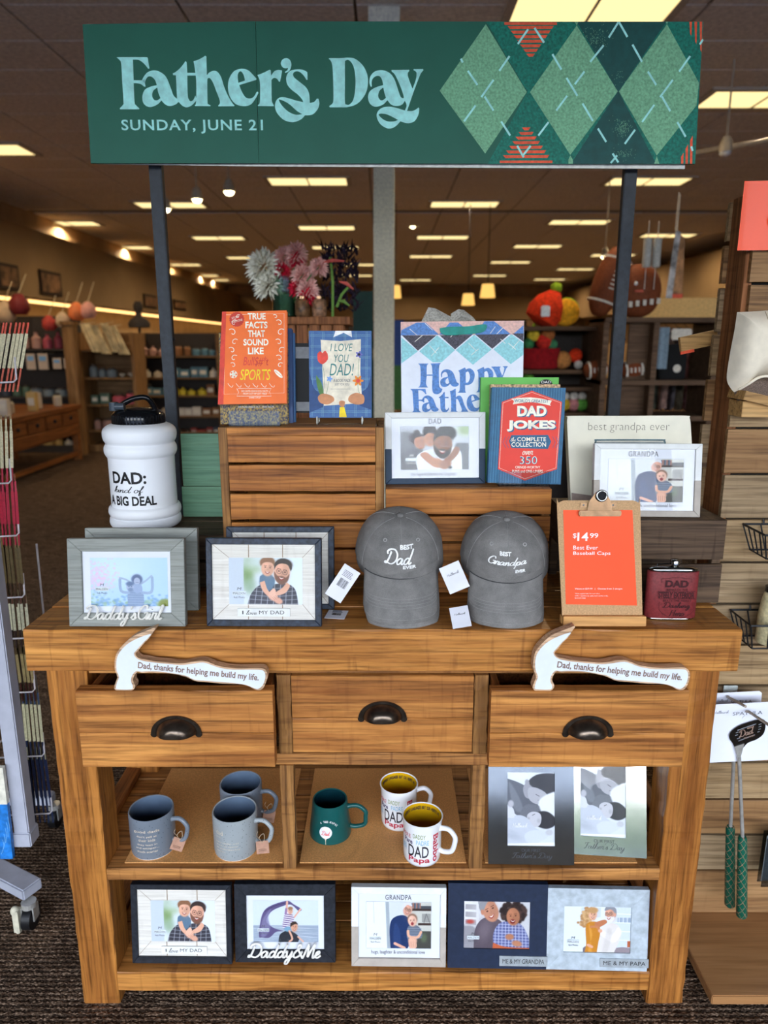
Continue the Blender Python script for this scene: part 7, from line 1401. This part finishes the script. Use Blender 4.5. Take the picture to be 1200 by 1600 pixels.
FL = [('white', (250, 246, 222), [((412, 418), .085), ((420, 447), .07)]), ('pale pink', (250, 184, 176), [((444, 402), .05), ((463, 397), .055), ((472, 432), .055), ((481, 453), .055), ((498, 418), .045)]), ('crimson', (214, 30, 62), [((440, 424), .048), ((464, 406), .04), ((465, 450), .045), ((482, 464), .05)])]
vb = at_y(447, 500, PY+.08); nth = {'white': ['round cream-white bloom at the left of the bouquet, upper', 'round cream-white bloom at the left of the bouquet, lower'], 'pale pink': ['pale pink bloom at the upper left of the bouquet', 'pale pink bloom at the very top of the bouquet', 'pale pink bloom at the centre of the bouquet', 'pale pink bloom at the lower centre of the bouquet', 'small pale pink bloom at the right of the bouquet'], 'crimson': ['crimson bloom beside the white ones', 'crimson bloom near the top of the bouquet', 'crimson bloom low in the bouquet', 'crimson bloom at the bottom of the bouquet']}
for nm, colr, heads in FL:
    FM = plain('petal_'+nm.replace(' ', '_'), colr, .7, 0, .10, 60)
    for j, ((px, py), r_) in enumerate(heads):
        p = at_y(px, py, PY+.08-.02*j); t = thing('flower', nth[nm][j], 'flower', p); m = M(); m.closed = False; petals(m, (0, 0, 0), r_, 90, j); m.make('bloom', FM, t)
        M().tube(spline([(0, 0, 0), ((vb.x-p.x)*.3, 0, (ph_+.1-p.z)*.5), (vb.x-p.x+(random.random()-.5)*.02, PY+.08-p.y, ph_+.02-p.z)], 5), .003, 6).make('stem', STM, t)
vs_ = thing('glass_vase', 'green glass vase under the bouquet', 'vase', (vb.x, PY+.08, ph_+.0005)); M().lathe([(.05, 0), (.055, .004), (.055, .14), (.058, .16)], 28, cap1=False).make('vase_glass', VG, vs_, smooth=True); M().lathe([(.048, .004), (.052, .01), (.052, .09)], 24).make('water', plain('vase_water', (90, 110, 100), .1), vs_, smooth=True)
p = at_y(532, 500, PY+.1); DP = plain('dark_purple_leaf', (44, 32, 48), .8, 0, .3, 30); t = thing('dark_bouquet', 'dark purple feathery flowers right of the pink bouquet', 'flowers', (p.x, PY+.12, ph_)); m = M(); m.closed = False
for i in range(260):
    x, z = max(-.07, min(.07, random.gauss(.0, .045))), random.uniform(.02, .27); dx, dz = random.gauss(0, .02), random.uniform(.02, .05); m._add([(x, random.gauss(0, .03), z), (x+.006, 0, z+.01), (x+dx, random.gauss(0, .03), z+dz), (x-.006, 0, z+.01)], [(0, 1, 2, 3)])
m.make('foliage', DP, t)
for (a_, b_, c_) in (((520, 498), (520, 440), (516, 402)), ((526, 480), (534, 460), (545, 448))): A, B, D_ = (at_y(*q, PY+.02) for q in (a_, b_, c_)); m = M(); m.tube([tuple(v-t.location) for v in (A, B, D_)], .006, 6); m.make('green_stem', plain('bright_stem', (110, 150, 70), .6), t)
for q in ((500, 412, 538, 408), (530, 440, 552, 452), (528, 470, 546, 478)):
    A, B = at_y(q[0], q[1], PY), at_y(q[2], q[3], PY); m = M(); m.tube([tuple(A-t.location), tuple((A+B)/2-t.location+Vector((0, 0, .008))), tuple(B-t.location)], [.003, .008, .003], 8); m.make('petal', plain('coral_petal', (206, 92, 84), .6) if q[1] < 460 else plain('bright_stem', (110, 150, 70), .6), t)
for i, (px, lb, cl) in enumerate(((474, 'small brown patterned jar on the pedestal, left one', (110, 80, 54)), (500, 'small tan framed ornament on the pedestal, right one', (140, 104, 80)))):
    p = at_y(px, 500, PY+.03); t = thing('small_jar', lb, 'jar', (p.x, PY+.01, ph_)); M().lathe([(.025, 0), (.03, .01), (.03, .06), (.02, .07)], 18).make('jar_body', plain('jar_%d' % i, cl, .4, 0, .3, 60), t, smooth=True); M().lathe([(.021, .07), (.021, .08)], 16).make('lid', BRASS, t)

# ------------------------------------------------------------------ the shop behind
SHW = wood('shop_shelf_wood', (150, 116, 80), (112, 82, 54), 0, .5, .6); SHD = plain('shop_dark_panel', (62, 56, 54), .7); SHT = wood('shop_post_wood', (170, 130, 84), (130, 94, 58), 2, .5, .6); SHL = plain('shop_cream_shelf', (196, 180, 152), .6)
def unit(lb, r, Y, depth, shelves, mat, back, posts=True, nm='shelf_unit'):
    a = bx(*r, Y); x0, x1, z0, z1 = a; z0 = 0; t = thing(nm, lb, 'shelving', ((x0+x1)/2, Y, 0)); w_ = (x1-x0)/2; tops = []
    M().box(-w_, w_, depth, depth+.03, 0, z1).make('back_panel', back, t)
    if posts:
        for s_ in (-w_, w_-.05): M().box(s_, s_+.05, 0, depth, 0, z1).make('side_panel', mat, t, bevel=.004)
    for py in shelves: z = at_y(r[0], py, Y).z; M().box(-w_+.05, w_-.05, -.01, depth, z-.03, z).make('shelf', mat, t, bevel=.003); tops.append(z)
    M().box(-w_, w_, -.02, depth, .0, .10).make('kick_base', mat, t)
    return t, ((x0+x1)/2-w_, (x0+x1)/2+w_), tops
BGC = [(196, 186, 168), (150, 60, 52), (120, 132, 140), (202, 170, 110), (86, 110, 96), (180, 140, 130), (60, 66, 80), (214, 206, 196), (140, 96, 60), (176, 80, 96), (90, 130, 150), (210, 190, 60)]
PROTO = {}
def product(kind, ci):
    k = (kind, ci)
    if k not in PROTO:
        mt = plain('product_%d' % ci, BGC[ci], .5, 0, .06, 20); lid = plain('product_lid', (70, 60, 54), .5); t = thing('product', 'p', 'product')
        if kind == 'jar': M().lathe([(.9, 0), (1, .06), (1, .7), (.7, .82), (.62, .84)], 14).make('jar_body', mt, t, smooth=True); M().lathe([(.66, .84), (.66, 1.0)], 14).make('lid', lid, t)
        elif kind == 'bottle': M().lathe([(.9, 0), (1, .04), (1, .55), (.35, .72), (.35, .88)], 14).make('bottle_body', mt, t, smooth=True); M().lathe([(.42, .88), (.42, 1.0)], 12).make('cap', lid, t)
        elif kind == 'carton': M().box(-1, 1, -.8, .8, 0, 1).make('carton_body', mt, t, bevel=.03, seg=1); M().box(-.7, .7, -.83, -.8, .3, .7).make('label_panel', plain('product_label', (226, 220, 206), .5), t)
        elif kind == 'bowl': M().lathe([(.35, 0), (.4, .06), (.85, .5), (1, 1), (.94, 1), (.8, .52), (.3, .14)], 18, cap1=True).make('bowl_body', mt, t, smooth=True)
        PROTO[k] = [t, False]
    pr = PROTO[k]
    if not pr[1]: pr[1] = True; return pr[0]
    return copy_tree(pr[0])
COLN = ['cream', 'brick red', 'grey-blue', 'straw', 'sage', 'dusty pink', 'slate', 'white', 'brown', 'rose', 'blue', 'yellow']
def fill(xs, Y, tops, hmax, where, kinds=('jar', 'carton', 'bottle'), dens=1.0, wmin=.04, wmax=.075):
    for si, z in enumerate(tops):
        x = xs[0]+.10; cnt = 0; hm = hmax[si] if isinstance(hmax, (list, tuple)) else hmax; kd = random.choice(kinds); ci = random.randrange(12); run = 0
        while x < xs[1]-.12:
            if run <= 0: kd = random.choice(kinds); ci = random.randrange(12); run = random.randint(2, 4)
            r_ = random.uniform(wmin, wmax); h = hm*random.uniform(.55, .9) if kd != 'bowl' else r_*1.1
            t = product(kd, ci); t.name = 'shop_'+kd; t.location = (x+r_, Y+.12, z+.001); t.scale = (r_, r_, h)
            g = '%s %ss on the %s' % (COLN[ci], kd, where[si] if isinstance(where, (list, tuple)) else where); t['category'] = kd; t['group'] = g; t['label'] = '%s %s, %s from left on the %s' % (COLN[ci], kd, ORD[cnt], where[si] if isinstance(where, (list, tuple)) else where)
            x += 2*r_+random.uniform(.005, .03)/dens; run -= 1; cnt += 1
def named(px, names): return names
u1, xs1, tp1 = unit('dark shelving bay at the far left with hanging cards', (-70, 492, 112, 712), 9.3, .5, (545, 620, 660, 700), SHD, SHD)
fill(xs1, 9.3, tp1, [.30, .22, .22, .25], ['top shelf of the dark left bay', 'second shelf of the dark left bay', 'third shelf of the dark left bay', 'lowest shelf of the dark left bay'], dens=.8, wmin=.05, wmax=.1)
for i, (x, y, w_, h, lb) in enumerate(((48, 565, 14, 25, 'blue-topped'), (67, 565, 15, 25, 'plain grey'), (89, 568, 13, 17, 'small white left'), (106, 568, 13, 16, 'small white right'))):
    a = bx(x-w_/2, y-h/2, x+w_/2, y+h/2, 9.2); t = thing('hanging_card', '%s blurred card pack hanging in the dark left bay' % lb, 'card', ((a[0]+a[1])/2, 9.2, a[2])); ww = (a[1]-a[0])/2; M().box(-ww, ww, 0, .02, 0, a[3]-a[2]).make('card', plain('pack_card', (196, 180, 166), .5), t, bevel=.003)
    M().box(-ww*.7, ww*.7, -.004, .0, (a[3]-a[2])*.55, (a[3]-a[2])*.85).make('picture', plain('pack_blue', (120, 170, 220) if i == 0 else (150, 130, 126), .5), t); M().tube([(0, .0, a[3]-a[2]-.01), (0, .4, a[3]-a[2]+.01)], .006, 6).make('peg', SHL, t)
a = bx(110, 508, 128, 716, 9.1); t = thing('timber_post', 'blurred tan timber post between two left shelving bays', 'post', ((a[0]+a[1])/2, 9.0, 0)); M().box(-.08, .08, 0, .15, 0, a[3]).make('shaft', SHT, t, bevel=.008); M().box(-.1, .1, -.02, .17, a[3], a[3]+.05).make('cap_block', SHT, t, bevel=.005)
u2, xs2, tp2 = unit('open tan shelving bay right of the timber post, with bowls and red tins', (128, 520, 214, 716), 9.4, .5, (546, 590, 632, 672, 706), SHT, SHW)
fill(xs2, 9.4, tp2[1:], .22, ['second shelf of the tan bay', 'third shelf of the tan bay', 'fourth shelf of the tan bay', 'lowest shelf of the tan bay'], ('bowl', 'jar', 'carton'), wmin=.05, wmax=.1)
for i, (x, y) in enumerate(((136, 505), (150, 508), (166, 505), (178, 509))):
    p = at_y(x, y, 9.2); t = thing('hanging_towel', ['cream towel hanging beside the timber post', 'second cream towel from the timber post', 'third cream towel from the timber post', 'cream towel nearest the dress form'][i], 'towel', p); m = M(); m.closed = False
    m.grid(lambda u, v: (-.04+.16*v+.14*(u-.5)*(1+.2*v), .03*math.sin(u*9+i), -.40*v), 14, 8); o = m.make('cloth', plain('towel_cream', (214, 196, 156), .9, 0, .15, 8), t, smooth=True); M().tube([(0, 0, 0), (0, .3, .02)], .006, 6).make('hook', SHL, t)
t = thing('dress_form', 'dark blurred bust form above the shelving left of the left post', 'mannequin', at_y(218, 512, 10)); M().lathe([(.16, 0), (.17, .06), (.13, .12), (.05, .17), (.045, .24), (.07, .27), (.075, .33), (.04, .39)], 18, sy=.7).make('bust', SHD, t, smooth=True); M().lathe([(.12, -.9), (.12, -.86), (.02, -.84), (.02, 0)], 14).make('stand', BLACKM, t)
u3, xs3, tp3 = unit('dark wooden shelving behind the left post with rows of jars', (214, 520, 345, 700), 11, .5, (556, 590, 618, 650, 684), SHW, SHD)
fill(xs3, 11, tp3, .20, ['top shelf behind the left post', 'second shelf behind the left post', 'third shelf behind the left post', 'fourth shelf behind the left post', 'lowest shelf behind the left post'], ('jar', 'carton', 'bottle'), wmin=.045, wmax=.08)
u4, xs4, tp4 = unit('dark far shelving seen between the crate and the pedestal', (352, 500, 600, 690), 13, .5, (530, 560, 592, 626, 660), SHW, SHD)
fill(xs4, 13, tp4[:2], .25, ['top shelf of the far dark shelving', 'second shelf of the far dark shelving'], ('jar', 'carton'), wmin=.07, wmax=.1)
u5, xs5, tp5 = unit('brown far shelving behind the gift bag and red toys', (622, 500, 830, 690), 13.5, .5, (525, 560, 596, 640), SHW, SHD)
fill(xs5, 13.5, tp5[:3], .25, ['top shelf of the brown far shelving', 'second shelf of the brown far shelving', 'third shelf of the brown far shelving'], ('jar', 'carton', 'bottle'), wmin=.06, wmax=.1)
for i, (x, y, cl, lb, rr) in enumerate(((120, 487, (230, 130, 80), 'orange glowing shade hanging above the timber post', .12), (138, 485, (222, 160, 150), 'pink shade hanging above the towels', .11), (30, 476, (120, 40, 44), 'maroon blurred cushion high in the far left bay', .14), (77, 505, (190, 70, 64), 'red blurred ornament in the far left bay', .1), (98, 500, (214, 190, 160), 'cream blurred ornament in the far left bay', .1), (8, 488, (206, 180, 150), 'tan blurred box shape at the far left top', .14))):
    p = at_y(x, y, 9.25); t = thing('hanging_ornament', lb, 'ornament', p); M().lathe([(rr*.6, -rr), (rr, -rr*.5), (rr*.9, rr*.4), (rr*.4, rr), (.02, rr*1.1)], 16).make('shade', plain('orn_%d' % i, cl, .6, 0, .08, 10), t, smooth=True); M().tube([(0, 0, rr), (0, .3, rr+.3)], .006, 6).make('cord', SHL, t)
for i, (x0, y0, x1, y1, lb) in enumerate(((3, 413, 21, 452, 'dark framed picture at the far left of the bulkhead'), (70, 425, 86, 461, 'dark framed picture second from left on the bulkhead'), (228, 461, 240, 481, 'small dark framed picture on the bulkhead beside the left post'), (268, 470, 292, 484, 'grey blurred sign on the bulkhead right of the left post'))):
    # on the left bulkhead face
    Xw = XL+.56; px = (x0+x1)/2; d = ray(px, (y0+y1)/2); tt = (Xw-CAM.x)/d.x; p = CAM+d*tt; dz_ = (y1-y0)*tt*1.0/FPX; t = thing('wall_picture', lb, 'picture', (Xw+.001, p.y, p.z-dz_/2)); L_ = .30+.1*i
    M().box(0, .03, -L_, L_, 0, dz_).make('frame', plain('pic_dark', (50, 34, 28), .5), t, bevel=.004); M().box(.03, .034, -L_+.05, L_-.05, .05, dz_-.05).make('print', plain('pic_print', (120, 90, 66), .5, 0, .3, 6), t)
# wooden table at the left
T1 = wood('shop_table_wood', (150, 92, 44), (104, 60, 28), 1, .6, .5); X1 = -4.25; ty0, ty1 = 4.2, 8.7
tt_ = thing('shop_table', 'blurred brown wooden table with small drawers at the far left', 'table', (X1, ty1, 0)); L_ = ty1-ty0
plank(-1.0, .03, -L_, .03, .70, .76, T1, 'top', tt_, axis=1); plank(-.04, 0, -L_+.08, -.06, .36, .695, T1, 'front_panel', tt_, axis=1)
for k in range(9): y = -.12-k*.48; o = M().box(.0, .02, y-.44, y-.02, .53, .68).make('drawer', T1, tt_, bevel=.004); M().ball((.03, y-.23, .61), .02, .025, .025, 10, 6).make('knob', BLACKM, o)
plank(0, .015, -L_+.1, -.1, .38, .51, T1, 'lower_panel', tt_, axis=1)
for y in (-.07, -L_/2, -L_+.07): plank(-.08, 0, y-.04, y+.04, 0, .69, T1, 'leg', tt_, axis=2); plank(-.98, -.90, y-.04, y+.04, 0, .69, T1, 'leg', tt_, axis=2)
plank(-.06, -.02, -L_+.1, -.1, .06, .12, T1, 'stretcher', tt_, axis=1)
for i in range(10):
    t = product('carton' if i % 3 else 'jar', (0, 7, 3)[i % 3]); t.name = 'shop_candle'; t.location = (X1-.15-.12*(i % 2), ty1-.3-.35*i, .762); t.scale = (.055, .055, .17+.03*(i % 3)); t['label'] = 'blurred pale candle or box on the left wooden table, %s from the far end' % ORD[i]; t['group'] = 'pale goods on the left wooden table'; t['category'] = 'candle'
# pendants
for i, (x0, y0, x1, y1, lb) in enumerate(((721, 459, 742, 477, 'small glowing pendant lamp, lower left of the pair over the gift bag'), (750, 444, 774, 465, 'small glowing pendant lamp, upper right of the pair over the gift bag'), (609, 446, 627, 466, 'glowing pendant lamp half hidden by the white column'))):
    a = bx(x0, y0, x1, y1, 11.5); t = thing('pendant_lamp', lb, 'lamp', ((a[0]+a[1])/2, 11.5, a[2])); r_ = (a[1]-a[0])/2; h = a[3]-a[2]
    m = M(); m.closed = False; m.lathe([(r_, 0), (r_*.75, h)], 20, cap0=False).make('lamp_shade', emis('pendant_glow', (255, 196, 104), 1.3), t, smooth=True); M().tube([(0, 0, h), (0, 0, CZ-a[2])], .008, 6).make('cord', BLACKM, t)
# plush toy shelves
PLU = wood('toy_shelf_wood', (110, 82, 58), (76, 54, 38), 0, .6, .7); yt = 4.2
t, w_, h = wpiece('toy_shelves', 'brown wooden shelves holding red plush toys right of the gift bag', 'shelving', (805, 508, 932, 700), yt, .4, PLU); W2 = w_
t.location.z = 0
ZT = {py: at_y(860, py, yt).z for py in (510, 578, 605, 645)}
for py, z in ZT.items(): M().box(-W2, W2, -.02, .38, z-.03, z).make('shelf', PLU, t, bevel=.003)
for s_ in (-W2, W2-.03): M().box(s_, s_+.03, .0, .38, 0, ZT[510]).make('side_panel', PLU, t)
M().box(-W2, W2, .38, .40, 0, ZT[510]).make('back_panel', SHD, t)
def pl(nm, rgb): return plain('plush_'+nm, rgb, .95, 0, .12, 40, .3)
def plush(nm, lb, cat, px, z, parts, s_=None):
    p = at_y(px, 500, yt+.12); t = thing(nm, lb, cat, (p.x, yt+.14, z))
    for pn, prof, mt, T in parts: M().lathe(prof, 20, T).make(pn, mt, t, smooth=True)
    return t
I4 = Matrix.Identity(4); RT = lambda x, y, z, ax, dg: Matrix.Translation((x, y, z)) @ Matrix.Rotation(R(dg), 4, ax)
k5 = (yt+1.43)/1130*1.0
sph = lambda r, n=10: [(max(.0001, r*math.sin(PI*i/n)), r-r*math.cos(PI*i/n)) for i in range(n+1)]
plush('plush_toy', 'red pear-shaped plush toy with green top and white tag', 'plush toy', 846, ZT[510]+.001, [('body', [(.05, 0), (.125, .03), (.14, .10), (.11, .19), (.05, .26), (.02, .29)], pl('red', (232, 60, 24)), RT(-.02, 0, .02, 'Y', 28)), ('green_top', sph(.045), pl('lime', (150, 186, 40)), RT(.105, 0, .24, 'Y', 0)), ('white_tag', [(.03, 0), (.034, .01), (.034, .07), (.02, .08)], WHITE, Matrix.Translation((-.0, -.15, .07)) @ Matrix.Diagonal((1, .1, 1, 1)))])
plush('plush_toy', 'yellow folded taco plush toy with green frill', 'plush toy', 884, ZT[510]+.001, [('shell', sph(.11), pl('taco', (226, 160, 34)), Matrix.Translation((0, 0, .0)) @ Matrix.Diagonal((1, .5, .95, 1))), ('frill', sph(.10), pl('lime', (150, 186, 40)), Matrix.Translation((.02, .05, .02)) @ Matrix.Diagonal((1, .35, 1, 1)))])
plush('toy_basket', 'dark red basket on the second toy shelf', 'basket', 845, ZT[578]+.001, [('basket_body', [(.13, 0), (.15, .01), (.165, .16), (.15, .16), (.14, .02)], pl('crimson', (150, 18, 26)), Matrix.Diagonal((1, .75, 1, 1)))])
for i, (x, lb, cl, r_) in enumerate(((835, 'yellow plush toy poking out of the dark red basket', (236, 200, 60), .05), (852, 'red plush apple poking out of the dark red basket', (224, 50, 40), .06), (858, 'brown plush pretzel behind the red plush apple', (176, 104, 54), .055), (828, 'green plush leaf toy at the left of the basket', (60, 130, 80), .045), (866, 'green plush toy at the right of the basket', (70, 140, 96), .04))): plush('plush_toy', lb, 'plush toy', x, ZT[578]+.15+(.06 if i in (0, 2) else 0), [('body', sph(r_), pl('b%d' % i, cl), I4), ('stalk', [(.008, 0), (.012, .02), (.004, .04)], pl('lime', (150, 186, 40)), Matrix.Translation((0, 0, 2*r_)))])
plush('plush_toy', 'tan round plush toy with red arm beside the basket', 'plush toy', 883, ZT[578]+.001, [('head', sph(.07), pl('tan', (196, 130, 70)), I4), ('arm', sph(.055), pl('red', (232, 60, 24)), RT(.10, 0, .05, 'Y', 0)), ('paw', sph(.035), pl('white', (220, 214, 206)), RT(.12, -.03, -.0, 'Y', 0))])
for i, (x, cl, lb) in enumerate(((830, (100, 170, 60), 'green plush toy just under the red basket shelf'), (890, (226, 190, 60), 'yellow plush toy on the lowest visible toy shelf'), (905, (226, 150, 150), 'pink plush toy on the lowest visible toy shelf'), (918, (110, 190, 80), 'green and white plush toy on the lowest visible toy shelf'))): plush('plush_toy', lb, 'plush toy', x, (ZT[605] if i == 0 else ZT[645])+.001, [('body', sph(.05), pl('c%d' % i, cl), I4), ('head', sph(.035), pl('white', (220, 214, 206)), Matrix.Translation((0, 0, .08)))])
# football shelves
yf = 4.0; fw = wood('football_shelf_wood', (126, 98, 76), (90, 68, 52), 0, .6, .7)
t, w_, h = wpiece('football_shelves', 'grey-brown wooden shelves with plush footballs behind the right post', 'shelving', (938, 495, 1118, 700), yf, .4, fw); t.location.z = 0; fx = t.location.x
ZF = {py: at_y(1000, py, yf).z for py in (496, 594, 650)}
for z in ZF.values(): M().box(-w_, w_, -.03, .40, z-.035, z).make('shelf', fw, t, bevel=.003)
for s_ in (-w_, -.06, w_-.04): M().box(s_, s_+.04, 0, .4, 0, ZF[496]).make('side_panel', fw, t)
a = bx(988, 503, 1020, 590, yf); M().box(a[0]-fx, a[1]-fx, .1, .12, ZF[594], ZF[496]-.035).make('centre_panel', fw, t); M().box(a[0]-fx-.03, a[1]-fx+.06, .1, .12, ZF[650], ZF[594]-.035).make('centre_panel', fw, t)
FB = plain('football_brown', (128, 66, 36), .7, 0, .08, 60, .2); LACE = plain('lace_white', (226, 218, 206), .7)
def ball(lb, px, zb, L_, r_, tilt, ax='Y', nm='football', laces=True):
    p = at_y(px, 500, yf+.12); t = thing(nm, lb, 'football', (p.x, yf+.15, zb+.001), (0, 0, 0)); T = Matrix.Translation((0, 0, r_ if abs(tilt) > 60 else L_/2)) @ Matrix.Rotation(R(tilt), 4, ax)
    M().lathe([(max(.0001, r_*math.sin(PI*i/14)**.8), -L_/2*math.cos(PI*i/14)) for i in range(15)], 22, T).make('ball_skin', FB, t, smooth=True)
    for s_ in (-.3, .3): M().lathe([(r_*1.01*(1-s_*s_*1.0)**.62, s_*L_-.008), (r_*1.01*(1-s_*s_*1.0)**.62, s_*L_+.008)], 22, T, cap0=False, cap1=False).make('white_band', LACE, t)
    m = M()
    for k in range(5): m.box(-.018, .018, -r_-.006, -r_+.004, -.06+k*.03-.005, -.06+k*.03+.005, T)
    m.make('laces', LACE, t); return t
ball('brown football with white laces on the middle shelf left of the right post', 938, ZF[594], .19, .07, 84); ball('brown football with white laces on the middle shelf right of the right post', 996, ZF[594], .19, .07, 84)
ball('large leaning brown plush football with white stripes left of the right post', 950, ZF[496], .52, .115, 18); 
p = at_y(1000, 480, yf+.1); t = thing('plush_toy', 'large brown football plush with a face and white lacing right of the right post', 'plush toy', (p.x-.02, yf+.12, ZF[496]+.001)); M().lathe([(max(.0001, .17*math.sin(PI*i/14)**.8), .19-.19*math.cos(PI*i/14)) for i in range(15)], 24, Matrix.Diagonal((1, .7, 1, 1))).make('body', FB, t, smooth=True)
for k in range(5): M().box(-.10+k*.05, -.075+k*.05, -.135, -.12, .07+k*.006, .11+k*.006).make('lace', LACE, t)
for x in (-.05, .0): M().ball((x, -.105, .235), .014, .01, .016).make('eye', WHITE, t, smooth=True)
M().box(-.06, .0, -.128, -.11, .175, .19).make('mouth', pl('coral', (214, 110, 90)), t, bevel=.003)
# chimes and banners
for i, (x, y0, y1, lb) in enumerate(((1011, 373, 418, 'pale tube of the hanging chime, left one'), (1026, 373, 418, 'pale tube of the hanging chime, right one'))): a = bx(x-4, y0, x+4, y1, yf); t = thing('chime_tube', lb, 'chime', ((a[0]+a[1])/2, yf, a[2])); M().lathe([((a[1]-a[0])*.8, 0), ((a[1]-a[0])*.8, a[3]-a[2])], 14).make('tube', plain('chime_metal', (196, 194, 188), .4), t, smooth=True); M().tube([(0, 0, -.15), (0, 0, a[3]-a[2]+.12)], .003, 5).make('cord', LACE, t)
for i, (q, cl, lb) in enumerate((([(1056, 360), (1064, 362), (1050, 466), (1040, 466)], (196, 192, 190), 'long pale ribbon pennant hanging behind the right tower, left one'), ([(1058, 362), (1070, 372), (1066, 466), (1050, 466)], (176, 130, 92), 'patterned orange and grey pennant hanging behind the right tower'))):
    P = [at_y(*v, yf+.05*i) for v in q]; t = thing('pennant', lb, 'pennant', P[0]); V = [tuple(v-P[0]) for v in P]; M().prism([(v[0], v[2]) for v in V], 0, .004).make('cloth', plain('pennant_%d' % i, cl, .8, 0, .3, 12), t); M().tube([(0, 0, 0), (.0, 0, .25)], .003, 5).make('cord', LACE, t)
    if i: M().box(V[3][0]+.0, V[2][0], -.002, 0, V[2][2], V[2][2]+.03).make('hem', RED_, t)
p = at_y(1044, 590, yf+.1); t = thing('black_tote', 'black tote bag with a pale emblem on the middle shelf near the tower', 'bag', (p.x+.03, yf+.1, ZF[594]+.001)); M().box(-.10, .10, 0, .1, 0, .26).make('bag_body', plain('tote_black', (16, 16, 18), .8), t, bevel=.01); M().tube(spline([(-.06, .05, .25), (-.05, .05, .33), (.05, .05, .33), (.06, .05, .25)], 5), .006, 6).make('handle', plain('tote_black', (16, 16, 18), .8), t); M().ball((.03, -.002, .08), .03, .003, .03).make('emblem', LACE, t)
t = thing('folded_cloth', 'pale blue and white folded cloths hanging above the black tote', 'cloth', (p.x-.0, yf+.05, ZF[594]+.26)); M().box(-.02, .13, 0, .02, .03, .11).make('white_fold', LACE, t, bevel=.008); m = M(); m.closed = False; m.grid(lambda u, v: (-.14+.10*u, .01*math.sin(u*12), .12-.30*v), 12, 5).make('blue_fold', plain('cloth_blue', (140, 160, 176), .9), t, smooth=True)
GM_ = [plain('garment_%d' % i, c, .9, 0, .35, 14) for i, c in enumerate(((150, 110, 120), (110, 120, 106), (176, 140, 130), (96, 90, 96), (140, 130, 110)))]
rr = thing('clothes_rail', 'rail of patterned garments behind the slatted tower', 'rail', at_y(1075, 500, yf+.5)); M().tube([(-.4, 0, 0), (.5, 0, 0)], .012, 8).make('bar', BLACKM, rr); M().tube([(-.4, 0, 0), (-.4, 0, -rr.location.z)], .012, 8).make('leg', BLACKM, rr); M().tube([(.5, 0, 0), (.5, 0, -rr.location.z)], .012, 8).make('leg', BLACKM, rr)
for i in range(11):
    x = -.33+i*.075; t = thing('garment', 'patterned garment on the rail behind the slatted tower, %s from the left' % ORD[i], 'garment', (rr.location.x+x, rr.location.y, rr.location.z-.01), group='patterned garments on the rail'); m = M(); m.closed = False; m.grid(lambda u, v: (.02*math.sin(u*14+i)+.02*(u-.5), -.16+.3*u, -.05-.62*v-.03*math.sin(u*3)), 16, 6).make('cloth', GM_[i % 5], t, smooth=True); M().tube([(0, 0, .03), (0, 0, -.02), (0, -.14, -.07)], .003, 5).make('hanger', BLACKM, t)
a = bx(1030, 470, 1112, 494, yf+.6); t = thing('light_valance', 'pale wooden valance lit warm behind the slatted tower', 'valance', ((a[0]+a[1])/2, yf+.9, a[2])); M().box(-.45, .6, 0, .03, 0, .16).make('board', plain('valance_wood', (214, 180, 120), .6), t); M().box(-.43, .58, .04, .10, -.03, 0).make('tube_lamp', emis('valance_glow', (255, 206, 130), 2.0), t)
for x in (-.45, .57): M().box(x, x+.03, .04, .07, -t.location.z, 0).make('stand', SHW, t)
# green and blue banner strip just right of the column
a = bx(617, 500, 628, 640, 5.5); t = thing('display_strip', 'blue and green blurred panel beside the white column', 'panel', (a[0]-.12, 5.5, 0)); M().box(0, .20, 0, .03, a[2], (a[2]+a[3])/2).make('green_panel', plain('strip_green', (60, 110, 60), .6), t); M().box(0, .20, 0, .03, (a[2]+a[3])/2, a[3]).make('blue_panel', plain('strip_blue', (40, 70, 140), .6), t); M().box(.08, .12, .03, .05, 0, a[3]).make('stand', SHW, t)
a = bx(552, 455, 583, 640, 4.9); t = thing('display_strip', 'dark teal blurred panel left of the white column', 'panel', ((a[0]+a[1])/2, 4.9, 0)); M().box((a[0]-a[1])/2, (a[1]-a[0])/2, 0, .03, .6, a[3]).make('teal_panel', plain('strip_teal', (30, 66, 66), .6), t); M().box(-.03, .03, .03, .06, 0, a[3]).make('stand', SHW, t)
